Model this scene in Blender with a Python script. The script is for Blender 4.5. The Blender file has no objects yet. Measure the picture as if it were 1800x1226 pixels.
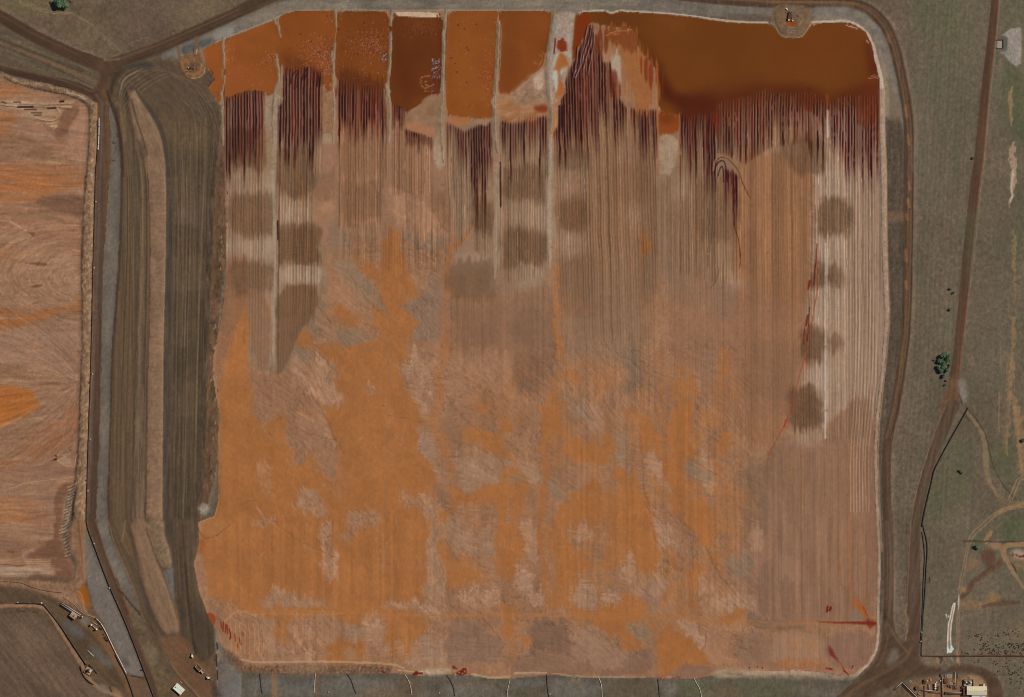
import bpy, bmesh, math, random
import numpy as np
from mathutils import Vector, Matrix

# ---------------------------------------------------------------- camera, sky, sun, exposure
scene = bpy.context.scene
CAM_H = 5000.0
cam_d = bpy.data.cameras.new('survey_camera')
cam_d.sensor_fit = 'HORIZONTAL'; cam_d.sensor_width = 36.0
cam_d.lens = 36.0 * CAM_H / 1080.0
cam_d.clip_start = 100.0; cam_d.clip_end = 30000.0
cam = bpy.data.objects.new('survey_camera', cam_d)
scene.collection.objects.link(cam)
cam.location = (0.0, 0.0, CAM_H + 2.0); cam.rotation_euler = (0, 0, 0)
scene.camera = cam

SUN_EL, SUN_AZ = math.radians(47), math.radians(62)       # sun in the east-north-east
world = bpy.data.worlds.new('World'); scene.world = world; world.use_nodes = True
wn = world.node_tree.nodes; wl_ = world.node_tree.links
sky = wn.new('ShaderNodeTexSky'); sky.sky_type = 'NISHITA'; sky.sun_disc = False
sky.sun_elevation = SUN_EL; sky.sun_rotation = SUN_AZ
bg = wn['Background']; bg.inputs['Strength'].default_value = 0.05
wl_.new(sky.outputs['Color'], bg.inputs['Color'])
sun_d = bpy.data.lights.new('sun', 'SUN'); sun_d.energy = 3.7; sun_d.angle = math.radians(0.5); sun_d.color = (1.0, 0.955, 0.875)
sun = bpy.data.objects.new('sun', sun_d); scene.collection.objects.link(sun)
to_sun = Vector((math.sin(SUN_AZ) * math.cos(SUN_EL), math.cos(SUN_AZ) * math.cos(SUN_EL), math.sin(SUN_EL)))
sun.rotation_euler = to_sun.to_track_quat('Z', 'Y').to_euler()
sun.location = to_sun * 900
scene.view_settings.view_transform = 'Standard'; scene.view_settings.look = 'None'
scene.view_settings.exposure = 0.0; scene.view_settings.gamma = 1.0; scene.view_settings.use_curve_mapping = False
scene.render.engine = 'CYCLES'
scene.cycles.pixel_filter_type = 'BLACKMAN_HARRIS'; scene.cycles.filter_width = 1.0
scene.cycles.max_bounces = 4; scene.cycles.diffuse_bounces = 2; scene.cycles.glossy_bounces = 2

# ---------------------------------------------------------------- survey grid
# plan coordinates: e = east, s = south, one unit = 0.6 m on the ground
UNIT = 0.6
GAIN = 1.0
SE, SS = 1.2, 1.9
E0, S0, NE, NS = -90.0, -90.0, 1651, 741
ee = (E0 + SE * np.arange(NE)).astype(np.float32)
ss = (S0 + SS * np.arange(NS)).astype(np.float32)
EE, SSG = np.meshgrid(ee, ss)
COL = np.zeros((NS, NE, 3), np.float32)      # soil and mud colours, some slope and furrow shading included (display values, made linear at the end)
HGT = np.zeros((NS, NE), np.float32)         # metres
REL = np.zeros((NS, NE), np.float32)         # fine relief laid on top, metres
LAB = np.zeros((NS, NE), np.int16)           # which piece of the setting a cell belongs to
RT = np.random.default_rng(7).random((512, 512)).astype(np.float32)

def wx(e): return (e - 900.0) * UNIT
def wy(s): return (613.0 - s) * UNIT

def vnoise(E, S, sx, sy, seed=0, ang=0.0):
    """value noise -1..1, stretched sx by sy, turned by ang degrees"""
    if ang:
        c, n = math.cos(math.radians(ang)), math.sin(math.radians(ang))
        a, b = (E * c + S * n) / sx, (-E * n + S * c) / sy
    else:
        a, b = E / sx, S / sy
    a = a + seed * 17.31; b = b + seed * 9.77
    ia = np.floor(a).astype(np.int32); ib = np.floor(b).astype(np.int32)
    fa = (a - ia).astype(np.float32); fb = (b - ib).astype(np.float32)
    fa = fa * fa * (3 - 2 * fa); fb = fb * fb * (3 - 2 * fb)
    i0, i1, j0, j1 = ia & 511, (ia + 1) & 511, ib & 511, (ib + 1) & 511
    t = RT[j0, i0] * (1 - fa) + RT[j0, i1] * fa
    u = RT[j1, i0] * (1 - fa) + RT[j1, i1] * fa
    return (t * (1 - fb) + u * fb) * 2 - 1

def fbm(E, S, sx, sy, seed=0, ang=0.0, octv=3):
    o = 0; a = 1.0; t = 0
    for k in range(octv):
        o = o + a * vnoise(E, S, sx / 2 ** k, sy / 2 ** k, seed + 31 * k, ang); t += a; a *= 0.55
    return o / t * 1.25

def blur(m, re, rs=None):
    rs = re if rs is None else rs
    for ax, r, st in ((1, re, SE), (0, rs, SS)):
        k = int(round(r / st))
        if k < 1: continue
        for _ in range(2):
            p = [(0, 0)] * m.ndim; p[ax] = (k + 1, k)
            c = np.cumsum(np.pad(m, p, mode='edge'), axis=ax, dtype=np.float64)
            n = m.shape[ax]
            hi = np.take(c, np.arange(2 * k + 1, 2 * k + 1 + n), axis=ax)
            lo = np.take(c, np.arange(0, n), axis=ax)
            m = ((hi - lo) / (2 * k + 1)).astype(np.float32)
    return m

def window(e0, e1, s0, s1):
    i0 = max(0, int((e0 - E0) / SE)); i1 = min(NE, int((e1 - E0) / SE) + 2)
    j0 = max(0, int((s0 - S0) / SS)); j1 = min(NS, int((s1 - S0) / SS) + 2)
    return slice(j0, max(j0, j1)), slice(i0, max(i0, i1))

def X(t):
    return [tuple(float(v) for v in p.split(',')) for p in t.split()]
def T(r, c, t):
    """survey sheet r, c: local drawing coordinates to plan coordinates"""
    x0, y0 = (0, 450, 900, 1350)[c], (0, 300, 610, 916)[r]
    return [(x0 + x * 0.25281, y0 + y * 0.25286) for x, y in X(t)]

def chaikin(p, n=2, closed=True):
    p = np.array(p, float)
    for _ in range(n):
        q = np.roll(p, -1, 0) if closed else p[1:]
        a = p if closed else p[:-1]
        r = np.empty((2 * len(a), 2)); r[0::2] = a * .75 + q * .25; r[1::2] = a * .25 + q * .75
        if not closed: r = np.vstack([p[:1], r, p[-1:]])
        p = r
    return p

class Mk:
    """a mask over a window of the grid"""
    def __init__(s, sl, m, E, S): s.sl, s.m, s.E, s.S = sl, m, E, S

def poly(pts, smooth=1, feather=0.0, warp=None, seed=1):
    """warp = (amount east, amount south, grain east, grain south)"""
    p = chaikin(pts, smooth) if smooth else np.array(pts, float)
    we, ws = (warp[0], warp[1]) if warp else (0, 0)
    pad = max(we, ws) + feather * 2.5 + 3
    sl = window(p[:, 0].min() - pad, p[:, 0].max() + pad, p[:, 1].min() - pad, p[:, 1].max() + pad)
    E, S = EE[sl], SSG[sl]
    A, B = E, S
    if warp:
        if we: A = E + we * fbm(E, S, warp[2], warp[3], seed, 0, 3)
        if ws: B = S + ws * fbm(E, S, warp[2], warp[3], seed + 5, 0, 3)
    ins = np.zeros(E.shape, bool)
    n = len(p)
    for i in range(n):
        x1, y1 = p[i]; x2, y2 = p[(i + 1) % n]
        if y1 == y2: continue
        lo, hi = min(y1, y2) - ws * 1.4 - 2, max(y1, y2) + ws * 1.4 + 2
        if E.shape[0] == 0: continue
        r0 = max(0, int((lo - S[0, 0]) / SS) if E.size else 0); r1 = min(E.shape[0], int((hi - S[0, 0]) / SS) + 2) if E.size else 0
        if r1 <= r0: continue
        a, b = A[r0:r1], B[r0:r1]
        ins[r0:r1] ^= ((y1 > b) != (y2 > b)) & (a < (x2 - x1) * (b - y1) / (y2 - y1) + x1)
    m = ins.astype(np.float32)
    if feather: m = blur(m, feather)
    return Mk(sl, m, E, S)

def line(pts, w, smooth=2, soft=1.0, warp=None, seed=1):
    """a stroke; w is one width or one per point"""
    ws_ = np.full(len(pts), float(w)) if np.isscalar(w) else np.array(w, float)
    P3 = np.column_stack([np.array(pts, float), ws_])
    if smooth and len(pts) > 2:
        for _ in range(smooth):
            a, q = P3[:-1], P3[1:]
            r = np.empty((2 * len(a), 3)); r[0::2] = a * .75 + q * .25; r[1::2] = a * .25 + q * .75
            P3 = np.vstack([P3[:1], r, P3[-1:]])
    wm = P3[:, 2].max() / 2 + soft + 2 + ((max(warp[0], warp[1])) * 1.4 if warp else 0)
    sl = window(P3[:, 0].min() - wm, P3[:, 0].max() + wm, P3[:, 1].min() - wm, P3[:, 1].max() + wm)
    E, S = EE[sl], SSG[sl]
    m = np.zeros(E.shape, np.float32)
    if not E.size: return Mk(sl, m, E, S)
    A, B = E, S
    if warp:
        A = E + warp[0] * fbm(E, S, warp[2], warp[3], seed, 0, 2); B = S + warp[1] * fbm(E, S, warp[2], warp[3], seed + 5, 0, 2)
    for k in range(len(P3) - 1):
        x1, y1, w1 = P3[k]; x2, y2, w2 = P3[k + 1]
        i0 = max(0, int((min(x1, x2) - wm - E[0, 0]) / SE)); i1 = int((max(x1, x2) + wm - E[0, 0]) / SE) + 2
        j0 = max(0, int((min(y1, y2) - wm - S[0, 0]) / SS)); j1 = int((max(y1, y2) + wm - S[0, 0]) / SS) + 2
        if i1 <= 0 or j1 <= 0: continue
        a, b = A[j0:j1, i0:i1], B[j0:j1, i0:i1]
        if not a.size: continue
        dx, dy = x2 - x1, y2 - y1; l2 = dx * dx + dy * dy + 1e-9
        t = np.clip(((a - x1) * dx + (b - y1) * dy) / l2, 0, 1)
        d = np.hypot(a - x1 - t * dx, b - y1 - t * dy)
        h = (w1 + (w2 - w1) * t) / 2
        m[j0:j1, i0:i1] = np.maximum(m[j0:j1, i0:i1], np.clip((h - d) / soft + 0.5, 0, 1) * np.clip(h * 2 / 1.5, 0.15, 1))
    return Mk(sl, m, E, S)

LABELS = ['ground']
def lab(name):
    LABELS.append(name); return len(LABELS) - 1

def put(mk, col=None, a=1.0, col2=None, n=None, mul=None, br=None, h=None, ha=None, L=None, seed=3):
    """lay a colour (mottled to col2 by noise n = (sx, sy, angle)), brightness noise br = [(amount, sx, sy, angle)], height h or added height ha, label L"""
    sl, m = mk.sl, mk.m
    if not m.size: return
    w = (m * a)[..., None]
    if col is not None:
        c = np.array(col, np.float32)
        if col2 is not None:
            t = np.clip(fbm(mk.E, mk.S, n[0], n[1], seed, n[2], 3) * 0.9 + 0.5, 0, 1)[..., None]
            c = c * (1 - t) + np.array(col2, np.float32) * t
        if br:
            f = 1.0
            for k, (am, sx, sy, an) in enumerate(br):
                f = f + am * fbm(mk.E, mk.S, sx, sy, seed + 11 * k + 2, an, 2)
            c = c * (f[..., None])
        COL[sl] = COL[sl] * (1 - w) + c * w
    if mul is not None:
        COL[sl] *= 1 - w * (1 - np.array(mul, np.float32))
    if h is not None: HGT[sl] = HGT[sl] * (1 - m) + h * m
    if ha is not None: REL[sl] += ha * m
    if L is not None: LAB[sl][m > 0.5] = L

def band(le, ri, **k):
    """ground between two long curves"""
    sm = k.pop('smooth', 0); fe = k.pop('feather', 0.6); wp = k.pop('warp', None); sd = k.get('seed', 1)
    a = chaikin(le, 2, False); b = chaikin(ri, 2, False)
    put(poly(np.vstack([a, b[::-1]]), sm, fe, wp, sd), **k)

def rills(mk, amt, scale, freq, seed=1, ang=0.0, asp=1.0):
    """fine curved lines of dried flow, as contour lines of a smooth field"""
    w = fbm(mk.E, mk.S, scale, scale * asp, seed, ang, 3)
    c = np.sin(w * freq * 6.283) * .6 + np.sin(w * freq * 15.1 + 1.7) * .4
    COL[mk.sl] *= (1 + amt * c * mk.m)[..., None]
    REL[mk.sl] += (0.05 * c * mk.m)

def inside(mk, lim):
    """clip a mask to another one"""
    f = np.zeros((NS, NE), np.float32); f[lim.sl] = lim.m
    mk.m = mk.m * f[mk.sl]; return mk

def brushed(sl, theta, seed, steps=14, step=1.6, grain=1.7):
    """streaky noise drawn out along a field of directions (degrees), as mud dries where it flowed"""
    E, S = EE[sl], SSG[sl]
    c, n = np.cos(np.radians(theta)), np.sin(np.radians(theta))
    o = np.zeros(E.shape, np.float32)
    for k in range(-steps // 2, steps // 2 + 1):
        o += vnoise(E + c * step * k, S + n * step * k, grain, grain, seed)
    return o / (steps + 1) * 3.2
# ---------------------------------------------------------------- natural ground
EAST = (EE > 1560)
g0 = np.array((106, 90, 74), np.float32); g1 = np.array((93, 80, 65), np.float32)
t = np.clip(fbm(EE, SSG, 70, 70, 1, 0, 4) * .8 + .5, 0, 1)[..., None]
COL[:] = g0 * (1 - t) + g1 * t
f = np.clip(fbm(EE, SSG, 7, 110, 5, 4, 3) * .55 + fbm(EE, SSG, 60, 60, 6, 0, 3) * .5 + .25, 0, 1)
f = f * np.clip((EE - 1580) / 40, 0, 1) * np.clip((1190 - SSG) / 100, .25, 1)
gz = np.clip((330 - SSG) / 260, 0, 1) * np.clip((EE - 1590) / 30, 0, 1) * .35 + np.clip((EE - 1745) / 40, 0, 1) * .3
f = np.clip(f * .26 + gz * .75 * np.clip(fbm(EE, SSG, 12, 60, 8, 2, 3) + .55, 0, 1), 0, .8)[..., None]
COL[:] = COL * (1 - f) + np.array((84, 88, 62), np.float32) * f
f = (np.clip(fbm(EE, SSG, 9, 90, 9, 3, 3) * .8, 0, 1) * np.clip((EE - 1560) / 40, 0, 1) * .5)[..., None]
COL[:] = COL * (1 - f) + np.array((118, 100, 80), np.float32) * f
COL *= (1 + .07 * vnoise(EE, SSG, 2.2, 2.6, 12) + .07 * vnoise(EE, SSG, 4.5, 5, 13))[..., None]

f = (np.clip((EE - 1585) / 30, 0, 1) * np.clip(.55 + .6 * fbm(EE, SSG, 90, 120, 15, 0, 3), 0, 1) * .45)[..., None]
COL[:] = COL * (1 - f) + np.array((108, 100, 82), np.float32) * f
for q in range(90):
    rnd = random.Random(q); e = rnd.uniform(1608, 1795); s = rnd.uniform(-20, 1140)
    put(line([(e, s), (e - 2, s + rnd.uniform(20, 90))], rnd.uniform(1.5, 5), 0, 3, (2, 0, 5, 20), q), ((124, 110, 88), (84, 88, 62), (88, 76, 64))[q % 3], .3)
# north-west paddock
put(poly(X('-90,-90 600,-90 505,2 340,66 215,104 190,104 130,78 -90,-40'), 0, 1), (92, 77, 60), 1, (104, 88, 68), (60, 40, 20), br=[(.08, 3, 3, 0), (.07, 9, 6, 25)], seed=4)
put(poly(X('250,-20 400,-20 330,20 290,70 230,85 200,60'), 1, 14), (100, 80, 70), .5, br=[(.08, 5, 3, 20)], seed=8)
put(poly(X('270,10 380,-10 400,20 330,45'), 1, 10), (118, 102, 76), .45, br=[(.1, 5, 3, 20)], seed=9)
put(poly(X('-20,-20 90,-20 70,20 20,40 -20,20'), 1, 10), (112, 100, 72), .4, br=[(.1, 5, 3, 20)], seed=10)
for p, w in (('35,2 75,16 105,23 128,22', 1.6), ('35,6 75,21 105,25.5 128,24.5', 1.6), ('128,23 165,45 205,85 212,90', 1.3), ('134,26 166,50 200,86', 1.2), ('212,90 235,72 265,66', 1.3)):
    put(line(X(p), w, 2, 1.2, (1.5, 1.5, 8, 8)), (146, 126, 96), .55)
put(line(T(0,0,'0,40 200,160 330,260 480,330 640,375 720,410 830,412 960,360 1150,290 1400,165 1600,75 1780,-10'), 2.0, 2, 1.5, (2, 2, 6, 6)), (128, 96, 66), .6)

# strip between the north-west roads
put(poly(T(0,0,'-360,0 0,145 180,235 360,330 560,410 680,490 690,560 640,600 500,575 300,520 0,450 -360,380'), 1, 1.5), (88, 74, 58), 1, (98, 84, 66), (60, 8, 22), br=[(.09, 40, 3, 20), (.06, 3, 3, 0)], h=0.6)
put(line(T(0,0,'-200,210 0,300 200,375 400,455 560,530 680,575'), [2.5, 3, 4, 5, 5, 4], 2, 3, (1, 1, 20, 4)), (116, 88, 60), .8)
put(line(T(0,0,'-200,180 0,270 200,350 400,430 560,500'), 3, 2, 2.5), (66, 52, 42), .6)
put(line(T(0,0,'-200,230 0,318 200,395 400,478 620,590'), 1.6, 2, 1.6), (64, 52, 42), .7)
put(line(T(0,0,'-200,90 0,185 250,300 450,390 640,500'), 5, 2, 5), (104, 92, 74), .5)

# ---------------------------------------------------------------- roads in the north-west
RD1 = lab('haul_road'); RD2 = lab('haul_road'); RD3 = lab('haul_road'); RDJ = lab('road_junction')
put(line(T(0,0,'-400,-80 0,115 200,240 400,335 560,405 700,455 770,480'), [19, 19, 20, 21, 22, 25, 26], 2, 2.2, (.8, .8, 30, 30)), (78, 58, 44), 1, (70, 52, 40), (50, 4, 27), br=[(.09, 60, 2.5, 27)], h=1.0, L=RD1)
put(line(T(0,0,'-400,-130 0,68 200,190 400,290 560,362 640,385'), 2.4, 2, 2), (64, 44, 34), .7)
put(line(T(0,0,'-400,-95 0,100 200,222 400,318 560,390'), 3, 2, 2.5), (92, 64, 46), .6)
put(line(T(0,0,'760,460 900,415 1100,335 1300,250 1500,160 1780,28 2000,-70 2300,-120'), [26, 23, 21, 22, 22, 22, 20, 18], 2, 2, (.8, .8, 30, 30)), (82, 63, 48), 1, (74, 57, 44), (60, 4, -22), br=[(.1, 70, 2.2, -23)], h=1.0, L=RD2)
put(line(T(0,0,'800,420 1000,350 1300,228 1600,95 1780,10'), 2.4, 2, 2), (112, 80, 52), .6)
put(line(T(0,0,'900,435 1100,365 1300,275 1500,190 1780,60'), 2.2, 2, 2), (60, 46, 36), .6)
put(line(T(0,0,'-400,400 0,480 200,525 400,572 560,612 650,655 710,735'), [14, 14, 15, 16, 16, 16, 12], 2, 2, (.8, .8, 30, 30)), (78, 58, 44), 1, (68, 51, 40), (50, 4, 12), br=[(.1, 60, 2.5, 12)], h=1.0, L=RD3)
put(line(T(0,0,'-400,420 0,498 200,545 400,592 520,622'), 2.6, 2, 2), (60, 44, 35), .7)
put(line(T(0,0,'-400,375 0,455 300,520 500,580 640,640'), 1.6, 2, 1.6), (118, 90, 64), .6)
put(poly(T(0,0,'640,400 730,425 850,415 860,445 800,470 770,520 745,620 740,730 700,740 660,680 640,640 670,600 690,550 690,500 640,450'), 1, 2), (84, 62, 46), 1, (76, 57, 43), (20, 12, 50), br=[(.06, 20, 6, 60)], h=1.0, L=RDJ)
put(line(T(0,0,'725,418 780,416 830,410'), 3, 1, 3), (150, 118, 90), .5)
put(line(T(0,0,'670,660 690,690 720,730'), 4, 1, 3), (112, 84, 60), .6)
# ---------------------------------------------------------------- the long western embankment (terraces side by side)
def at(c, *xs):
    return [(x, y) for x, y in zip(xs, c)]
VS = (180, 190, 250, 310, 452, 610, 760, 850, 916)
curve = lambda *xs: list(zip(xs, VS))
B = {}
B['mud']   = curve(157, 159, 157, 149, 142, 144, 138, 132, 127)
B['rim']   = curve(168, 169, 167, 165, 163, 160, 155, 151, 149)
B['pipe']  = curve(171, 171, 172, 168, 165, 162, 157, 153, 152)
B['road0'] = curve(177, 176, 175, 171, 168, 164, 159, 155, 154)
B['road1'] = curve(186, 185, 183, 181, 182, 177, 174, 170, 168)
B['gray0'] = curve(190, 191, 196, 192, 182, 178, 176, 171, 169)
B['gray1'] = curve(193, 203, 209, 213, 210, 196, 193, 190, 190)
B['dk1']   = curve(198, 208, 214, 216, 214, 200, 195, 193, 193)
B['a1']    = curve(216, 222, 226, 234, 236, 238, 233, 232, 228)
B['a2']    = curve(222, 228, 236, 248, 246, 240, 237, 235, 232)
B['b1']    = curve(226, 234, 248, 254, 258, 256, 257, 256, 254)
B['c1']    = curve(230, 240, 254, 262, 266, 262, 260, 259, 257)
B['d1']    = curve(238, 258, 284, 293, 292, 288, 287, 286, 286)
B['e1']    = curve(250, 272, 294, 300, 306, 302, 302, 300, 298)
B['f1']    = curve(368, 378, 378, 372, 364, 358, 354, 350, 346)
B['g1']    = curve(378, 386, 385, 378, 373, 366, 362, 358, 350)
B['h1']    = curve(388, 393, 396, 395, 398, 378, 384, 378, 352)
EMB = lab('western_embankment'); RDW = lab('haul_road'); PAD = lab('gravel_strip'); TER = lab('embankment_terrace'); BANK = lab('mud_bank')
# apron where the embankment starts, ploughed in arcs
put(poly(T(0,0,'780,520 830,470 900,445 1050,420 1120,400 1180,350 1260,330 1400,330 1420,480 1500,560 1450,620 1530,740 1530,1226 850,1226 800,800 760,700 745,640'), 1, 1.5), (94, 76, 58), 1, (84, 68, 52), (30, 8, 40), br=[(.10, 60, 3, 40), (.06, 4, 3, 0)], h=2.0, L=EMB)
band(B['gray0'], B['h1'], col=(88, 70, 53), col2=(78, 63, 49), n=(8, 90, 0), br=[(.09, 2.6, 120, 0), (.05, 6, 12, 0)], h=3.0, L=EMB, seed=21)
band(B['pipe'], B['gray0'], col=(104, 78, 54), col2=(92, 68, 48), n=(5, 60, 0), br=[(.07, 2.5, 60, 0)], h=1.4, L=EMB, seed=22)
band(B['road0'], B['road1'], col=(88, 67, 54), col2=(80, 60, 47), n=(4, 80, 0), br=[(.09, 2.4, 90, 0)], h=1.2, L=RDW, seed=23)
band(curve(178, 177, 177, 174, 170, 165, 160, 156, 155), curve(182, 181, 180, 177, 174, 167, 162, 158, 157), col=(106, 92, 84), a=.7, feather=1.5)
band(B['gray0'], B['gray1'], col=(114, 102, 90), col2=(101, 90, 80), n=(18, 40, 0), br=[(.06, 3, 5, 30)], warp=(2.2, 2, 6, 14), h=1.8, L=PAD, seed=24)
put(poly(X('180,152 193,165 207,195 212,210 205,215 197,190 188,170 182,175 180,165'), 1, 2), (112, 80, 52), .7)
band(B['gray1'], B['dk1'], col=(74, 60, 49), a=.9, warp=(1.5, 1, 5, 12), feather=1.2)
band(B['dk1'], B['a1'], col=(104, 82, 60), col2=(92, 72, 53), n=(4, 90, 0), br=[(.11, 2.2, 150, 0)], h=3.0, seed=25)
band(B['a1'], B['a2'], col=(82, 68, 54), col2=(96, 80, 62), n=(4, 60, 0), br=[(.1, 2.4, 60, 0)], seed=26)
band(B['a2'], B['b1'], col=(118, 94, 74), col2=(96, 78, 60), n=(4, 50, 0), br=[(.1, 2.6, 26, 0)], warp=(1.2, 1, 4, 14), h=4.2, seed=27)
band(B['b1'], B['c1'], col=(106, 82, 60), col2=(88, 72, 56), n=(4, 60, 0), br=[(.09, 2.4, 60, 0)], h=4.4, seed=28)
band(B['c1'], B['d1'], col=(134, 104, 80), col2=(122, 95, 74), n=(14, 30, 0), br=[(.06, 8, 2.4, 8), (.05, 3, 3, 0)], warp=(1.2, 1, 4, 8), h=5.2, L=TER, seed=29)
band(B['d1'], B['e1'], col=(70, 60, 51), col2=(80, 68, 56), n=(4, 40, 0), br=[(.1, 2.6, 30, 0)], h=3.6, seed=30, feather=1)
band(B['e1'], B['f1'], col=(88, 72, 54), col2=(78, 65, 50), n=(10, 60, 0), br=[(.12, 2.6, 140, 0), (.05, 5, 8, 0)], h=3.0, seed=31)
for s0, s1, k in ((200, 345, .98), (395, 452, .9), (452, 512, 1.04), (512, 565, .92), (610, 668, .92), (668, 735, 1.03), (735, 800, .95), (800, 850, .98), (850, 916, .95)):
    put(poly([(303, s0), (362, s0), (362, s1), (303, s1)], 0, 4, (6, 6, 14, 14)), mul=(k, k, k))
put(poly(X('270,200 330,180 365,220 370,260 300,260'), 1, 10), (110, 86, 62), .6)
put(poly(X('305,365 345,372 345,395 310,390'), 1, 6), (112, 100, 86), .35)
for q in range(24):
    e = 304 + 2.5 * q + 1.0 * math.sin(q * 5)
    s_ = 180 + 40 * math.sin(q * 2.3); s2 = 900 - 100 * abs(math.sin(q * 1.7))
    off = -np.array([0, 0, 4, 8, 12]) * .8
    put(line(list(zip(e + off, (s_, 320, 480, 700, s2))), 1.4, 2, 1.4, (1, 0, 10, 60), q), (120, 98, 70) if q % 3 else (58, 48, 40), .32)
band(B['f1'], B['g1'], col=(66, 54, 43), col2=(88, 72, 56), n=(4, 16, 0), br=[(.12, 3, 20, 0)], seed=32, warp=(1.5, 1, 5, 12))
band(B['g1'], B['h1'], col=(104, 77, 56), col2=(86, 66, 49), n=(8, 22, 0), br=[(.14, 3.5, 9, 0), (.08, 2.6, 3, 0)], h=2.2, L=BANK, seed=33, warp=(1.8, 1, 5, 9))
put(poly(X('212,150 300,150 372,164 384,186 386,215 330,222 300,208 270,196 240,192 222,200'), 1, 12), (90, 73, 56), .85, (82, 67, 51), (30, 8, 40), br=[(.08, 40, 3, 45), (.05, 4, 4, 0)], seed=34)
for q in range(44):
    rnd = random.Random(q + 400); k_ = rnd.uniform(.12, .98)
    lo_, hi_ = ('dk1', 'a1') if q % 3 == 0 else (('a2', 'c1') if q % 3 == 1 else ('e1', 'f1'))
    pts = [(a_[0] + (b_[0] - a_[0]) * k_, a_[1]) for a_, b_ in zip(B[lo_], B[hi_])][rnd.randint(0, 3):rnd.randint(5, 9)]
    put(line(pts, rnd.uniform(1.2, 2.2), 2, 1.4, (.9, 0, 8, 60), q), ((138, 112, 84), (58, 48, 40), (116, 92, 68))[rnd.randint(0, 2)], rnd.uniform(.25, .55))
for q in range(30):
    rnd = random.Random(q + 500); s_ = rnd.uniform(230, 880); a_ = np.interp(s_, VS, [p[0] for p in B['c1']]); b_ = np.interp(s_, VS, [p[0] for p in B['d1']])
    put(line([(a_ + rnd.uniform(0, 8), s_), (b_ - rnd.uniform(-2, 4), s_ + rnd.gauss(0, 1.5))], rnd.uniform(1.2, 2.6), 0, 1.6, (1, 1, 5, 5), q), ((150, 118, 92), (104, 80, 60))[q % 2], .35)
put(line([(x_ - 1.5, y_) for x_, y_ in B['d1']], 1.6, 2, 1.3, (.8, .8, 4, 6)), (156, 124, 96), .5)
# ploughed arcs round the northern end
for k in range(14):
    o = k * 5.2
    p = T(0,0,'0,0')[:0] + [(208 + .1 * o, 170 + o * .6), (206 + o * .35, 140 + o * .55), (222 + o * .6, 122 + o * .42), (250 + o * .85, 112 + o * .22), (285 + o * 1.0, 118 + o * .5), (318 + o * .9, 150 + o * .8), (338 + o * .7, 190 + o * .6)]
    put(line(p, 1.5 + (k % 3) * .5, 2, 1.6, (1.2, 1.2, 12, 12), k), (122, 102, 80) if k % 2 else (66, 54, 44), .38)
put(poly(T(0,0,'850,470 960,440 1020,425 1090,450 1040,468 930,472 870,490'), 1, 1.2), (62, 58, 54), .9)
put(poly(T(0,0,'780,540 800,500 840,475 880,470 830,520 790,600 780,680 760,640'), 1, 1.5), (58, 46, 37), .7)
put(line(T(0,0,'745,640 770,720 800,800 830,900 850,1050 855,1226'), [6, 5, 5, 5, 4, 4], 2, 2), (62, 49, 38), .75)
# light terrace head
put(poly(T(0,0,'880,640 905,605 940,630 970,690 1050,800 1110,900 1145,1050 1160,1226 1020,1226 1000,1100 950,960 920,860 900,740'), 1, 1.2, (1, 1, 6, 10)), (134, 106, 82), .9, (120, 94, 72), (10, 26, -25), br=[(.08, 12, 2.4, 70)], h=5.2, L=TER)
put(poly(T(0,0,'885,615 920,590 945,625 920,650'), 1, 1.5), (66, 52, 42), .8)
put(line(T(0,0,'930,600 980,680 1060,790 1120,890 1150,1010 1165,1150 1175,1226'), [3, 5, 8, 9, 8, 6, 5], 2, 2), (66, 57, 49), .9)
put(line(T(0,0,'900,680 930,820 975,950 1010,1120 1020,1226'), 1.2, 2, 1.2), (148, 116, 84), .7)
put(line(T(0,0,'918,700 948,830 995,960 1025,1080'), 3, 2, 2.5), (70, 58, 48), .7)
put(poly(T(0,0,'960,960 1010,1000 1020,1080 990,1130 980,1040'), 1, 4), (78, 64, 54), .8)
put(line(T(0,0,'840,620 850,570 900,520 980,490'), 2, 2, 2, (1, 1, 5, 5)), (140, 122, 104), .6)
put(line(T(0,0,'832,660 842,580 880,530 960,497'), 1.5, 2, 2, (1, 1, 5, 5)), (140, 122, 104), .4)
for e, s in ((205, 236), (206, 240), (199, 252), (197, 282), (200, 282)):
    put(line([(e, s), (e + 1.5, s + 1)], 2.2, 0, 1), (52, 46, 42), .8)
put(line(X('196,249 203,252'), 1.6, 0, 1), (74, 66, 60), .9); put(line(X('204,256 203,262 201,269'), 1.4, 2, 1), (74, 66, 60), .9)

# ---------------------------------------------------------------- western basin rim
RIM = lab('basin_rim')
band(B['mud'], B['rim'], col=(146, 116, 88), col2=(118, 90, 68), n=(4, 5, 0), br=[(.18, 2.4, 3, 0), (.1, 5, 7, 0)], h=3.4, L=RIM, seed=41, warp=(1.2, 1, 4, 6))
put(line(B['mud'], 4, 2, 2, (2.2, 2, 4, 6), 3), (72, 54, 42), .75)
band(curve(167, 168, 167, 165.5, 163.5, 160, 155, 151.5, 150), curve(171, 170.5, 171, 168, 165, 162, 157, 153.4, 151), col=(150, 106, 72), a=.8)
put(line(T(0,0,'-360,380 0,510 70,555 180,585 300,600 420,630 520,655 600,690 640,740 650,800 640,900 628,1000'), [9, 9, 9, 11, 12, 10, 8, 8, 9, 11, 12, 14], 2, 1.5, (1.4, 1.4, 5, 5)), (142, 114, 88), 1, (112, 88, 66), (4, 4, 0), br=[(.2, 2.4, 3, 0)], h=3.4, L=RIM)
put(line(T(0,0,'0,530 80,575 200,610 330,640 450,660 540,690 600,730 618,800 622,900 610,1050 598,1226'), 3, 2, 1.6, (1.8, 1.8, 4, 4)), (66, 50, 40), .75)
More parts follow.
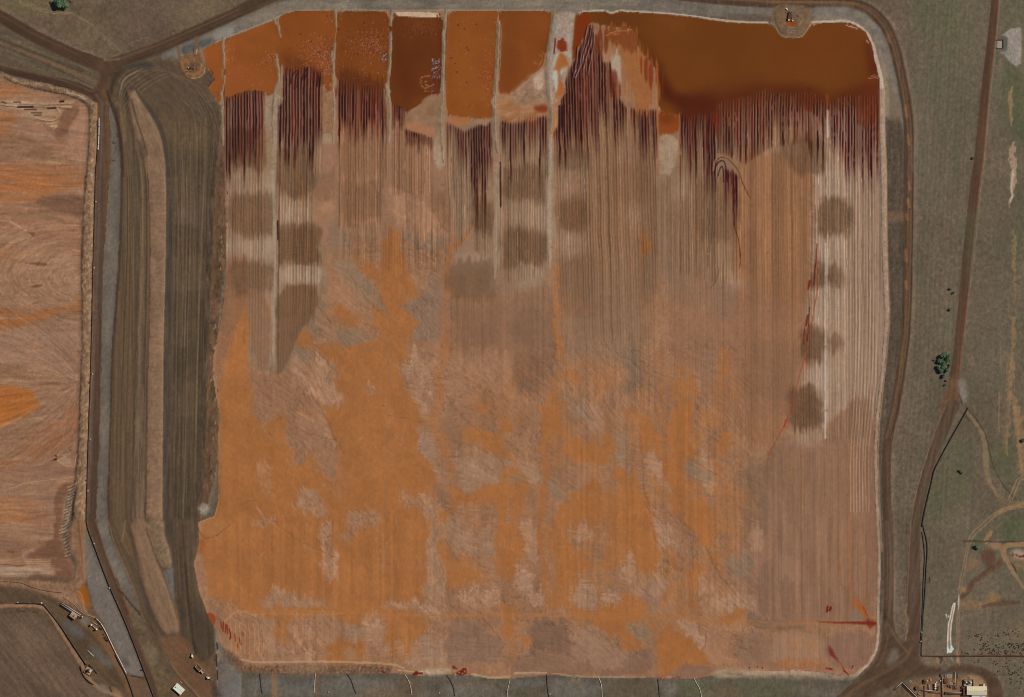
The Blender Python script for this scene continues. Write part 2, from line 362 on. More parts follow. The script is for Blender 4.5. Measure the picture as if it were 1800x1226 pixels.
for k in range(24):
    a = k / 23; e = 20 + 95 * a; s = 146 + 14 * a + 4 * math.sin(a * 3)
    put(line([(e, s - 3), (e + 1.5, s + 5)], 1.3, 0, 1.2), (84, 66, 52), .8)
put(line(T(0,0,'470,645 530,655 590,690'), 2.4, 1, 1.6, (1, 1, 3, 3)), (188, 162, 134), .8)
# ---------------------------------------------------------------- western drying basin
WB = lab('western_drying_bed')
WBP = [(-95, 128)] + T(0,0,'0,528 80,575 200,612 330,642 450,662 540,692 600,732 620,800 622,900 610,1050 598,1226') + [(149, 310), (142, 452), (144, 610), (139, 700), (138, 760), (135, 800)] + T(2,0,'520,860 525,920 500,960 450,1060 440,1226') + T(3,0,'430,0 425,100 440,180 470,240 515,320 520,380 470,440 380,425 200,410 0,412') + [(-95, 1015)]
wb = poly(WBP, 0, .8, (1.0, 1.0, 5, 5))
put(wb, (153, 115, 87), 1, (137, 100, 75), (60, 14, -4), br=[(.06, 60, 3, -3), (.05, 5, 4, 0)], h=1.6, L=WB, seed=51)
wbm = wb
# the drying bed carries the streaks of its flows: level in the north, arcs round the middle spigot, a fan in the south
bE, bS = EE[wb.sl], SSG[wb.sl]
def _dir(dx, dy): return np.degrees(np.arctan2(dy, dx))
n_ = 14 * fbm(bE, bS, 40, 40, 55, 0, 2)
d_arc = np.stack([(bS - 487) * 1.5 + 1e-3, -(bE - 142) / 1.2]); d_fan = np.stack([bE - 141, bS - 672 + 1e-3]); d_lev = np.stack([np.ones_like(bE), .06 * np.ones_like(bE)])
sg = np.where(d_arc[0] < 0, -1, 1); d_arc = d_arc / (np.hypot(*d_arc) + 1e-6) * sg; d_fan = d_fan / (np.hypot(*d_fan) + 1e-6) * np.where(d_fan[0] < 0, -1, 1)
w1 = np.clip(1 - np.abs(bS - 480) / 110, 0, 1) * 1.6; w2 = np.clip(1 - np.abs(bS - 690) / 140, 0, 1) * 1.6; w3 = .35
dd_ = d_arc * w1 + d_fan * w2 + d_lev * w3
WFLOW = brushed(wb.sl, _dir(dd_[0], dd_[1]) + n_, 8, 18, 1.9, 2.0) + .6 * brushed(wb.sl, _dir(dd_[0], dd_[1]) + n_ * .6, 9, 18, 3.6, 4.5)
def wput(pts, col, a=1, fe=2.0, wp=(9, 2.5, 26, 3.5), **k):
    """only inside the western bed"""
    mk = poly(pts, 1, fe, wp, k.get('seed', 7))
    mk = inside(mk, wbm)
    if wp and wp[0] > 5:                     # broken up along the flow
        nz = vnoise(mk.E, mk.S, 44, 2.6, 31) * .7 + vnoise(mk.E, mk.S, 16, 4.5, 32) * .5 + fbm(mk.E, mk.S, 30, 12, 33, 0, 2) * .4
        mk.m = mk.m * np.clip(.72 + .75 * nz, 0, 1)
    put(mk, col, a, **k)
OR = (158, 100, 60)
wput([(-95, 150)] + T(0,0,'0,590 90,585 180,610 170,650 100,690 0,680') + [(-95, 175)], OR, .75, br=[(.08, 40, 3, -5)])
wput([(-95, 200)] + T(0,0,'0,775 90,790 115,820 80,880 60,930 20,960 0,980') + [(-95, 250)], OR, .85, br=[(.08, 40, 3, -3)], seed=12)
wput([(-95, 280)] + T(0,0,'0,1140 180,1125 420,1160 590,1185 560,1226 600,1290 400,1350 330,1400 0,1410') + [(-95, 340)], (158, 100, 60), .8, wp=(22, 3, 40, 3.2), br=[(.1, 50, 2.6, -2)], seed=13)
wput(T(0,0,'0,700 200,690 420,710 520,740 400,820 240,830 120,770 0,770'), (158, 128, 102), .7, br=[(.12, 40, 2.6, 4)], seed=14)
wput(T(0,0,'545,735 552,790 520,830 490,870 455,945 410,975 385,960 385,900 420,830 430,770 480,735'), (122, 86, 64), .95, fe=1, wp=(1.5, 1.5, 8, 8), br=[(.06, 10, 8, 30)], seed=15)
wput(T(0,0,'560,760 600,760 610,1000 590,1150 560,1150 480,1080 470,1000 480,900 510,860 550,810'), (158, 118, 92), .8, fe=3, wp=(2, 2, 8, 8), br=[(.05, 3, 40, 10)], seed=16)
wput(T(0,0,'120,840 300,850 380,960 440,1040 300,1020 100,900'), (156, 118, 96), .6, fe=5, br=[(.06, 40, 3, 25)], seed=17)
for q in range(9):
    wput(T(0,0,f'{200+q*19},{1085-q*8+q*q*.5} {206+q*19},{1050-q*6} {212+q*19},{1055-q*4} {208+q*19},{1090-q*4}'), (124, 88, 62), .7, fe=.8, wp=None)
wput(T(0,0,'200,1110 260,1050 370,1060 375,1085 250,1090'), (134, 96, 68), .7, fe=2, wp=(2, 1, 6, 4))
# pale ridges and the dark pits between them
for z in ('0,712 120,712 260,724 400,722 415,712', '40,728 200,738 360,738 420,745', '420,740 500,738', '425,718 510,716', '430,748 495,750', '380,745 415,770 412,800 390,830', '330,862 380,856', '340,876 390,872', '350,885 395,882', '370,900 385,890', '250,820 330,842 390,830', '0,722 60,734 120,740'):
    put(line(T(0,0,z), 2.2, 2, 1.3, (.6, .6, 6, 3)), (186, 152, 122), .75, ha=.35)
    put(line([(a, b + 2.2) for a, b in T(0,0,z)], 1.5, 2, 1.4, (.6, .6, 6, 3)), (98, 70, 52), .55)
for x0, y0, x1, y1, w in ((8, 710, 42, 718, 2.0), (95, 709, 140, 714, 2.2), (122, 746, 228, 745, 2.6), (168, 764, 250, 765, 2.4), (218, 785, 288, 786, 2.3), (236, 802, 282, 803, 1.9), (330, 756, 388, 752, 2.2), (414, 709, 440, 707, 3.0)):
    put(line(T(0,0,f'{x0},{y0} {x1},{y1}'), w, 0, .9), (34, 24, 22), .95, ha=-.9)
put(line(T(0,0,'285,850 330,900 375,940 400,968 440,990'), 1.3, 2, 1.3, (1, 1, 5, 5)), (112, 82, 62), .7)
wput(T(0,0,'400,965 430,960 450,985 430,1005 410,990'), (138, 100, 66), .9, fe=.8, wp=None)
wput(T(0,0,'440,1080 465,1085 472,1115 455,1110'), (124, 90, 60), .9, fe=.8, wp=None)
for q in range(12):
    put(line(T(0,0,f'{470+q*6},{990+q*3} {520+q*6},{1060+q*5} {560+q*3},{1150+q*4}'), 1.1, 2, 1.4, (1.5, 1.5, 14, 14), q), (170, 130, 104) if q % 2 else (130, 94, 70), .35)
# middle
for z in ('330,640 480,560 560,640 560,820 480,900 360,820 300,740', '60,700 240,690 330,760 240,830 80,800', '0,440 200,470 330,540 200,560 0,500', '250,350 420,360 520,450 420,440 300,400'):
    wput(T(1,0,z), (168, 128, 101), .65, fe=5, seed=len(z))
for z in ('300,560 420,500 520,420 530,560 430,600', '60,1130 300,1110 500,1150 400,1200 150,1200'):
    wput(T(2 if '560 420' in z else 1,0,z), (160, 124, 100), .5, fe=6, seed=len(z))
wput(T(1,0,'-300,0 0,0 500,0 420,50 350,110 310,180 150,190 0,185 -300,190'), OR, .7, fe=2, wp=(26, 3, 40, 3), br=[(.09, 50, 2.6, 0)], seed=18)
wput(T(1,0,'225,225 260,195 330,178 450,165 580,165 580,340 540,335 480,300 380,280 290,255'), (116, 84, 64), .95, fe=1, wp=(2, 1.2, 12, 6), br=[(.05, 14, 4, 10)], seed=19)
wput(T(1,0,'-300,225 0,220 180,235 300,262 420,290 500,320 540,380 570,440 570,560 520,640 420,520 250,420 0,420'), (146, 102, 74), .6, fe=4, br=[(.08, 40, 3, 12)], seed=20)
wput(T(1,0,'60,330 140,300 260,290 380,310 460,360 480,390 400,350 280,320 180,310'), (118, 90, 68), .7, fe=1.5, wp=(2, 2, 10, 6), seed=21)
wput(T(1,0,'-300,540 0,600 60,610 150,630 100,560 0,540'), (150, 98, 60), .6, fe=4, seed=22)
cx, cy = 138, 487
for q in range(26):
    r = 6 + q * 4.3
    a = np.linspace(-2.2, 2.3, 22)
    pts = [(cx - 4 - r * 1.15 * max(math.cos(t), -.2) * (1.25 if q > 10 else 1) - q * .6, cy + r * .82 * math.sin(t) - q * .3) for t in a]
    mk = line(pts, 1.3, 1, 1.7, (5, 4, 22, 14), 60 + q); f_ = np.zeros((NS, NE), np.float32); f_[wbm.sl] = wbm.m; mk.m *= f_[mk.sl]
    put(mk, (172, 132, 106) if q % 2 else (132, 96, 72), .42)
for q in range(16):
    y = 560 + q * 40
    mk = line(T(1,0,f'-300,{y-40} 0,{y+10} 150,{y-5} 300,{y+14} 420,{y+6} 540,{690+q*6}'), 1.2, 2, 1.8, (6, 4, 50, 12), 90 + q); f_ = np.zeros((NS, NE), np.float32); f_[wbm.sl] = wbm.m; mk.m *= f_[mk.sl]
    put(mk, (168, 130, 104) if q % 2 else (130, 92, 66), .35)
for z, w in (('60,345 130,385 180,420 215,455', 1.4), ('0,345 50,350 100,375 150,405', 1.6)):
    put(line(T(1,0,z), w, 2, 1.3, (1, 1, 6, 6)), (188, 152, 122), .7)
for z in ('180,420 205,430 235,425 250,445 230,462 205,445', '150,636 240,638 290,640 330,645 325,665 270,662 190,648', '200,815 240,795 295,790 290,808 230,818', '205,938 250,910 295,898 292,912 240,930'):
    wput(T(1,0,z), (110, 76, 54), .9, fe=.8, wp=None)
for z in ('0,600 80,618 150,640', '90,860 150,830 205,812', '120,905 190,935 215,935'):
    put(line(T(1,0,z), 1.5, 2, 1.3, (1, 1, 6, 6)), (120, 86, 60), .7)
wput(T(1,0,'-300,960 0,960 120,975 240,975 400,955 500,915 570,860 580,980 470,985 380,1000 320,1045 200,1075 0,1100 -300,1100'), (150, 92, 50), .85, fe=2.5, wp=(8, 3, 30, 8), br=[(.07, 40, 4, -6)], seed=23)
wput(T(1,0,'340,1030 400,995 480,985 570,985 575,1020 480,1030 400,1020'), (112, 80, 60), .7, fe=2, seed=24)
put(line(T(1,0,'345,1030 420,1015 500,1020 570,1010'), 1.2, 2, 1.2, (1, 1, 6, 4)), (182, 148, 120), .6)
wput(T(1,0,'-300,1110 0,1110 300,1075 570,1060 575,1226 540,1400 300,1380 0,1330 -300,1300'), (146, 112, 90), .8, fe=4, seed=25, br=[(.08, 30, 3, 32), (.05, 8, 3, 25)])
wput(T(1,0,'90,900 330,860 480,770 550,700 545,820 430,930 240,960 110,940'), (160, 122, 96), .5, fe=5, seed=26, br=[(.06, 40, 3, -10)])
# south: fan of rills from the spillway and the orange pool
wput([(-95, 678)] + T(2,0,'0,270 120,278 200,295 235,325 250,375 275,395 260,430 200,470 140,492 60,520 0,558') + [(-95, 770)], (164, 98, 46), .95, fe=1.2, wp=(4, 1.6, 22, 5), br=[(.06, 50, 5, -10)], seed=27)
wput(T(2,0,'-300,860 0,800 250,610 420,480 520,400 545,420 535,560 470,660 380,740 240,800 60,850 -300,960'), (146, 94, 62), .75, fe=5, br=[(.08, 60, 4, -28)], seed=28)
wput(T(2,0,'-300,880 60,860 300,790 400,740 480,720 500,780 520,850 515,905 300,930 0,985 -300,1030'), (140, 102, 80), .8, fe=3, br=[(.05, 40, 4, -10)], seed=29)
random.seed(4)
for q in range(34):
    a = math.radians(118 + q * 4.4)
    L0 = 90 + random.random() * 120
    x0, y0 = 141, 672
    pts = [(x0 + L0 * k * math.cos(a + .14 * math.sin(q + 3 * k)), y0 - L0 * .75 * k * math.sin(a + .1 * math.cos(q * 2 + 2 * k))) for k in (.03, .25, .5, .75, 1)]
    mk = line(pts, [1.8, 1.5, 1.2, 1, .8], 2, 1.5, (2, 2, 16, 10), 120 + q); f_ = np.zeros((NS, NE), np.float32); f_[wbm.sl] = wbm.m; mk.m *= f_[mk.sl]
    put(mk, (112, 80, 60) if q % 2 else (172, 136, 112), .42)
for z in ('540,240 420,275 330,300 260,305', '545,262 480,330 430,400 380,460 250,480 150,500', '500,420 470,480 400,500 300,490'):
    put(line(T(2,0,z), 1.3, 2, 1.5, (1.5, 1.5, 12, 8)), (116, 80, 58), .5)
put(line(T(2,0,'0,1000 90,985 160,950 300,930 420,918 515,905'), 1.3, 2, 1.2, (1, 1, 9, 6)), (180, 146, 118), .8)
wput(T(2,0,'-300,1020 0,1010 200,960 330,950 400,980 390,1060 380,1226 -300,1226'), (140, 104, 82), .9, fe=2, wp=(6, 2, 30, 4), br=[(.1, 60, 2.6, 0)], seed=30)
wput(T(2,0,'-300,1030 0,1040 180,1050 320,1065 260,1110 290,1150 320,1190 250,1226 0,1240 -300,1240'), (158, 104, 66), .7, fe=2, wp=(26, 3, 40, 2.8), br=[(.12, 50, 2.6, 0)], seed=31)
wput(T(2,0,'390,990 440,960 500,930 525,925 500,965 455,1050 440,1130 435,1226 385,1226 370,1100'), (114, 80, 60), .95, fe=1.5, wp=(2, 2, 8, 8), seed=32)
wput(T(3,0,'-300,10 0,10 150,20 300,60 380,60 330,100 150,120 -300,110'), (146, 108, 84), .8, fe=2, wp=(24, 3, 40, 2.8), br=[(.1, 60, 2.6, 0)], seed=33)
wput(T(3,0,'370,0 445,-10 425,110 440,185 475,245 510,320 515,375 470,438 380,420 290,408 200,405 205,385 250,368 310,378 340,392 400,375 370,345 440,340 340,310 350,280 160,262 200,222 260,200 320,160 380,110'), (112, 78, 58), .95, fe=1, wp=(2.5, 1.5, 9, 5), seed=34)
wput(T(3,0,'-300,115 0,110 120,115 210,150 150,240 155,270 0,265 -300,260'), (126, 92, 70), .8, fe=2, wp=(5, 2, 24, 5), seed=35)
wput(T(3,0,'-300,300 0,300 140,312 240,318 380,345 400,372 330,385 240,362 190,385 150,405 0,408 -300,410'), (162, 134, 112), .9, fe=1.2, wp=(10, 1.5, 26, 3), br=[(.08, 60, 2.6, 0)], seed=36)
for q in range(6):
    put(line(T(3,0,f'{170+q*6},{268+q*14} {350-q*2},{270+q*14}'), 1.6, 0, 1.2, (1, .5, 8, 4), q), (172, 136, 108), .8)
put(line(T(3,0,'-300,300 0,300 70,308 160,314'), 1.6, 1, 1.2), (76, 56, 46), .7)
put(line(T(3,0,'60,215 85,215'), 6, 0, 2.5, (2, 2, 5, 5)), (112, 80, 60), .8)
# ragged pale bank along the south-east of the bed
for q in range(22):
    y = 965 + q * 23
    if y < 1226:
        x = 500 - (y - 965) * .2; r_, c_ = 2, 0; yy = y
    else:
        x = 440 + max(0, (y - 1226 - 60)) * .22; r_, c_ = 3, 0; yy = y - 1210
    jx, jl = random.gauss(0, 7), random.uniform(.4, 1.2)
    put(line(T(r_, c_, f'{x-22*jl+jx},{yy+10} {x+14},{yy-4} {x+26},{yy-14}'), [1.2, 2.4, 3.2], 1, 1.2, (1.4, 1.4, 3, 3), q), (170, 142, 116), .8, ha=.3)
    put(line(T(r_, c_, f'{x-18},{yy+20} {x+16},{yy+6}'), 1.6, 0, 1.2), (88, 64, 50), .7)
for z in ('375,775 395,752 440,752 485,742', '385,780 430,810 470,832 520,830', '440,752 470,790 490,815', '520,830 525,780 535,745'):
    put(line(T(2,0,z), 2.0, 1, 1.3, (.8, .8, 4, 4)), (176, 140, 112), .8)
wput(T(2,0,'400,770 440,757 485,765 495,815 460,820 420,795'), (158, 124, 98), .8, fe=1, wp=(1, 1, 4, 4))
for x, y, w in ((385, 757, 3), (382, 780, 4), (372, 785, 2.4), (486, 715, 2)):
    put(line(T(2,0,f'{x},{y} {x+6},{y+3}'), w, 0, 1), (74, 26, 24), .95)
put(line(T(2,0,'380,782 340,800'), 1.3, 0, 1.2), (110, 46, 36), .8)

COL[wb.sl] *= (1 + .095 * WFLOW * wb.m)[..., None]; REL[wb.sl] += .05 * WFLOW * wb.m
# ---------------------------------------------------------------- south-west corner
SWG = lab('works_yard_ground'); YRD = lab('works_yard'); PD2 = lab('gravel_pad'); DIRT = lab('dirt_apron')
put(poly(X('-95,1015 130,1015 150,915 351,915 349,918 350,956 341,992 349,1037 364,1078 377,1103 389,1136 425,1160 425,1320 -95,1320'), 0, 1), (102, 79, 59), 1, (90, 71, 54), (30, 30, 0), br=[(.07, 5, 5, 0), (.06, 3, 3, 0)], h=1.2, L=SWG, seed=61)
put(poly([(-95, 1085)] + T(3,0,'0,640 120,630 260,650 330,690 400,760 480,880 560,1000 640,1110 720,1180 850,1240 850,1560') + [(-95, 1320)], 1, 2), (108, 85, 68), 1, (94, 75, 60), (70, 26, 30), br=[(.08, 70, 3, 48), (.05, 3, 3, 0)], h=.5, seed=62)
for q in range(16):
    x = -60 + q * 38
    put(line(T(3,0,f'{x-140},{760+q*6} {x},{930+q*6} {x+110},{1080+q*7} {x+220},{1260+q*5}'), 2, 2, 2.4, (2, 2, 20, 20), q), (118, 96, 78) if q % 2 else (74, 60, 48), .35)
# tan rims
put(poly([(-95, 1015)] + T(3,0,'0,410 200,410 380,428 470,442 525,390 525,300 480,200 470,60 500,-10 600,-10 600,80 590,250 605,400 575,450 530,500 560,570 620,650 540,620 430,560 300,510 150,470 0,455') + [(-95, 1032)], 1, 1.2, (1.2, 1.2, 6, 6)), (142, 108, 82), 1, (122, 90, 68), (6, 6, 0), br=[(.1, 3, 4, 0), (.06, 2.4, 2.4, 0)], h=2.6, L=RIM, seed=63)
put(poly(T(3,0,'510,-10 600,-10 598,200 605,400 580,440 540,380 530,200'), 1, 2), (130, 94, 66), .7, br=[(.07, 3, 40, 0)])
put(line(T(3,0,'540,-10 560,150 575,300'), 1.6, 1, 1.6), (90, 66, 50), .6)
# yard
put(poly([(-95, 1030)] + T(3,0,'0,455 200,488 320,520 440,600 540,690 640,720 720,820 800,960 880,1110 940,1240 940,1560 880,1560 780,1226 680,1110 560,960 440,770 330,610 280,585 150,570 0,580') + [(-95, 1062)], 1, 2), (94, 74, 54), 1, (80, 64, 48), (40, 12, 38), br=[(.08, 30, 3, 45), (.05, 3, 3, 0)], h=1.0, L=YRD, seed=64)
put(poly(T(3,0,'560,660 640,690 720,780 800,920 900,1130 950,1226 900,1226 830,1070 740,900 650,780 540,720'), 1, 3), (128, 90, 58), .75, br=[(.08, 20, 4, 55)], seed=65)
put(poly(T(3,0,'430,690 500,700 590,790 570,830 500,790 440,740'), 1, 3, (2, 2, 8, 8)), (92, 90, 88), .8)
put(poly(T(3,0,'610,860 680,890 760,970 800,1010 760,1020 690,960 640,920'), 1, 4, (3, 3, 8, 8)), (98, 97, 96), .8)
put(poly([(150 + 9 * math.cos(a), 1092.5 + 7.2 * math.sin(a)) for a in np.linspace(0, 6.28, 18)[:-1]], 0, 1), (108, 104, 92), .95, br=[(.06, 8, 2.5, 30)])
put(poly(T(3,0,'690,960 720,990 740,1010 700,1000'), 1, 2), (150, 112, 70), .5)
put(line([(-95, 1068)] + T(3,0,'0,592 180,590 290,592 350,650 430,790 520,930 580,1030 620,1110 700,1185 800,1205 860,1260'), [5, 6, 5, 6, 6, 6, 7, 8, 7, 6, 7, 7], 2, 2, (1.2, 1.2, 8, 8)), (146, 110, 80), .9, br=[(.08, 4, 4, 0)], ha=.5)
put(line(T(3,0,'110,624 180,630'), 2, 0, 1.5, (1, 1, 3, 3)), (52, 44, 38), .8); put(line(T(3,0,'225,630 262,640'), 2, 0, 1.5, (1, 1, 3, 3)), (52, 44, 38), .8)
put(poly(T(3,0,'660,1140 720,1135 760,1160 770,1200 720,1190 680,1180'), 1, 2), (120, 108, 92), .8)
put(poly(T(3,0,'760,1150 830,1170 870,1230 850,1260 800,1215'), 1, 2, (2, 2, 4, 4)), (148, 112, 82), .7)
# settling pool beside the pad
POOL = lab('settling_pool')
put(poly(T(3,0,'537,500 560,470 582,438 606,468 622,540 636,598 610,600 590,585 560,560 548,530'), 1, .5, (.8, .8, 4, 4)), (142, 84, 32), 1, h=.6, L=POOL)
put(line(T(3,0,'545,490 570,515 577,560 590,630 620,655 660,668'), 2, 2, 1.2), (160, 112, 74), .9)
put(poly(T(3,0,'580,580 620,605 640,640 600,620'), 1, 1), (112, 82, 66), .8)
put(line(T(3,0,'640,540 650,580 640,610'), 3, 1, 1.5, (1, 1, 3, 3)), (70, 56, 48), .7)
# gravel pad west of the road
put(poly(T(3,0,'592,60 615,80 645,190 700,330 745,450 830,650 925,880 995,1060 1000,1088 880,1072 835,960 770,815 705,695 655,622 625,530 605,400 592,250'), 1, 1), (116, 105, 95), 1, (106, 96, 88), (30, 30, 20), br=[(.05, 14, 4, -60), (.04, 3, 3, 0)], h=1.2, L=PD2, seed=66)
put(poly(T(3,0,'835,930 880,950 905,1010 880,1020 850,990'), 1, 3), (84, 78, 72), .85)
put(line(T(3,0,'625,120 650,220 680,280'), 1.4, 1, 1.4), (80, 74, 70), .6); put(line(T(3,0,'640,240 690,330'), 1.4, 0, 1.4), (80, 74, 70), .5)
put(poly(T(3,0,'880,1072 1000,1090 1060,1226 1060,1400 960,1400 920,1180'), 0, 1.5), (112, 84, 60), .9, (98, 78, 60), (10, 10, 0), seed=67)
put(line(T(3,0,'900,1072 950,1085 1005,1090'), 1.8, 1, 1.4), (72, 54, 44), .8)
# haul road south end and its shoulders
put(line([(161, 914)] + T(3,0,'655,60 690,160 785,420 880,640 950,830 1035,1050 1095,1226 1150,1400'), [15, 14, 13, 12, 12, 13, 14, 15, 15], 2, 1.2), (88, 64, 47), 1, (80, 59, 44), (4, 60, -22), br=[(.07, 2.5, 60, -22)], h=1.4, L=RDW, seed=68)
put(line([(167, 914)] + T(3,0,'672,10 712,150 808,420 900,640 970,830 1050,1030 1110,1200'), 2.4, 2, 1.6), (116, 84, 58), .6)
# gravel strip east of the road
put(poly([(169, 912), (190, 912)] + T(3,0,'765,100 830,230 900,370 950,500 985,640 920,580 830,450 760,290 700,120'), 1, .8, (1.2, 1, 5, 5)), (118, 107, 95), 1, (102, 92, 82), (20, 20, 0), br=[(.06, 12, 3, -60)], h=1.8, L=PAD, seed=69)
put(poly(T(3,0,'820,440 860,480 950,600 985,650 1060,800 1000,760 900,620'), 1, 1.5), (108, 92, 72), .8, br=[(.1, 4, 4, 0)])
put(line(T(3,0,'820,470 880,540 930,600 975,650'), 2.6, 1, 1.4, (1.2, 1.2, 4, 4)), (56, 48, 40), .85)
put(line(T(3,0,'810,400 825,440'), 1.6, 0, 1.4), (60, 50, 42), .7)
put(line([(191, 914)] + T(3,0,'765,90 835,240 905,380'), 2.6, 2, 1.6, (1, 1, 5, 5)), (62, 54, 46), .8)
# terraces run out to the south
put(poly([(193, 912), (232, 912)] + T(3,0,'905,0 940,150 990,350 1060,600 1130,760 1160,900 1100,830 1000,680 930,480 840,270 770,100'), 0, 1.5), (102, 80, 58), 1, (86, 70, 53), (5, 60, -20), br=[(.1, 2.6, 70, -20)], h=2.6, L=EMB, seed=70)
put(poly([(228, 912), (258, 912)] + T(3,0,'1030,120 1100,310 1200,550 1262,765 1190,790 1130,790 1060,670 990,420 940,180'), 1, 1.5, (1.2, 1.2, 5, 9)), (134, 104, 80), 1, (120, 94, 72), (7, 40, -20), br=[(.07, 2.6, 50, -20), (.04, 4, 4, 0)], h=4.4, L=TER, seed=71)
put(line(T(3,0,'895,250 960,400 1010,550 1080,700 1140,790'), [6, 9, 9, 8, 5], 2, 3), (84, 70, 58), .75)
put(line(T(3,0,'870,0 860,80 850,140'), 3, 1, 2), (132, 102, 76), .6)
put(poly([(256, 912), (290, 912)] + T(3,0,'1150,100 1190,220 1205,322 1130,338 1085,260 1040,130'), 1, 1, (1.2, 1.2, 4, 4)), (132, 107, 83), 1, (118, 95, 74), (10, 10, 0), br=[(.1, 4, 3, 0)], h=4.8, L=TER, seed=72)
put(line(T(3,0,'1020,60 1080,240 1130,345 1200,560 1255,760'), 1.8, 2, 1.6), (88, 68, 52), .7)
put(poly(T(3,0,'1132,345 1205,330 1222,540 1205,555 1170,470'), 0, .8), (104, 95, 89), 1, br=[(.05, 5, 5, 0)], h=3.6)
put(poly([(289, 912), (306, 912)] + T(3,0,'1215,100 1230,330 1228,545 1218,545 1205,330 1185,200 1150,100'), 0, 1), (72, 61, 51), .95, br=[(.1, 3, 20, 0)], h=3.2)
put(poly([(304, 912), (352, 912)] + T(3,0,'1375,100 1350,300 1380,480 1440,640 1495,770 1500,900 1440,980 1380,980 1350,860 1260,780 1225,550 1225,330 1205,100'), 0, 1.5), (88, 71, 54), 1, (76, 62, 48), (5, 80, -3), br=[(.12, 2.6, 90, -3), (.05, 5, 5, 0)], h=2.6, L=EMB, seed=73)
put(line(T(3,0,'1290,300 1310,560 1340,800 1360,920'), 5, 1, 2.5), (58, 48, 40), .75)
put(poly(T(3,0,'1350,620 1430,640 1450,820 1420,950 1370,900 1345,760'), 1, 5), (72, 59, 47), .7)
put(poly(T(3,0,'1235,790 1300,830 1360,940 1400,990 1500,1100 1480,1226 1480,1400 1460,1400 1390,1226 1280,1110 1200,1020 1150,900 1120,800'), 1, 2), (110, 79, 56), 1, (102, 74, 54), (20, 8, 45), br=[(.05, 30, 3, 45)], h=1.2, L=DIRT, seed=74)
put(line([(190, 914)] + T(3,0,'790,150 860,300 945,500 1000,690 1070,810 1160,930 1200,1015 1290,1120 1400,1240'), 2, 2, 1.5), (134, 106, 74), .75)
put(line(T(3,0,'1010,710 1080,830 1170,945 1190,1030 1280,1130 1380,1240'), 1.6, 2, 1.4, (.8, .8, 6, 6)), (58, 44, 36), .65)
put(poly(T(3,0,'870,640 980,680 1060,820 1150,930 1190,1020 1240,1090 1200,1130 1210,1190 1260,1250 1260,1400 1150,1400 1100,1200 1040,1030 950,800'), 1, 2), (104, 86, 63), .9, (90, 74, 56), (16, 12, 30), br=[(.12, 4, 4, 0)], seed=75)
put(poly(T(3,0,'1000,850 1080,880 1100,960 1060,1000 1010,940'), 1, 4, (3, 3, 6, 6)), (120, 108, 84), .6)
put(poly(T(3,0,'1140,1040 1180,1030 1200,1050 1160,1060'), 1, 1.5), (80, 68, 54), .8)
put(poly(T(3,0,'1200,1110 1240,1100 1310,1180 1260,1240 1190,1190'), 0, 3), (116, 82, 58), .7)
put(line(T(3,0,'1360,980 1420,1040 1480,1110'), 3, 1, 2), (134, 98, 66), .6)
# corner below the main bed
put(poly(T(3,0,'1490,745 1510,800 1570,880 1640,930 1700,985 1780,1000 1780,1560 1480,1560 1510,1226 1505,1000'), 0, 1.5), (112, 101, 91), 1, (100, 90, 80), (20, 16, 30), br=[(.06, 8, 4, 30), (.05, 3, 3, 0)], h=1.6, L=DIRT, seed=76)
put(poly(T(3,0,'1650,960 1720,985 1790,1000 1790,1065 1690,1062 1640,1020'), 1, 2, (2, 2, 4, 4)), (110, 80, 57), .9, br=[(.16, 2.4, 2.4, 0)], seed=77)
put(poly(T(3,0,'1570,1120 1650,1085 1790,1075 1790,1400 1540,1400'), 1, 4), (108, 104, 99), .9, br=[(.06, 3, 16, 0)], seed=78)
put(line(T(3,0,'1500,740 1508,800 1512,900 1506,1000 1510,1100 1515,1226'), 2.4, 2, 1.6), (130, 118, 108), .7)
for z in ('1508,850 1512,895', '1503,930 1507,1010', '1510,1040 1512,1100'):
    put(line(T(3,0,z), 2.6, 0, 1.2), (40, 33, 30), .9)
put(line(T(3,0,'1516,900 1518,920'), 3, 0, 1.2), (160, 112, 64), .8); put(line(T(3,0,'1516,955 1518,975'), 2.6, 0, 1.2), (160, 112, 64), .8)
put(poly(T(3,0,'1460,1110 1490,1120 1520,1180 1530,1240 1480,1240'), 1, 3, (2, 2, 5, 5)), (70, 60, 50), .85)
# ---------------------------------------------------------------- northern and eastern rim of the main bed
NSL = lab('northern_bank'); ESL = lab('eastern_bank'); RDE = lab('perimeter_road'); PRIM = lab('salt_crusted_rim')
put(poly(X('300,104 355,76 450,36 500,12 560,-10 1490,0 1540,30 1570,90 1590,190 1590,560 1560,760 1560,1060 1540,1060 1540,30 1000,30 500,48 360,110 330,110'), 0, 1), (116, 105, 92), 1, (104, 95, 84), (26, 6, 0), br=[(.06, 3, 3, 0), (.06, 6, 30, 0)], h=2.6, L=NSL, seed=81)
# grey bank beside the northern ponds
put(poly(X('283,97 316,82 344,70 380,52 450,22 505,0 560,-20 700,-26 1000,-22 1120,-8 1120,26 1000,24 690,21 518,22 484,36 450,50 389,72 355,90 320,102'), 0, 1.2), (128, 115, 98), 1, (112, 102, 89), (40, 7, 0), br=[(.07, 6, 3, 0), (.05, 50, 2.5, 0)], h=2.4, L=NSL, seed=82)
put(line(X('310,86 345,72 380,56 450,26 505,4 560,-6 700,-8 1000,-6 1090,2'), 8, 2, 5, (2, 2, 20, 6)), (106, 100, 91), .5)
for e0, e1, k in ((632, 662, .86), (665, 690, .93), (735, 775, .9), (1000, 1030, 1.06), (590, 620, 1.05), (820, 850, .95), (930, 970, 1.05)):
    put(poly([(e0, -20), (e1, -20), (e1 - 4, 20), (e0 + 3, 20)], 0, 5), mul=(k, k, k))
put(poly(T(0,0,'1110,395 1190,355 1240,340 1260,380 1200,400 1130,420'), 1, 1.5), (108, 104, 96), .8)
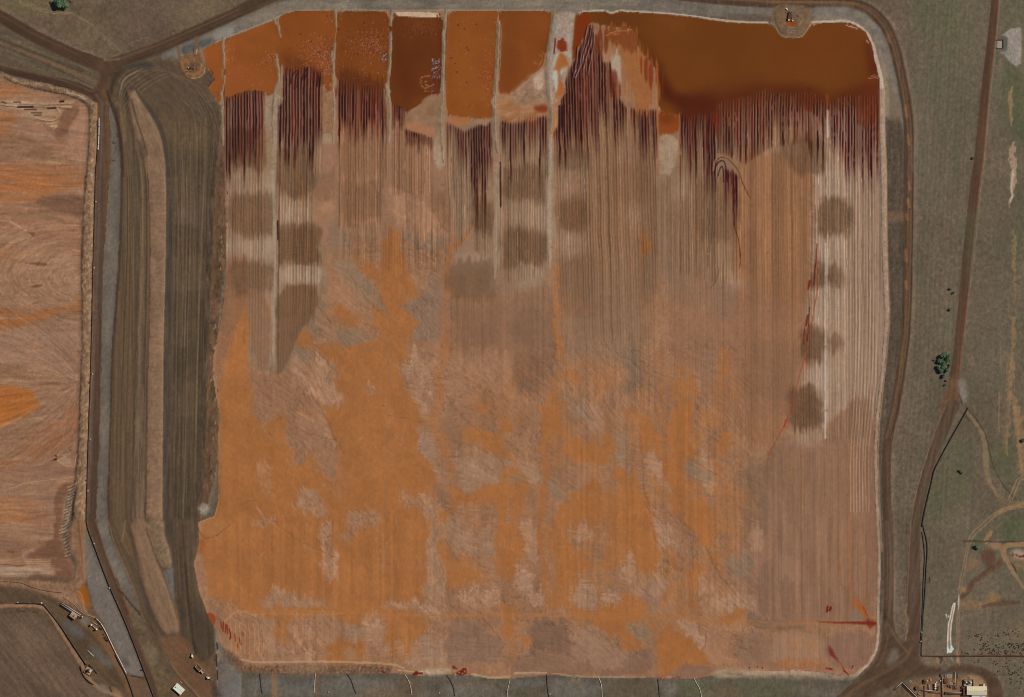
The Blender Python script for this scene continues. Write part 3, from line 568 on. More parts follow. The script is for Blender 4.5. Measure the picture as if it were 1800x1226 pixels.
put(poly(T(0,0,'1250,330 1330,300 1440,270 1500,260 1440,320 1370,350 1300,385 1270,385'), 1, 1.5), (80, 80, 78), .9, br=[(.08, 5, 4, 0)])
put(poly(T(0,0,'1480,230 1560,190 1640,180 1620,240 1540,280 1490,280'), 1, 3), (138, 131, 120), .8)
put(poly(T(0,1,'-120,40 0,-15 130,-30 60,20 0,55 -100,100'), 0, 2), (72, 56, 44), .9)
put(poly(T(0,1,'0,75 130,35 250,20 430,12 430,40 300,60 180,80 60,130 0,160'), 1, 5), (120, 108, 92), .6, br=[(.08, 20, 3, -15)])
# top road and its turn round the north-east corner
put(line(X('1070,-34 1150,-14 1250,-2 1350,5 1430,5 1490,4 1522,13 1548,33 1566,60 1578,100 1588,150 1595,190 1598,230 1597,310 1596,400 1595,500 1592,580 1586,640 1573,720 1560,770 1557,820 1558,880 1562,920 1563,990 1562,1040 1562,1100 1572,1130'),
     [18, 19, 19, 19, 19, 19, 20, 20, 20, 20, 19, 19, 18, 19, 19, 19, 18, 18, 18, 18, 17, 17, 17, 18, 18, 17, 14], 2, 1.6, (.6, .6, 20, 20)), (86, 65, 50), 1, (74, 57, 45), (4, 50, 0), br=[(.09, 2.4, 80, 0), (.05, 3, 3, 0)], h=3.0, L=RDE, seed=83)
RC = X('1250,-3 1350,4 1430,4 1490,4 1522,14 1546,34 1563,62 1575,100 1585,150 1592,190 1597,230 1597,310 1596,400 1594,500 1592,580 1584,640 1571,720 1558,770')
put(line(RC, 3.4, 2, 2.4, (1, 1, 20, 20)), (128, 94, 62), .55); put(line([(a + 4.5, b - 2) for a, b in RC], 2, 2, 2, (1, 1, 20, 20), 4), (120, 90, 62), .4)
put(line([(a + 8, b - 4) for a, b in RC], 1.8, 2, 1.4), (48, 37, 31), .7)
for e, s, l in ((1593, 186, 20), (1597, 240, 14), (1598, 322, 10), (1597, 350, 14), (1593, 495, 12), (1594, 378, 8), (1593, 440, 20), (1562, 62, 12)):
    put(line([(e - 1, s), (e + 1, s + l)], 5, 0, 3, (1, 1, 5, 5), int(s)), (146, 104, 68), .6)
put(line(X('1350,4 1380,6 1440,5 1500,8'), 5, 1, 4), (126, 94, 62), .5)
# eastern grassed bank between rim and road
put(poly(X('1556,205 1580,200 1589,240 1588,320 1587,400 1586,500 1584,575 1577,640 1565,720 1552,770 1548,820 1550,880 1554,930 1554,1000 1553,1050 1546,1090 1545,1030 1545,967 1540,900 1538,838 1538,772 1543,716 1550,648 1556,600 1562,555 1561,500 1558,400 1558,300'), 0, 1), (93, 79, 65), 1, (80, 69, 57), (4, 30, 0), br=[(.13, 2.2, 3, 0), (.05, 3, 60, 0)], h=2.6, L=ESL, seed=84)
put(poly(X('1432,12 1490,12 1522,24 1546,50 1560,85 1572,130 1580,180 1583,205 1560,210 1553,150 1545,100 1530,60 1510,44 1480,37 1432,38'), 0, 1.5), (126, 115, 103), 1, (112, 102, 91), (10, 10, 0), br=[(.05, 3, 3, 0)], h=2.4, L=NSL, seed=85)
put(poly(X('1545,110 1560,130 1575,170 1582,215 1566,215 1556,190'), 1, 5), (114, 96, 76), .8)
put(line(X('1432,34 1480,33 1512,42 1535,68 1548,105 1556,140 1558,200'), [6, 7, 9, 10, 11, 12, 12], 2, 4), (142, 122, 100), .7, br=[(.08, 3, 3, 0)])
put(poly(X('1556,375 1570,372 1588,376 1588,390 1570,391 1557,389'), 0, 2), (118, 92, 70), .8)
# pale crusted rim
RIMC = X('1009,27 1020,22 1036,19.5 1064,18.5 1074,24 1087,18.5 1110,20 1165,23 1216,28 1264,35.5 1304,39 1350,40')
put(line([(360, 86), (389, 70), (417, 59), (450, 46), (483, 33), (500, 24), (518, 19), (586, 17), (690, 19), (800, 18), (900, 18), (975, 19)], 2.0, 2, 1.4, (.5, .5, 8, 8)), (168, 146, 120), .65, L=PRIM)
put(line(RIMC, 2.6, 1, 1.3), (198, 176, 154), .9, h=2.2, L=PRIM)
put(line(X('1426,39 1460,38 1492,37 1510,45 1525,58 1535,78 1541,106 1545,121 1549,139 1551,162'), [3, 4, 4, 4, 4.5, 5, 6, 6, 7, 8], 2, 1.6, (.8, .8, 5, 5)), (200, 178, 158), .9, L=PRIM)
ERIM = X('1551,160 1551,200 1552,260 1554,300 1554,380 1555,430 1557,500 1560,555 1557,590 1553,640 1546,700 1540,760 1539,810 1541,860 1543,920 1546,970 1545,1030 1543,1080 1544,1110 1541,1140 1530,1163 1505,1186 1490,1194 1465,1190 1420,1184 1380,1181 1350,1184 1300,1181 1262,1178')
put(line(ERIM, [10, 9, 9, 9.5, 9, 8, 7.5, 7, 6, 5.5, 5, 5, 5, 5.5, 5, 5, 5, 4.5, 4.5, 5.5, 7, 8, 9, 9, 9, 9, 9, 8, 4], 2, 1.4, (.8, .8, 5, 8)), (158, 131, 108), 1, (172, 147, 124), (5, 12, 0), br=[(.07, 2.4, 4, 0)], h=2.8, L=PRIM, seed=86)
put(line([(a + 4.4, b) for a, b in ERIM[2:16]], 2.4, 2, 1.6), (178, 136, 100), .6)
# ---------------------------------------------------------------- eastern country
SRD = lab('service_road'); SR2 = lab('service_road'); JCT = lab('road_junction'); APR = lab('rubble_apron')
put(line(X('1757,-70 1750,0 1744,60 1738,110 1731,170 1720,290 1714,320 1708,380 1701,440 1694,520 1685,600 1681,640 1677,670'), [13, 13.5, 14, 14, 15, 16, 16, 15.5, 16, 15.5, 14, 14.5, 17], 2, 1.1), (88, 64, 48), 1, (78, 58, 44), (4, 80, 5), br=[(.08, 2.4, 80, 5)], h=.7, L=SRD, seed=87)
put(line(X('1756,-10 1751,60 1744,120 1737,180 1729,280 1721,340 1713,430 1702,520 1693,600 1687,650'), 1.8, 2, 1.4), (120, 72, 48), .7)
put(line(X('1758,-10 1753,60 1747,120 1740,180 1731,280 1724,340 1715,430 1704,520'), 1.2, 2, 1.2, (.8, .8, 4, 4)), (150, 132, 110), .5)
put(poly(X('1671,660 1687,660 1688,690 1690,705 1672,716 1655,722 1652,716 1658,700'), 1, 2), (98, 70, 50), .95, (114, 84, 60), (6, 6, 0), br=[(.05, 3, 30, 10)], h=.7, L=SRD)
put(line(X('1676,714 1670,724 1655,760 1644,790 1632,825 1622,860 1615,890 1609,920 1607,960 1606,1010 1606,1060 1604,1110 1600,1150'), [22, 24, 23, 20, 18, 18, 18, 18, 20, 24, 26, 27, 27], 2, 1.1), (90, 70, 55), 1, (79, 61, 48), (5, 80, 12), br=[(.08, 2.6, 80, 14)], h=.8, L=SR2, seed=88)
put(line(X('1660,718 1640,770 1625,815 1612,860 1604,900 1599,950 1597,1010 1594,1060 1591,1110'), 1.8, 2, 1.5, (.8, .8, 6, 6)), (150, 120, 88), .6)
put(poly(X('1595,966 1606,966 1609,1020 1604,1060 1600,1030'), 1, 4), (104, 84, 72), .5)
# junction in the south-east
put(poly(T(3,3,'790,690 850,690 880,770 950,862 962,780 1066,780 1058,900 1050,950 1075,990 1110,1008 1230,1018 1330,1000 1430,1000 1530,1030 1600,1090 1640,1170 1650,1560 1545,1560 1535,1180 1510,1110 1450,1065 1350,1050 1240,1062 1100,1080 960,1105 860,1150 700,1226 600,1400 300,1400 420,1226 560,1130 640,1085 720,1010 770,920 792,800'), 1, 1.2), (88, 67, 51), 1, (78, 60, 46), (20, 12, -30), br=[(.07, 30, 4, -35), (.04, 3, 3, 0)], h=.9, L=JCT, seed=89)
put(line(T(3,3,'540,1226 640,1140 740,1090 860,1030 960,960 1000,880'), 5, 2, 4, (1, 1, 12, 12)), (112, 82, 58), .6)
put(line(T(3,3,'840,720 880,800 930,870 980,920'), 3, 2, 2), (122, 92, 64), .6)
put(line(T(3,3,'760,1010 820,900 835,800'), 2, 2, 2), (116, 88, 64), .5); put(line(T(3,3,'730,1030 795,910 815,800'), 1.6, 2, 2), (70, 54, 42), .5)
put(poly(T(3,3,'870,870 920,920 900,980 830,1010 820,980 850,920'), 1, 3), (114, 102, 90), .8)
put(poly(T(3,3,'820,690 845,690 840,730 815,740'), 1, 3), (140, 98, 66), .7)
put(poly(T(3,3,'1080,945 1200,940 1200,990 1110,995 1075,975'), 1, 2), (116, 98, 78), .9, br=[(.08, 3, 3, 0)])
put(poly(T(3,3,'200,1100 420,1060 560,1075 640,1090 560,1130 430,1226 430,1400 150,1400 190,1200'), 0, 3), (106, 98, 84), .9, (92, 84, 70), (20, 16, 0), br=[(.07, 4, 4, 0)])
put(poly(T(3,3,'900,1130 1000,1110 1240,1080 1330,1075 1330,1400 700,1400 840,1226'), 0, 2), (104, 84, 64), .95, (92, 76, 58), (12, 8, 0), br=[(.1, 3, 3, 0)])
put(poly(T(3,3,'990,1120 1100,1100 1250,1085 1400,1070 1500,1090 1530,1150 1530,1400 960,1400 980,1226'), 1, 2.5), (138, 102, 72), .9, (118, 90, 66), (8, 8, 0), br=[(.1, 3, 3, 0)])
put(poly(T(3,3,'1365,1100 1400,1070 1460,1078 1510,1120 1525,1170 1522,1400 1365,1400'), 1, 1), (150, 120, 88), .95, br=[(.05, 3, 3, 0)])
put(poly(T(3,3,'1200,1010 1230,1005 1260,1030 1240,1050 1210,1040'), 1, 2), (100, 90, 84), .8)
put(line(T(3,3,'960,580 955,650 975,700 965,760 955,830'), 4, 2, 3, (2, 1, 5, 6)), (142, 116, 86), .7)
put(line(T(3,3,'870,240 880,400 875,640'), 1.4, 1, 1.4), (130, 104, 76), .6)
put(line(T(3,3,'835,10 850,200 852,400 845,600 830,680'), 4.5, 2, 3), (104, 88, 80), .6)
put(line(T(3,3,'815,0 830,200 832,420 822,640'), 2, 2, 1.6), (118, 86, 58), .55)
# pale rubble apron and culvert pad
put(poly(X('1762,61 1778,50 1794,48 1796,60 1795,100 1795,112 1786,118 1778,112 1765,96 1757,92 1767,88 1771,78 1771,66'), 0, .7, (1, 1, 4, 4)), (150, 138, 126), 1, (136, 126, 116), (6, 6, 0), br=[(.1, 2.2, 2.2, 0)], h=.5, L=APR)
put(poly(X('1753,64 1771,65 1770,92 1757,92 1752,92'), 0, 1), (92, 92, 82), .95, br=[(.05, 4, 4, 0)], L=APR)
put(poly(X('1752,71 1763.5,71 1763,85 1752,85'), 0, .5), (112, 100, 84), .9)
put(line(X('1753.5,70.5 1763.5,70.5 1763,85 1752,85.5'), 1.7, 0, .9), (48, 36, 30), .95)
# green and bare patches, old tracks
for z, col, a in (('1590,-20 1680,-20 1670,60 1640,80 1600,30', (90, 94, 66), .3), ('1660,10 1700,0 1690,90 1655,140', (88, 96, 64), .28), ('1640,110 1665,110 1650,200 1632,180', (88, 94, 66), .3), ('1755,120 1800,118 1800,180 1770,210', (78, 84, 56), .5),
                  ('1775,190 1800,170 1805,250 1790,260', (72, 90, 56), .45), ('1785,330 1805,330 1805,480 1788,460', (80, 90, 62), .35), ('1620,160 1655,165 1650,240 1610,260', (106, 90, 82), .4), ('1690,380 1720,360 1715,460 1700,520', (80, 96, 68), .35),
                  ('1650,780 1690,760 1715,800 1705,900 1660,900', (82, 88, 58), .3), ('1625,860 1655,840 1665,900 1640,940', (80, 90, 60), .35), ('1730,790 1790,760 1795,830 1760,860', (84, 88, 58), .35), ('1745,920 1800,900 1805,950 1770,955', (72, 86, 54), .45), ('1712,940 1735,935 1730,965 1710,965', (70, 90, 60), .5)):
    put(poly(X(z), 1, 8, (6, 10, 10, 20)), col, a, br=[(.1, 3, 6, 0)], seed=int(a * 100))
for q in range(22):
    e = 1606 + q * 4.1; lean = 26 - q * .4
    put(line([(e + lean, -40), (e + lean * .55, 180), (e, 420), (e - 6, 640), (e - 26, 860), (e - 30, 1000)], 1.8, 2, 2.4, (2, 0, 10, 80), q + 3), (122, 106, 82) if q % 2 else (76, 74, 56), .2)
put(line(X('1657,30 1650,90 1620,200 1608,250 1605,300'), 4, 2, 4, (1, 1, 12, 12)), (112, 100, 84), .4)
# eroded ochre track by the eastern edge
put(line(X('1781,150 1776,165 1777,200 1780,228'), [1, 7, 7, 1], 2, 1.6, (2, 1, 5, 8)), (146, 116, 84), .8)
put(line(X('1783,250 1778,262 1783,300 1780,340 1775,365'), [3, 12, 10, 7, 2], 2, 1.4, (3, 1, 5, 9)), (160, 134, 110), .9)
put(line(X('1781,300 1779,330 1778,355'), 3, 2, 1.6, (1.5, 1, 5, 9)), (196, 178, 158), .7)
for z, w in (('1783,405 1785,440 1781,470', 4), ('1780,430 1783,470 1786,500 1784,530', 3), ('1782,560 1782,600 1780,610 1781,660 1777,700', 6), ('1776,630 1774,690 1773,760 1770,800', 4), ('1782,700 1788,760 1795,800 1793,830', 8), ('1789,720 1796,780 1801,830', 14)):
    put(line(X(z), w, 2, 1.8, (4, 1, 4, 7), int(w * 7)), (146, 114, 80), .6)
put(line(X('1770,620 1772,700 1766,790'), 8, 2, 3, (4, 2, 4, 6), 5), (136, 108, 78), .3)
put(line(X('1757,690 1756,730 1756,760'), 3, 1, 2, (1, 1, 4, 6)), (138, 110, 82), .6)
put(line(X('1760,600 1759,640'), 3, 1, 2.4, (1, 1, 4, 6)), (138, 110, 82), .4)
# tracks in the south-east
put(poly(X('1684,668 1694,664 1700,680 1701,704 1695,712 1690,700 1686,690'), 1, 2, (1.5, 1.5, 5, 5)), (126, 116, 108), .9, br=[(.08, 3, 3, 0)])
for z, w in (('1686,692 1690,704 1691,712', 1.8), ('1683,712 1688,707 1691,705', 1.6), ('1698,716 1715,735 1726,752', 1.6), ('1694,728 1706,742 1718,740', 2.4)):
    put(line(X(z), w, 2, 1.3, (.8, .8, 4, 4)), (70, 52, 40), .85)
put(line(X('1700,725 1712,740 1722,752 1730,770 1733,800 1735,830 1742,855 1755,872'), [4, 6, 8, 9, 10, 9, 6, 4], 2, 2.4, (1.5, 1.5, 8, 8)), (132, 108, 82), .8)
put(line(X('1716,738 1726,752 1733,764 1738,785 1744,815 1755,840 1770,862 1788,880'), 1.5, 2, 1.2), (56, 44, 36), .8)
for d in (0, 4.5):
    put(line(X('1802,836 1790,840 1784,852 1774,876') if not d else X('1803,840 1793,845 1788,858 1780,878'), 2.0, 2, 1.4, (.8, .8, 5, 5)), (160, 130, 98), .65)
    put(line([(a + d * .7, b + d) for a, b in X('1805,884 1790,888 1770,892 1750,900 1732,916 1712,934 1702,948 1697,975 1690,1010 1686,1035 1684,1070 1682,1110 1683,1150 1684,1165')], 2.0, 2, 1.5, (.8, .8, 5, 5), 3), (156, 124, 92), .6)
put(line(X('1805,882 1785,890 1765,896 1750,905'), 7, 2, 3, (2, 2, 6, 6)), (150, 116, 80), .7)
put(line(X('1754,870 1770,884 1790,886'), 8, 2, 4, (2, 2, 6, 6)), (124, 100, 72), .6)
put(line(X('1742,935 1738,945 1732,950 1735,955'), 6, 2, 3, (2.5, 2.5, 4, 4)), (154, 118, 82), .8)
put(line(X('1750,930 1758,922 1763,918'), 3, 1, 2, (1, 1, 4, 4)), (130, 100, 72), .6)
put(line(X('1693,952 1720,952 1760,953 1805,952'), 2.0, 0, 1.2, (.5, .5, 5, 5)), (54, 44, 36), .85)
put(poly(X('1738,955 1758,953 1763,962 1758,968 1742,964'), 1, 1.5, (1, 1, 4, 4)), (146, 112, 82), .95)
put(line(X('1805,957 1785,957 1768,960 1763,966 1766,980 1775,995 1785,1012 1797,1030 1806,1042'), [8, 8, 9, 10, 9, 8, 6, 4, 3], 2, 1.6, (.8, .8, 5, 5)), (142, 112, 82), .95, br=[(.05, 4, 4, 0)], L=lab('farm_track'))
put(poly(X('1724,966 1748,967 1750,985 1750,1000 1738,1003 1732,990 1724,984'), 1, 1.5, (1.5, 1.5, 5, 5)), (94, 68, 52), .95, br=[(.06, 3, 3, 0)])
put(poly(X('1752,985 1762,982 1764,992 1755,1000 1750,1000'), 1, 1.5), (94, 66, 50), .9)
put(line(X('1744,1000 1728,1012 1712,1022 1706,1032 1698,1044 1690,1050'), [12, 10, 10, 9, 10, 8], 2, 3, (1.2, 1.2, 8, 8)), (92, 68, 52), .9, br=[(.07, 20, 3, -40)])
for q in range(5): put(line(X(f'{1742+q},{1004+q} {1726+q*2},{1016+q*2} {1712+q*2},{1028+q*2}'), 1.2, 2, 1.6), (134, 106, 76), .5)
put(poly(X('1690,1035 1700,1032 1698,1042 1690,1042'), 1, 1.5), (156, 118, 76), .9)
put(poly(X('1690,1052 1710,1054 1720,1060 1740,1048 1755,1058 1735,1066 1720,1072 1705,1068 1690,1075'), 1, 3, (3, 3, 6, 6)), (132, 102, 72), .8, br=[(.1, 3, 3, 0)])
put(line(X('1728,1066 1745,1062 1765,1060 1790,1060'), [5, 8, 9, 6], 2, 3, (2, 2, 8, 6)), (90, 68, 54), .85)
put(poly(X('1736,1042 1748,1040 1760,1052 1750,1062 1738,1056'), 1, 3, (3, 3, 5, 5)), (146, 108, 70), .7)
put(poly(X('1705,978 1722,985 1724,995 1700,1005 1695,998'), 1, 3, (3, 3, 5, 5)), (134, 102, 70), .7)
put(poly(X('1770,975 1785,968 1805,966 1805,1010 1790,1005 1778,995'), 1, 2), (134, 104, 74), .8, (112, 94, 68), (6, 6, 0))
put(poly(X('1778,968 1790,965 1805,972 1805,985 1790,984 1780,980'), 1, 2), (160, 148, 134), .75)
MP = lab('mud_pool')
put(poly(X('1786,973 1790,977 1798,976 1806,975 1806,982 1796,981 1788,979 1784,976'), 1, .5), (128, 52, 24), 1, h=-.1, L=MP)
put(line(X('1780,972 1783,978 1776,976'), 2.2, 1, 1.2), (60, 54, 50), .8)
put(line(X('1779,992 1784,999 1787,1007'), 1.8, 1, 1.1), (44, 36, 32), .9)
put(poly(X('1788,1000 1800,1008 1800,1018 1792,1012'), 1, 2), (76, 100, 58), .8)
put(poly(X('1780,1095 1805,1080 1805,1125 1790,1128 1770,1122 1765,1115'), 1, 8), (124, 104, 76), .5)
put(line(X('1620,1154 1660,1154 1700,1153 1750,1154 1806,1154'), [1.6, 1.6, 3.2, 3.6, 4], 1, 1.2), (72, 46, 38), .9)
put(line(X('1700,1152 1750,1151.4 1806,1151.5'), 1.3, 0, 1.2, (.4, .6, 4, 4)), (146, 112, 96), .7)
put(line(X('1695,1156.5 1720,1156 1760,1157'), 1.3, 0, 1.2, (.4, .6, 4, 4)), (142, 104, 70), .6)
for z, w, c in (('1682,1146 1683,1152', 5, (164, 118, 74)), ('1684,1157 1684,1164', 4, (168, 122, 80)), ('1648,1160 1650,1166', 4, (160, 110, 70)), ('1652,1156 1657,1158 1653,1166', 3, (58, 46, 42)), ('1660,1160 1664,1165', 3, (140, 100, 66)), ('1673,1157 1675,1162', 3, (130, 130, 128))):
    put(line(X(z), w, 1, 1.4, (1, 1, 3, 3)), c, .8)
# drain lined with white stone
DRN = lab('lined_drain')
put(line(X('1677,1063 1674,1078 1671,1090 1669,1105 1668.5,1125 1668,1142'), 4, 2, 1), (142, 116, 90), 1, h=-.25, L=DRN)
for z in ('1678,1061 1674.5,1066 1672,1078 1669.5,1090 1667,1102 1666,1125 1665.5,1140', '1679,1062 1677.5,1070 1675,1084 1672,1100 1671,1118 1671.5,1135'):
    put(line(X(z), 1.9, 2, 1.1, (.5, .5, 3, 3)), (214, 204, 190), .95, ha=.25)
put(poly(X('1671.5,1133 1677,1142 1673,1148 1668,1148 1664.5,1150 1666,1136 1668,1140 1670,1144'), 0, .6), (196, 206, 202), .95, L=DRN)
put(line(X('1686,1047 1685.5,1058 1685,1071'), [1.6, 3, 1.4], 1, 1.2), (182, 172, 168), .85)
for e, s in ((1663, 1081.5), (1667, 1083.5), (1664, 1085)): put(line([(e, s), (e + 1.2, s + .6)], 1.9, 0, 1), (206, 198, 184), .9)
# ---------------------------------------------------------------- the main drying bed
BED = lab('drying_bed')
MAINP = X('355,88 367,81 389,71 417,61 450,48 483,35 500,25 518,20 586,18.5 627,19 690,20 780,19 900,19 972,20 1005,23 1036,21 1064,20 1074,26 1087,20 1110,21.5 1165,25 1216,30 1264,37.5 1304,41 1350,42 1365,51 1375,66 1408,68 1426,41 1492,39.5 1507,46 1522,56 1532,76 1538,106 1542,121 1546,139 1546,170 1546,230 1548,300 1549,380 1550,430 1553,520 1556,555 1553,595 1549,648 1542,705 1537,760 1536,810 1537,860 1540,920 1543,967 1542,1030 1540,1090 1541,1118 1538,1142 1526,1165 1500,1186 1488,1188 1420,1179 1350,1180 1300,1180 1279,1183 1216,1194 1165,1192 1140,1191 1052,1191 971,1186 900,1193 867,1194 829,1188 789,1186 728,1187 690,1183 612,1184 551,1184 450,1183 425,1176 422,1160 389,1136 377,1103 364,1078 349,1037 341,992 350,956 349,918 376,908 384,880 384,830 384,760 386,730 380,700 374,660 376,620 390,560 396,500 398,452 397,380 396,300 394,240 394,190 384,182 367,154 377,139 364,119 360,108')
main = poly(MAINP, 0, .5, (.7, .7, 6, 6))
PINK, PINK2, GREY, TAN, ORG, ORG2, DKB, WETB = (154, 112, 82), (142, 103, 76), (130, 107, 86), (158, 124, 97), (163, 104, 58), (154, 98, 55), (118, 86, 65), (104, 72, 50)
put(main, PINK, 1, PINK2, (30, 60, 8), br=[(.05, 2.6, 90, 0), (.05, 4, 5, 0)], h=1.4, L=BED, seed=101)
msl = main.sl; mE, mS = EE[msl], SSG[msl]
THETA = 32 + 55 * fbm(mE, mS, 150, 150, 77, 0, 2) + 18 * fbm(mE, mS, 40, 40, 79, 0, 2)
FLOW = np.zeros((NS, NE), np.float32); FLOW[msl] = brushed(msl, THETA, 5)
COMB = np.zeros((NS, NE), np.float32); COMB[msl] = vnoise(mE, mS, 2.9, 42, 91) * .75 + vnoise(mE, mS, 6, 60, 92) * .4
def mp(pts, col, a=1.0, fe=1.2, wp=(3, 5, 5, 12), rag=.5, cmb=.5, **k):
    mk = inside(poly(pts, 1, max(fe, 3.2) if rag else fe, wp, k.get('seed', 7)), main)
    if rag:
        nz = COMB[mk.sl] * cmb + FLOW[mk.sl] * (1 - cmb)
        t = mk.m - .5 + rag * nz * (1 - np.abs(mk.m * 2 - 1) ** 2)
        mk.m = np.where(mk.m > .999, 1, np.clip(t * 2.6 + .5, 0, 1)) * (mk.m > .02)
        mk.m = mk.m * (1 - .35 * np.clip(nz - .45, 0, 1))
    put(mk, col, a, **k)
def ml(pts, w, col, a=1.0, soft=1.6, wp=(2, 2, 8, 10), **k):
    put(inside(line(pts, w, 2, soft, wp, k.get('seed', 7)), main), col, a, **k)
CB = (3, 13, 3.2, 40)          # combed edge: the flow ran out along the furrows
DG = (7, 5, 9, 7)              # ragged edge
# --- broad zones
mp(X('386,150 575,120 575,620 520,640 480,660 440,640 400,560 395,400'), (138, 110, 86), .9, 6, br=[(.06, 3, 60, 0)])
mp(X('575,240 790,240 800,330 700,420 590,420 560,300'), (146, 108, 82), .9, 10)
mp(X('780,200 975,200 980,480 900,520 800,500 790,300'), (140, 112, 88), .9, 12)
mp(X('975,180 1160,180 1180,300 1160,560 980,600'), (136, 102, 76), .95, 10)
mp(X('1160,190 1300,190 1310,500 1180,560 1150,400'), (134, 104, 80), .95, 8)
mp(X('1300,230 1440,230 1430,480 1410,620 1390,720 1340,800 1290,760 1290,400'), (143, 101, 70), .95, 6, br=[(.05, 3, 80, 0)])
mp(X('1430,190 1560,190 1560,700 1540,800 1440,780 1420,740 1430,480'), (160, 132, 110), .95, 12, br=[(.05, 3, 80, 0)])
mp(X('1375,755 1440,770 1500,700 1545,700 1545,1090 1500,1100 1340,1095 1300,1000 1310,880 1340,810'), (143, 107, 82), .95, 9, br=[(.05, 3, 90, 0)], col2=(131, 97, 74), n=(10, 60, 0))
mp(X('1310,800 1350,800 1350,1090 1300,1090 1300,900'), (126, 98, 78), .6, 14)
mp(X('345,940 384,880 384,700 400,600 425,470 440,560 430,700 500,820 600,840 790,850 790,1090 380,1090'), ORG, .95, 8, col2=ORG2, n=(40, 30, 20), br=[(.03, 3, 40, 0)])
mp(X('395,470 410,440 440,455 432,540 405,600 390,640 384,700 375,640'), (140, 98, 70), .8, 4)
# --- greyish and dark mud in the middle
for z, c, a in (('978,560 1090,540 1150,560 1120,640 1000,640', (132, 104, 82), .6), ('1085,600 1130,600 1128,690 1090,690', (124, 102, 82), .7), ('980,430 1100,420 1150,450 1140,540 990,540', (132, 102, 78), .5), ('1250,490 1300,495 1300,560 1255,580', (126, 100, 80), .8),
                 ('1310,590 1420,600 1400,680 1330,760 1310,700', (136, 98, 72), .6), ('1225,610 1275,620 1270,690 1230,700', (130, 104, 84), .7)):
    mp(X(z), c, a, 6, (5, 12, 6, 30))
mp(T(2,2,'0,60 130,20 275,40 275,250 220,290 170,360 60,330 0,300') , DKB, .6, 9, (5, 5, 12, 12))
mp(T(1,2,'0,950 240,960 290,1000 280,1226 150,1226 0,1226'), (124, 92, 70), .7, 6)
mp(X('790,455 870,450 975,480 975,700 900,690 800,640'), (126, 94, 72), .5, 16, (8, 10, 14, 18))
mp(X('1170,500 1300,480 1420,560 1400,740 1300,760 1180,620'), (140, 101, 76), .5, 20, (8, 10, 14, 18))
# --- sheet (1,1)
mp(T(1,1,'390,60 560,60 560,300 520,440 470,520 420,500 390,380'), (154, 112, 84), .9, 3)
mp(T(1,1,'400,250 540,200 555,290 500,290'), (168, 124, 96), .8, 3)
mp(T(1,1,'870,120 960,110 1100,180 1215,250 1270,360 1330,440 1310,500 1210,480 1060,470 1000,380 930,330 900,250'), (160, 118, 90), .85, 3, (3, 4, 6, 6), br=[(.06, 8, 4, 30)])
mp(T(1,1,'510,340 600,340 620,430 640,560 700,640 560,600 500,540 500,420'), (136, 108, 88), .7, 4)
mp(T(1,1,'1040,420 1180,470 1310,490 1290,520 1080,520'), GREY, .7, 4, DG)
mp(T(1,1,'530,600 620,600 680,700 780,820 900,1000 840,960 740,900 640,820 560,740'), (140, 112, 88), .8, 3, (3, 3, 8, 8))
mp(T(1,1,'430,860 520,820 650,840 720,900 760,1020 700,990 560,920 480,920'), (156, 114, 84), .8, 3, DG)
mp(T(1,1,'400,920 440,960 490,1040 560,1100 620,1200 560,1226 480,1130 400,1060'), (148, 110, 84), .85, 2, (3, 3, 6, 6))
mp(T(1,1,'570,1090 740,1110 770,1226 620,1226'), (134, 108, 84), .8, 3, DG)
mp(T(1,1,'1160,850 1280,700 1320,900 1300,1080 1260,1226 1150,1226 1130,1120 1110,1020 960,940 1000,900'), (134, 106, 86), .85, 4, (4, 4, 8, 8), br=[(.06, 12, 4, -40)])
mp(T(1,1,'960,930 1020,890 1060,880 1080,910 1000,950'), (150, 128, 106), .8, 2, DG)
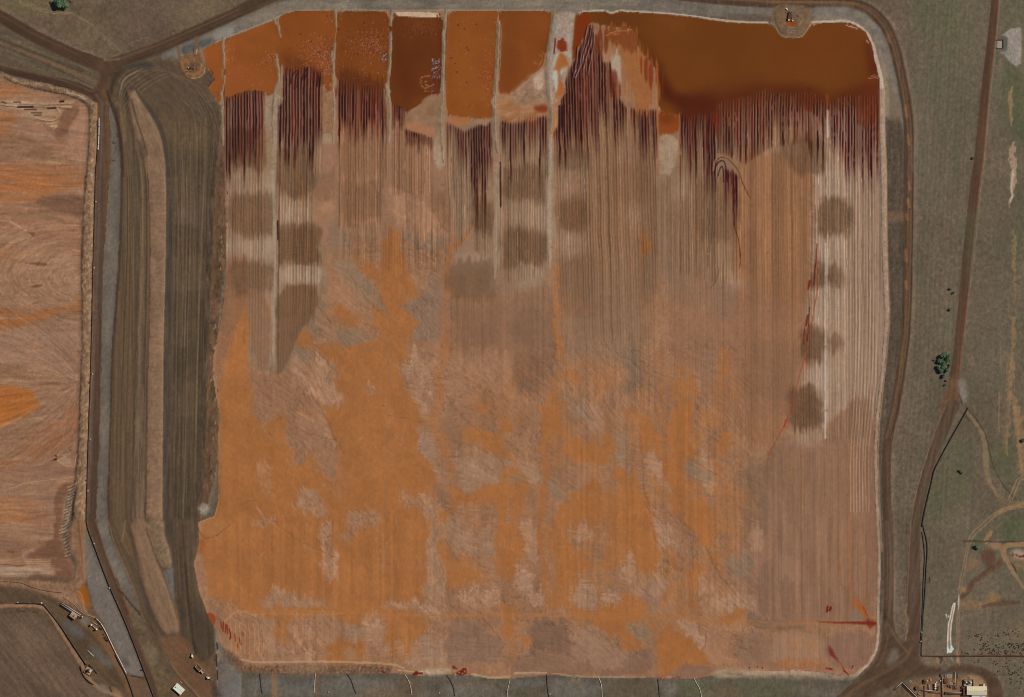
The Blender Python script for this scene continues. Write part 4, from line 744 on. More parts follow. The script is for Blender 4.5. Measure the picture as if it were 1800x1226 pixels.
ORS = {(1,1): ['950,395 1000,440 1030,500 1030,600 1075,690 1080,780 1160,850 1090,870 1000,895 985,930 1060,960 1110,1030 1130,1110 1085,1130 1080,1230 840,1230 830,1110 765,1090 760,970 830,960 930,1010 860,850 720,730 650,620 700,620 770,660 850,700 880,620 890,520 910,440',
                '465,560 500,630 510,740 480,800 470,700', '550,930 640,970 700,1000 755,1060 660,1075 580,1060 500,1000', '250,1230 280,1150 360,1090 440,1160 480,1230', '500,1040 560,1070 600,1110 560,1130', '380,440 420,480 465,560 440,540'],
       (2,1): ['400,-10 620,-10 1080,-10 1080,60 1060,130 960,150 985,210 1040,270 1070,400 1150,470 1220,500 1110,505 1120,560 1130,640 1120,700 1180,800 1260,880 1270,940 1150,980 1050,1020 990,1080 1100,1130 1170,1230 500,1230 480,1150 440,1050 520,950 600,850 610,700 560,620 520,540 480,430 450,370 540,400 600,440 600,350 550,260 560,200 600,150 520,80',
                '0,820 90,850 130,800 60,620 120,500 200,440 240,460 200,560 180,680 240,770 340,800 350,740 420,700 440,850 520,950 560,1230 0,1230', '260,410 330,400 450,510 400,500 300,460', '60,240 130,270 120,340 70,310', '1510,380 1590,350 1700,400 1660,440 1530,430', '1450,580 1560,550 1700,560 1780,700 1780,780 1680,720 1560,640 1480,690 1440,640',
                '1655,380 1695,400 1690,560 1660,560', '1500,190 1640,260 1750,300 1720,320 1600,270', '1320,930 1420,1000 1640,1010 1690,900 1780,860 1780,1100 1720,1140 1640,1090 1330,1140', '1690,470 1780,460 1780,510 1700,520'],
       (2,2): ['280,-10 350,-10 340,90 310,140 285,80', '300,140 330,240 340,400 380,560 340,660 280,660 250,620 240,520 195,390 280,360 290,240', '360,200 450,190 530,240 520,300 460,320 390,280', '430,120 500,140 595,190 540,185 450,160', '670,260 720,280 710,350 680,330', '790,400 880,400 880,500 840,540 800,500',
                '650,520 700,520 690,760 640,760', '370,680 450,620 620,640 690,700 680,780 560,790 510,820 440,790 360,740', '880,530 960,590 1020,650 1000,740 1040,760 1030,830 980,820 920,750 900,640', '1110,500 1170,490 1240,540 1300,700 1290,780 1200,760 1110,740', '1090,230 1240,240 1320,300 1200,350 1120,400 1090,320', '1130,130 1200,110 1220,230 1150,220',
                '1020,830 1140,800 1240,800 1200,900 1210,1000 1180,1080 1060,1060 1020,980', '1180,1100 1300,1050 1350,1090 1350,1170 1250,1230 1180,1230', '690,770 820,800 830,900 760,940 740,880', '650,950 710,930 800,1000 900,980 940,1100 1000,1230 640,1230 620,1100', '320,1060 480,1060 610,1030 620,1230 330,1230', '0,480 60,500 40,560 0,560', '0,700 50,720 40,820 0,830', '0,920 130,970 140,1100 80,1230 0,1230', '1600,40 1650,50 1660,100 1620,80', '150,830 240,830 245,960 200,930', '240,680 270,760 260,1000 240,1000'],
       (3,1): ['130,650 250,655 235,860 150,875', '385,650 430,660 405,960 390,900', '470,905 600,780 700,845 820,955 600,965 430,965', '880,655 1130,655 1210,720 1100,870 1040,960 900,965 890,700', '0,640 1200,640 1180,668 0,668', '420,955 1000,960 990,990 430,985', '1290,200 1440,240 1600,330 1660,400 1640,440 1500,400 1400,460 1330,420 1310,300', '1690,0 1790,0 1790,470 1740,460 1690,330 1680,200', '1680,600 1790,570 1790,860 1740,860 1700,700'],
       (3,2): ['0,0 60,0 90,60 200,70 210,130 150,170 100,250 0,230', '280,0 600,0 600,130 540,180 480,140 460,90 400,70 380,180 420,190 560,240 590,300 580,370 480,380 440,450 370,460 360,620 240,630 220,520 280,420 310,250', '640,30 900,30 960,130 920,230 980,260 990,380 900,370 860,340 840,240 770,260 740,380 640,360 630,250',
                '340,620 740,620 830,600 980,660 900,690 760,690 750,780 700,860 600,820 560,740 520,690 400,680', '700,870 640,800 750,770 800,830 920,870 910,910 820,910', '1020,700 1040,690 1080,760 1160,790 1220,840 1330,880 1390,930 1380,990 1200,1000 1120,1040 1110,1080 1020,1090',
                '1240,60 1350,30 1440,60 1430,150 1330,190 1270,150', '1390,220 1480,240 1480,380 1420,370 1370,300', '1180,340 1300,330 1320,430 1240,480 1180,430', '1240,550 1320,530 1340,600 1260,610', '1390,680 1500,670 1480,710 1410,710', '0,600 80,650 150,680 0,690', '0,700 30,690 30,960 0,1000', '40,870 150,850 150,900 60,910', '1060,160 1180,200 1180,330 1080,300']}
for (r, c), zs in ORS.items():
    for q, z in enumerate(zs):
        pts = T(r, c, z)
        big = len(pts) > 14
        mp(pts, ORG, .92 if (r, c) in ((1, 1), (2, 1), (3, 1)) or q == 5 else .82, 4 if big and c < 2 else 8, rag=.6 if c < 2 else .95, wp= (5, 7, 4.5, 14) if r < 3 else (4, 9, 3.6, 26), col2=ORG2, n=(26, 18, 25), br=[(.03, 4, 12, 0)], seed=q + 10 * r)
# streams of ochre mud
ml(T(1,1,'1512,375 1480,440 1400,530 1345,570 1325,660 1320,720'), [2, 4, 4, 4, 4, 3], (168, 98, 46), .9)
ml(T(1,1,'1310,760 1312,900 1320,1060 1335,1226') + T(2,1,'1290,200 1265,440 1270,560 1310,700 1340,850'), [5, 6, 7, 10, 16, 18, 20, 18, 12], (160, 104, 64), .7, 3, (3, 3, 6, 14), br=[(.06, 3, 20, 0)])
ml(T(1,2,'310,660 320,800 310,950 300,1226'), [3, 10, 14, 12], (164, 104, 58), .75, 3, (3, 6, 4, 20))
ml(T(1,2,'890,430 940,500 920,560'), [8, 18, 14], (164, 102, 52), .7, 4, (4, 6, 4, 8))
ml(T(2,2,'1430,0 1432,300 1425,600 1430,900 1440,1226'), 3, (162, 104, 64), .7, 2)
ml(T(2,2,'1470,10 1475,150 1460,260 1440,290'), [8, 14, 10, 4], (164, 104, 58), .65, 3, (3, 5, 4, 10))
for z, w in (('960,940 1040,1060 1140,1150', 3), ('900,640 960,700 1030,760 1110,770', 2.4), ('1040,480 1080,560 1090,680', 7), ('1030,80 1080,160 1060,300', 6), ('1000,300 1100,440', 2)):
    ml(T(2,2,z), w, (160, 102, 56), .6, 2, (3, 3, 5, 6))
oz = inside(poly(X('800,690 900,660 990,640 1150,680 1300,640 1330,760 1310,960 1300,1090 1150,1150 800,1120'), 1, 30), main)
oz.m = oz.m * np.clip(.1 + .8 * FLOW[oz.sl] + .5 * COMB[oz.sl] + .9 * fbm(oz.E, oz.S, 40, 55, 88, 20, 3), 0, 1)
put(oz, ORG, .7)
# --- pale and grey patches laid over the ochre
PKS = {(3,1): [('430,-10 500,-10 520,150 520,260 580,300 570,400 520,430 460,420 440,330 450,250', 1), ('570,-10 760,-10 720,60 640,150 600,130', .8), ('1200,-10 1295,-10 1280,180 1290,300 1330,480 1360,600 1280,600 1220,500 1200,370 1210,260 1190,150', 1), ('850,-10 880,-10 880,370 860,370', .8),
                ('280,160 420,200 420,210 290,180', .8), ('0,600 0,555 100,560 100,470 200,500 250,520 400,545 540,600 400,612 150,612', .9), ('850,575 1000,570 1200,580 1280,600 1270,690 1240,710 1200,660 1120,630 870,620', 1), ('1040,30 1150,50 1120,80', .8),
                ('1290,0 1430,-10 1500,80 1640,0 1670,240 1560,240 1400,180 1300,150', .75), ('1380,470 1550,450 1700,510 1690,620 1560,620 1440,560', .85), ('1400,280 1560,340 1660,390 1740,470 1660,430 1500,360', .8), ('0,665 140,680 150,880 60,830 0,820', .9), ('240,670 400,690 390,860 280,880 220,800', .85),
                ('420,680 560,660 590,780 480,900 400,960 400,700', .9), ('590,680 660,670 760,780 810,880 700,840 600,770', .9), ('720,680 880,670 890,960 820,950 790,800', .9), ('940,850 1040,880 1030,940 940,930', .8), ('1130,800 1210,780 1320,790 1340,900 1310,960 1360,1010 1000,1010 1090,880', .95),
                ('0,800 100,850 200,900 400,950 420,990 200,985 0,985', .9), ('790,200 890,200 890,215 800,215', .8), ('1150,410 1200,390 1260,500 1280,560 1180,500', .8), ('780,380 850,430 860,480 820,450', .6), ('1020,260 1150,280 1180,330 1060,330', .45), ('300,0 380,0 420,40 350,30', .6)],
       (2,1): [('330,70 470,60 520,140 560,180 540,250 600,350 600,440 540,400 450,380 400,320 300,240 240,120', .9), ('270,400 420,460 480,520 560,620 600,700 500,680 380,620 290,570 250,480', .9), ('740,280 800,280 890,340 880,360 800,330', .8), ('1080,40 1230,20 1240,200 1210,430 1130,440 1070,390 1040,270 980,200 970,160 1080,120', .95),
               ('960,590 1050,590 1060,640 1000,640', .7), ('1110,600 1210,580 1250,700 1300,900 1280,960 1200,840 1130,720', .9), ('1000,1020 1120,1060 1280,1000 1290,1226 1180,1226 1100,1130 990,1080', .9), ('190,780 260,800 350,800 330,830 200,830', .6), ('230,1080 290,1010 400,1000 440,1060 500,1226 420,1180 300,1120', .85), ('0,830 60,830 110,900 90,1000 20,1020', .45),
               ('530,700 640,740 640,1060 560,1080 520,900', .35), ('600,1150 740,1140 860,1170 880,1226 580,1226', .7), ('0,1150 110,1150 120,1226 0,1226', .8), ('1350,40 1780,20 1780,300 1700,320 1550,230 1450,160 1450,300 1420,600 1380,500 1340,300', .7), ('1380,700 1700,720 1690,880 1640,990 1420,990 1380,850', .8)]}
for (r, c), zs in PKS.items():
    for q, (z, a) in enumerate(zs):
        mp(T(r, c, z), ((172, 131, 102), (164, 120, 90), (158, 126, 102))[q % 3], a * .92, 5, rag=.75, cmb=.75 if r == 3 else .35, wp=CB if r == 3 else (4, 6, 5, 10), col2=(150, 110, 82), n=(14, 12, 30), br=[(.06, 3, 10, 0), (.04, 9, 3, 35)], seed=q + 40)
# dark muds in the south
mp(T(3,1,'1360,660 1500,690 1650,780 1740,920 1740,990 1370,1000 1310,920 1340,760'), (136, 104, 82), .95, 2, (2, 2, 8, 8), br=[(.04, 8, 5, 20)])
mp(T(3,2,'160,680 340,690 360,850 540,840 680,870 800,920 1010,900 1015,1065 600,1075 240,1068 0,1085 0,1020 160,900'), (130, 96, 75), .95, 2, (3, 3, 8, 8))
mp(T(3,2,'430,760 560,750 660,850 800,930 900,960 720,1010 600,1015 480,970'), (150, 114, 88), .8, 4)
mp(T(3,2,'0,1040 250,1030 260,1080 0,1095'), (138, 104, 84), .8, 3)
mp(T(3,2,'1130,1030 1280,1005 1390,1000 1420,1040 1300,1090 1130,1090'), (126, 92, 70), .95, 1.5, (1.5, 1.5, 6, 6))
mp(T(3,2,'1560,790 1790,780 1790,1020 1580,1000'), (132, 100, 80), .7, 12, br=[(.06, 3, 40, 0)])
mp(T(3,2,'1350,850 1450,880 1580,960 1540,1010 1420,980 1360,920'), (160, 116, 86), .8, 3, DG)
mp(T(3,2,'1590,700 1790,690 1790,760 1620,750'), (118, 90, 74), .7, 4)
mp(T(3,2,'990,420 1060,400 1100,560 1000,640 850,640 830,580'), (140, 108, 88), .8, 4, DG)
mp(T(3,2,'1600,100 1790,60 1790,640 1720,670 1580,600 1560,400'), (148, 108, 84), .8, 4, (5, 12, 4, 30))
mp(T(3,2,'1720,300 1790,200 1790,690 1700,650'), (122, 94, 76), .6, 6)
mp(T(3,3,'420,780 640,760 740,780 755,880 700,990 600,1045 440,1030 400,900'), (128, 96, 79), .8, 8, (5, 5, 8, 8), br=[(.06, 3, 30, 0)])
mp(T(3,3,'0,780 400,780 400,1030 0,1030'), (148, 112, 88), .8, 4, (4, 4, 8, 8))
mp(T(3,3,'0,740 150,720 300,740 250,765 0,765'), (118, 94, 78), .6, 3)
mp(T(3,3,'60,200 240,240 260,420 120,440 60,360'), (156, 120, 96), .4, 14)
def G(t): return [(879 + x * .5342, 703 + y * .534) for x, y in X(t)]
for q, z in enumerate(('0,60 40,70 30,110 0,110', '0,200 60,240 90,290 40,320 20,400 80,450 60,520 0,560', '215,140 290,130 340,180 320,210 230,200', '200,310 290,290 330,250 335,420 280,400 220,400 190,480 330,590 240,570 220,690 300,690 310,720 230,720 190,640 180,520', '335,80 380,130 370,200 335,220', '390,230 460,220 480,340 530,470 500,580 450,560 400,600 395,540 430,500 390,440', '455,60 500,80 550,140 530,190 490,160 470,200', '560,0 640,0 640,200 600,280 600,400 530,280 520,200 570,150', '600,350 680,330 720,420 700,480 640,460 600,400', '420,610 500,650 500,720 440,730 470,830 420,830 340,750 330,700 400,690', '525,720 560,730 580,770 640,800 690,840 690,870 590,880 570,895 525,895', '0,680 60,690 110,720 30,720 40,800 10,790', '60,790 110,800 100,830 60,820', '725,100 770,90 760,180 725,190', '610,520 660,520 650,640 615,640', '630,640 660,640 650,690 630,690', '720,700 800,705 780,730 730,730', '140,0 180,0 170,90 165,300 150,560 165,690 140,690 135,400 150,180')):
    mp(G(z), ORG, .92, 4, (3, 5, 4, 12), rag=.6, col2=ORG2, n=(26, 18, 25), seed=q + 70)
for q, (z, a) in enumerate((('40,540 90,560 120,610 150,640 130,680 80,640 50,600', .9), ('220,610 320,600 330,690 220,690', .8), ('340,640 400,640 395,690 345,690', .8), ('395,520 430,510 440,600 400,620', .8), ('590,720 650,730 690,790 680,820 640,800 600,760', .9), ('480,180 530,200 560,300 530,280 490,240', .7), ('700,650 840,620 850,690 800,700 720,680', .7), ('820,410 870,420 860,490 820,480', .6), ('230,420 300,410 320,450 240,460', .7), ('60,190 130,200 140,280 90,290 60,240', .6), ('500,390 560,400 590,470 540,500 500,440', .7), ('640,560 700,600 720,640 660,650', .6), ('660,170 700,180 710,300 670,320', .6), ('250,30 330,20 330,120 280,110', .6), ('60,420 130,400 140,520 90,540', .7), ('440,640 500,640 480,560 440,600', .4), ('510,560 560,600 540,680 500,640', .6))):
    mp(G(z), (172, 132, 104), a, 4, (3, 6, 4, 12), rag=.75, cmb=.65, col2=(160, 122, 96), n=(10, 14, 30), seed=q + 170)
for q, (z, a) in enumerate((('170,240 210,250 200,330 170,310', .7), ('740,500 830,480 840,560 770,600', .7), ('600,200 690,220 700,270 640,280', .7), ('400,740 500,730 490,800 410,790', .7), ('360,110 430,100 420,210 370,200', .6), ('250,10 300,20 280,90 240,80', .6), ('20,240 90,260 70,280 10,270', .6))):
    mp(G(z), (136, 113, 91), a, 6, (4, 6, 6, 12), rag=.7, seed=q + 270)
for z, c, a, f_ in (('100,705 205,715 215,860 95,865', (122, 92, 72), .75, 8), ('0,835 520,840 520,890 0,895', (134, 100, 78), .8, 6), ('210,760 330,750 450,850 400,890 240,890', (150, 115, 90), .75, 8), ('790,718 850,712 1000,735 1050,730 1000,752 900,760 800,748', (120, 96, 78), .8, 4), ('890,770 1060,770 1060,880 890,880', (152, 117, 91), .6, 8)):
    mp(G(z), c, a, f_, (4, 5, 8, 10), rag=.5)
# the wet mud was dragged along the furrows and down the slope before it set: smear every edge
sz = inside(poly(X('388,470 440,640 490,660 560,540 575,400 600,370 800,370 830,520 980,480 1160,560 1300,500 1345,640 1345,1170 430,1176 350,1040 384,760'), 0, 16), main)
dS = (8 * COMB[sz.sl] + 6 * fbm(sz.E, sz.S, 9, 20, 301, 0, 2) + 12 * fbm(sz.E, sz.S, 46, 46, 302, 0, 2) + 4 * FLOW[sz.sl]) * sz.m
dE = (4.5 * fbm(sz.E, sz.S, 8, 11, 303, 0, 2) + 10 * fbm(sz.E, sz.S, 44, 44, 304, 0, 2) + 5 * FLOW[sz.sl]) * sz.m
jS = np.clip(np.round((sz.S + dS - S0) / SS), 0, NS - 1).astype(np.int32); jE = np.clip(np.round((sz.E + dE - E0) / SE), 0, NE - 1).astype(np.int32)
okm = main.m; fm = np.zeros((NS, NE), np.float32); fm[main.sl] = main.m
sm_ = COL[jS, jE]; keep = (fm[jS, jE] > .99)[..., None] & (sz.m > .02)[..., None]
COL[sz.sl] = np.where(keep, sm_, COL[sz.sl])
zz = inside(poly(X('380,540 480,650 560,560 600,420 780,420 790,640 1000,600 1330,600 1340,1000 1330,1180 420,1170 350,1040 380,800'), 0, 14), main)
pk = np.clip((COL[zz.sl][..., 2] / (COL[zz.sl][..., 0] + 1) - .38) / .12, 0, 1)          # bare mud, not ochre
cr1 = np.clip(1 - np.abs(fbm(zz.E, zz.S, 50, 13, 311, 34, 3)) * 15, 0, 1); cr2 = np.clip(1 - np.abs(fbm(zz.E, zz.S, 30, 9, 312, 60, 3)) * 15, 0, 1); cr3 = np.clip(1 - np.abs(fbm(zz.E, zz.S, 16, 16, 313, 0, 3)) * 12, 0, 1)
crs = np.clip(cr1 * .8 + cr2 * .6 + cr3 * .45, 0, 1) * np.clip(.5 + 1.1 * fbm(zz.E, zz.S, 70, 70, 314, 0, 2), 0, 1)
COL[zz.sl] *= (1 + zz.m * ((.012 + .045 * pk) * FLOW[zz.sl] + .03 * COMB[zz.sl] * (.4 + .6 * pk) - .17 * crs * (.25 + .75 * pk)))[..., None]  # creases also darkened in the colour, as shade in the relief
REL[zz.sl] += zz.m * (.10 * FLOW[zz.sl] * (.2 + .8 * pk) - .28 * crs * (.15 + .85 * pk))
# ---------------------------------------------------------------- furrows left by the mud-farming machine
def furrow(pts, sp=5.1, e0=0.0, lean=0.0, liq=None, fade=40.0, w=1.9, dark=(50, 18, 18), rust=(86, 30, 24), ochre=(166, 104, 60), oa=.75, la=1.0, crest=.10, amp=.34, wob=.8, sref=300.0, seed=1, fe=1.2, dash=.0, wp=None, soft=(440, 640), lo=.4):
    """liq: [(east, south), ...] - how far south the liquor stands in the troughs"""
    mk = inside(poly(pts, 0, fe, wp), main)
    E, S, m = mk.E, mk.S, mk.m
    if not m.size: return
    x = E - lean * (S - sref) + wob * vnoise(E * .15, S, 6, 46, seed) + .5 * vnoise(E, S, 3.5, 14, seed + 3)
    ph = (x - e0) / sp
    k = np.floor(ph).astype(np.int32); f = (ph - k - .5) * sp
    r = [RT[(seed * 13 + 37 * q) % 512, (k * 7 + 11 * q + seed) & 511] for q in range(6)]
    f = f + (r[5] - .5) * 1.1
    d = np.abs(f)
    ww = w * (.65 + .7 * r[0])
    if liq is not None:
        lx, ls = zip(*liq)
        end = np.interp(E[0], lx, ls)[None, :] + (r[1] - .5) * 2 * fade
        lq = np.clip((end - S) / (fade * .9) + .6, 0, 1) * (r[3] > .08)
        lq = lq * np.clip(1.5 + 1.1 * vnoise(k * 3.7, S, 1, 34, seed + 9) + dash * vnoise(k * 5.3, S, 1, 9, seed + 4) * 2, 0, 1)
    else:
        lq = np.zeros_like(E)
    g = np.clip((soft[1] - S) / (soft[1] - soft[0]), lo, 1)
    mm = m; m = mk.m * g
    near = np.clip((ww * (.62 + .38 * lq) / 2 + .3 * lq - d) / .8 + .5, 0, 1)
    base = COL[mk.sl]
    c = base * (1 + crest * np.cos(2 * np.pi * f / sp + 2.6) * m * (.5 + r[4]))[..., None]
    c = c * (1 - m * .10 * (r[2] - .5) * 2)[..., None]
    # dry trough: a thread of ochre, its shaded side painted in as a dark edge
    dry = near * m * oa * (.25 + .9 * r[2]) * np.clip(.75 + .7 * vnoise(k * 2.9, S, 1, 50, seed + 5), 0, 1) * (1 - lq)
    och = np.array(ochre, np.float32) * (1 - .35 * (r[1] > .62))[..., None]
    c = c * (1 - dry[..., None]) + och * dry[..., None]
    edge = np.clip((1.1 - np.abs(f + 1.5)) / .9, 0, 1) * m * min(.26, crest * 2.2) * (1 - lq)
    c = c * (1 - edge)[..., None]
    lite = np.clip((.8 - np.abs(f - 1.5)) / .8, 0, 1) * m * min(.3, crest * 2.4) * (1 - .6 * lq) * (r[0] > .3)  # crest highlight painted into the colour as a bright thread
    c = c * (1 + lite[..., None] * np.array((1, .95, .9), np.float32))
    m = mm
    t = (r[4] > .68).astype(np.float32)[..., None]
    dk = np.array(dark, np.float32) * (1 - t) + np.array(rust, np.float32) * t
    wv = (near * lq * m * la)[..., None]
    c = c * (1 - wv) + dk * wv
    lq2 = np.clip((end + 14 - S) / (fade * 1.1) + .5, 0, 1) if liq is not None else lq
    damp = (lq2 * m * .34 * (1 - near * lq))[..., None]
    c = c * (1 - damp * np.array((.75, 1, 1), np.float32))
    COL[mk.sl] = c
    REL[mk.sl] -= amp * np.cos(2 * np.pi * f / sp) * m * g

def wet(z, k=.68, fe=7.0, wp=(9, 9, 20, 16), tint=(1.0, .93, .84), seed=3):
    """ground watered by a sprinkler: darker and browner"""
    mk = inside(poly(X(z), 1, fe, wp, seed), main)
    a = min(.94, (1 - k) * 2.6)
    t_ = mk.m - .5 + .55 * COMB[mk.sl] * (1 - np.abs(mk.m * 2 - 1) ** 2) + .25 * fbm(mk.E, mk.S, 12, 14, seed, 0, 2) * (1 - np.abs(mk.m * 2 - 1) ** 2)
    mk.m = np.clip(t_ * 1.5 + .5, 0, 1) * (mk.m > .02) * (.85 + .12 * FLOW[mk.sl])
    put(mk, (104, 75, 53), a, (92, 66, 46), (14, 30, 0))
def dry(z, col=(170, 146, 124), a=.55, fe=8, wp=(7, 7, 14, 14), seed=4):
    a *= .8; put(inside(poly(X(z), 1, fe, wp, seed), main), col, a)
def W(e0, e1, s0, s1, k=.70, **q):
    c = min(e1 - e0, s1 - s0) * .12; q.setdefault('seed', int(e0 + s0) % 97)
    wet(f'{e0+c},{s0} {e1-c},{s0} {e1},{s0+c} {e1},{s1-c} {e1-c},{s1} {e0+c},{s1} {e0},{s1-c} {e0},{s0+c}', k, **q)
# dry crust first, damp squares on it
for z, a in (('397,297 478,297 478,342 397,342', .5), ('398,415 483,412 480,455 398,455', .75), ('440,515 472,520 470,560 440,556', .35), ('470,300 487,300 487,520 485,650 476,655 470,500', .75), ('488,230 560,225 560,300 488,300', .25), ('488,350 548,348 548,395 488,395', .6), ('490,468 566,465 566,502 490,500', .75), 
             ('400,180 465,180 465,226 400,226', .15), ('872,250 880,250 880,500 866,500', .8), ('962,240 972,240 972,470 960,470', .85), ('900,352 962,352 962,404 900,404', .45), ('900,468 962,462 960,500 905,512', .55), ('975,255 1030,250 1030,345 980,345', .4), ('980,402 1030,402 1030,455 980,450', .55), ('1150,240 1195,240 1185,300 1150,335', .45), ('1110,355 1135,350 1130,405 1105,400', .4), ('1290,230 1345,225 1400,225 1380,270 1330,270', .5),
             ('1190,305 1215,305 1210,350 1190,350', .6), ('760,200 778,200 778,300 765,300', .5), ('790,455 870,440 870,470 800,470', .5), ('1275,470 1310,490 1300,510 1270,500', .5), ('1435,300 1500,300 1500,352 1435,352', .5), ('1430,412 1490,412 1490,464 1425,464', .55), ('1420,506 1490,506 1480,578 1412,578', .55), ('1405,640 1475,640 1460,690 1400,686', .6), ('1395,755 1450,750 1445,790 1395,780', .6), ('1380,195 1460,185 1450,240 1385,235', .45)):
    dry(z, a=a)
for a in ((397, 482, 222, 296, .74), (400, 486, 340, 412, .74), (400, 482, 456, 518, .76), (490, 550, 262, 347, .70), (488, 562, 395, 467, .66), (488, 556, 503, 566, .66), (594, 676, 322, 382, .86), (594, 676, 226, 306, .88), (832, 869, 353, 414, .66), (786, 872, 456, 526, .80), (882, 962, 292, 354, .74), (880, 962, 402, 468, .72), (984, 1034, 344, 404, .74), (975, 1032, 258, 300, .8), (980, 1060, 450, 560, .92), (1050, 1140, 292, 360, .92),
          (1375, 1452, 238, 304, .76), (1433, 1496, 350, 413, .70), (1428, 1452, 462, 508, .68), (1450, 1488, 467, 502, .76), (1406, 1452, 578, 640, .66), (1452, 1480, 586, 622, .74), (1388, 1450, 682, 758, .62), (786, 870, 540, 625, .93), (1296, 1330, 400, 480, .93), (1225, 1300, 320, 425, .80), (1345, 1440, 780, 860, .95), (1300, 1410, 600, 700, .95), (420, 470, 300, 330, .95), (755, 782, 345, 372, .85), (548, 590, 300, 350, .88)):
    W(*a[:4], k=a[4])
put(inside(line(X('397,450 397,451'), 1), main))
mp(X('428,500 476,520 474,648 458,660 444,612'), (134, 100, 75), .85, 3, (2, 3, 6, 10), rag=.3)
mp(X('486,500 556,500 562,530 550,550 533,574 514,614 498,656 485,658'), (114, 84, 61), .9, 1.2, (1.5, 2, 6, 8), rag=0)
mp(X('496,468 566,466 568,500 496,500'), (158, 134, 112), .6, 3, (2, 3, 6, 10), rag=.3)
# the fields
FN = dict
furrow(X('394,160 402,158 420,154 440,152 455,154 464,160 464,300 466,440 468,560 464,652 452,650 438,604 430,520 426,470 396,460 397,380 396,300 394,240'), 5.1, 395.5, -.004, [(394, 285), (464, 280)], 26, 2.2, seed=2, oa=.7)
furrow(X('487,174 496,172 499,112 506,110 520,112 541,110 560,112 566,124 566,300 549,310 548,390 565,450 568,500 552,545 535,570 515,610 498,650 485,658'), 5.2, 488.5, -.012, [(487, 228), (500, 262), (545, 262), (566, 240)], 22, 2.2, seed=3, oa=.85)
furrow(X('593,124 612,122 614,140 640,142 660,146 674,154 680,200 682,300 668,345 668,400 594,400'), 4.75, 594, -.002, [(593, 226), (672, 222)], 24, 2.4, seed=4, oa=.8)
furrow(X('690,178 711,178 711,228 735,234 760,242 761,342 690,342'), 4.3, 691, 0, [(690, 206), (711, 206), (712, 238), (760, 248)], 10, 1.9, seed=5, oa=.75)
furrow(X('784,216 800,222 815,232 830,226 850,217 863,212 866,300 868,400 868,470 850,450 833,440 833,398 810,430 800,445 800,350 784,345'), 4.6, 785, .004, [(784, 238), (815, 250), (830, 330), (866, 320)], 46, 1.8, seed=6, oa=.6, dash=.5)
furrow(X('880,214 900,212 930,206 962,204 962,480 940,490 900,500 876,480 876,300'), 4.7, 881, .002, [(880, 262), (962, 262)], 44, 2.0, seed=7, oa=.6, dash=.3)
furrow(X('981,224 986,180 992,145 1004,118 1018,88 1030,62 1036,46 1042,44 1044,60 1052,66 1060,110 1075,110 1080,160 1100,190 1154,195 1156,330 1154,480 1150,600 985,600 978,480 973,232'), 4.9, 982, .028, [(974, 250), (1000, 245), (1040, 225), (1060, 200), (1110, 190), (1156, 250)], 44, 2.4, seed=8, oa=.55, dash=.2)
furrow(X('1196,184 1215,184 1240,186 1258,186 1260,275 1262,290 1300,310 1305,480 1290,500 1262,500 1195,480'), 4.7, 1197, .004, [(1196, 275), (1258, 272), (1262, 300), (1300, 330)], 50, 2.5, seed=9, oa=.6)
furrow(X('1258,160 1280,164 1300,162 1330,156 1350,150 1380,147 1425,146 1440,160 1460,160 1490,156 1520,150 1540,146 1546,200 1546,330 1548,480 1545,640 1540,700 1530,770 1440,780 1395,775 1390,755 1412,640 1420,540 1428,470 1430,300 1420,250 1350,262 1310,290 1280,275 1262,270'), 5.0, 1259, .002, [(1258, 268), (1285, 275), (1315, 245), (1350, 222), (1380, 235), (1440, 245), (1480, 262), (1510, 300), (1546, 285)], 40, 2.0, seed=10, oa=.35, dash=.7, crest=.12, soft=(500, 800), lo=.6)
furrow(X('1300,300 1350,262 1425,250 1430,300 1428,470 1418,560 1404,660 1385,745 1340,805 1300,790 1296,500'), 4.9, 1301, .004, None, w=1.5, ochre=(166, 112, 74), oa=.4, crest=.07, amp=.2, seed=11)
# older, half-dissolved furrows further south
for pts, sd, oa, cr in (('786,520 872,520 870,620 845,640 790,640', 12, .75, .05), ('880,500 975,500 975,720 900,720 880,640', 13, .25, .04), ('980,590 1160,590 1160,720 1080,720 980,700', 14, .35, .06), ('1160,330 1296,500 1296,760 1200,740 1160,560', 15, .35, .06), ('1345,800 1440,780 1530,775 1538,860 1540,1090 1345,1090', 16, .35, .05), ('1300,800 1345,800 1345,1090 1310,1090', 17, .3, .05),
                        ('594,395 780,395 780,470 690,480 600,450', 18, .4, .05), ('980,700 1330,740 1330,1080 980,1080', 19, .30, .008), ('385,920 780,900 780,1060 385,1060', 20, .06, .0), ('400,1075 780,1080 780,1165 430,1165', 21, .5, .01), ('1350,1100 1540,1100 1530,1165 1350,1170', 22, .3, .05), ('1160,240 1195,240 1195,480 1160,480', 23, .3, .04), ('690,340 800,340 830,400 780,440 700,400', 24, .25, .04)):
    furrow(X(pts), 5.0, 3.0 + sd, .004, None, w=1.6, ochre=(166, 110, 68), oa=oa, crest=cr, amp=cr * 1.3, seed=sd, fe=8)
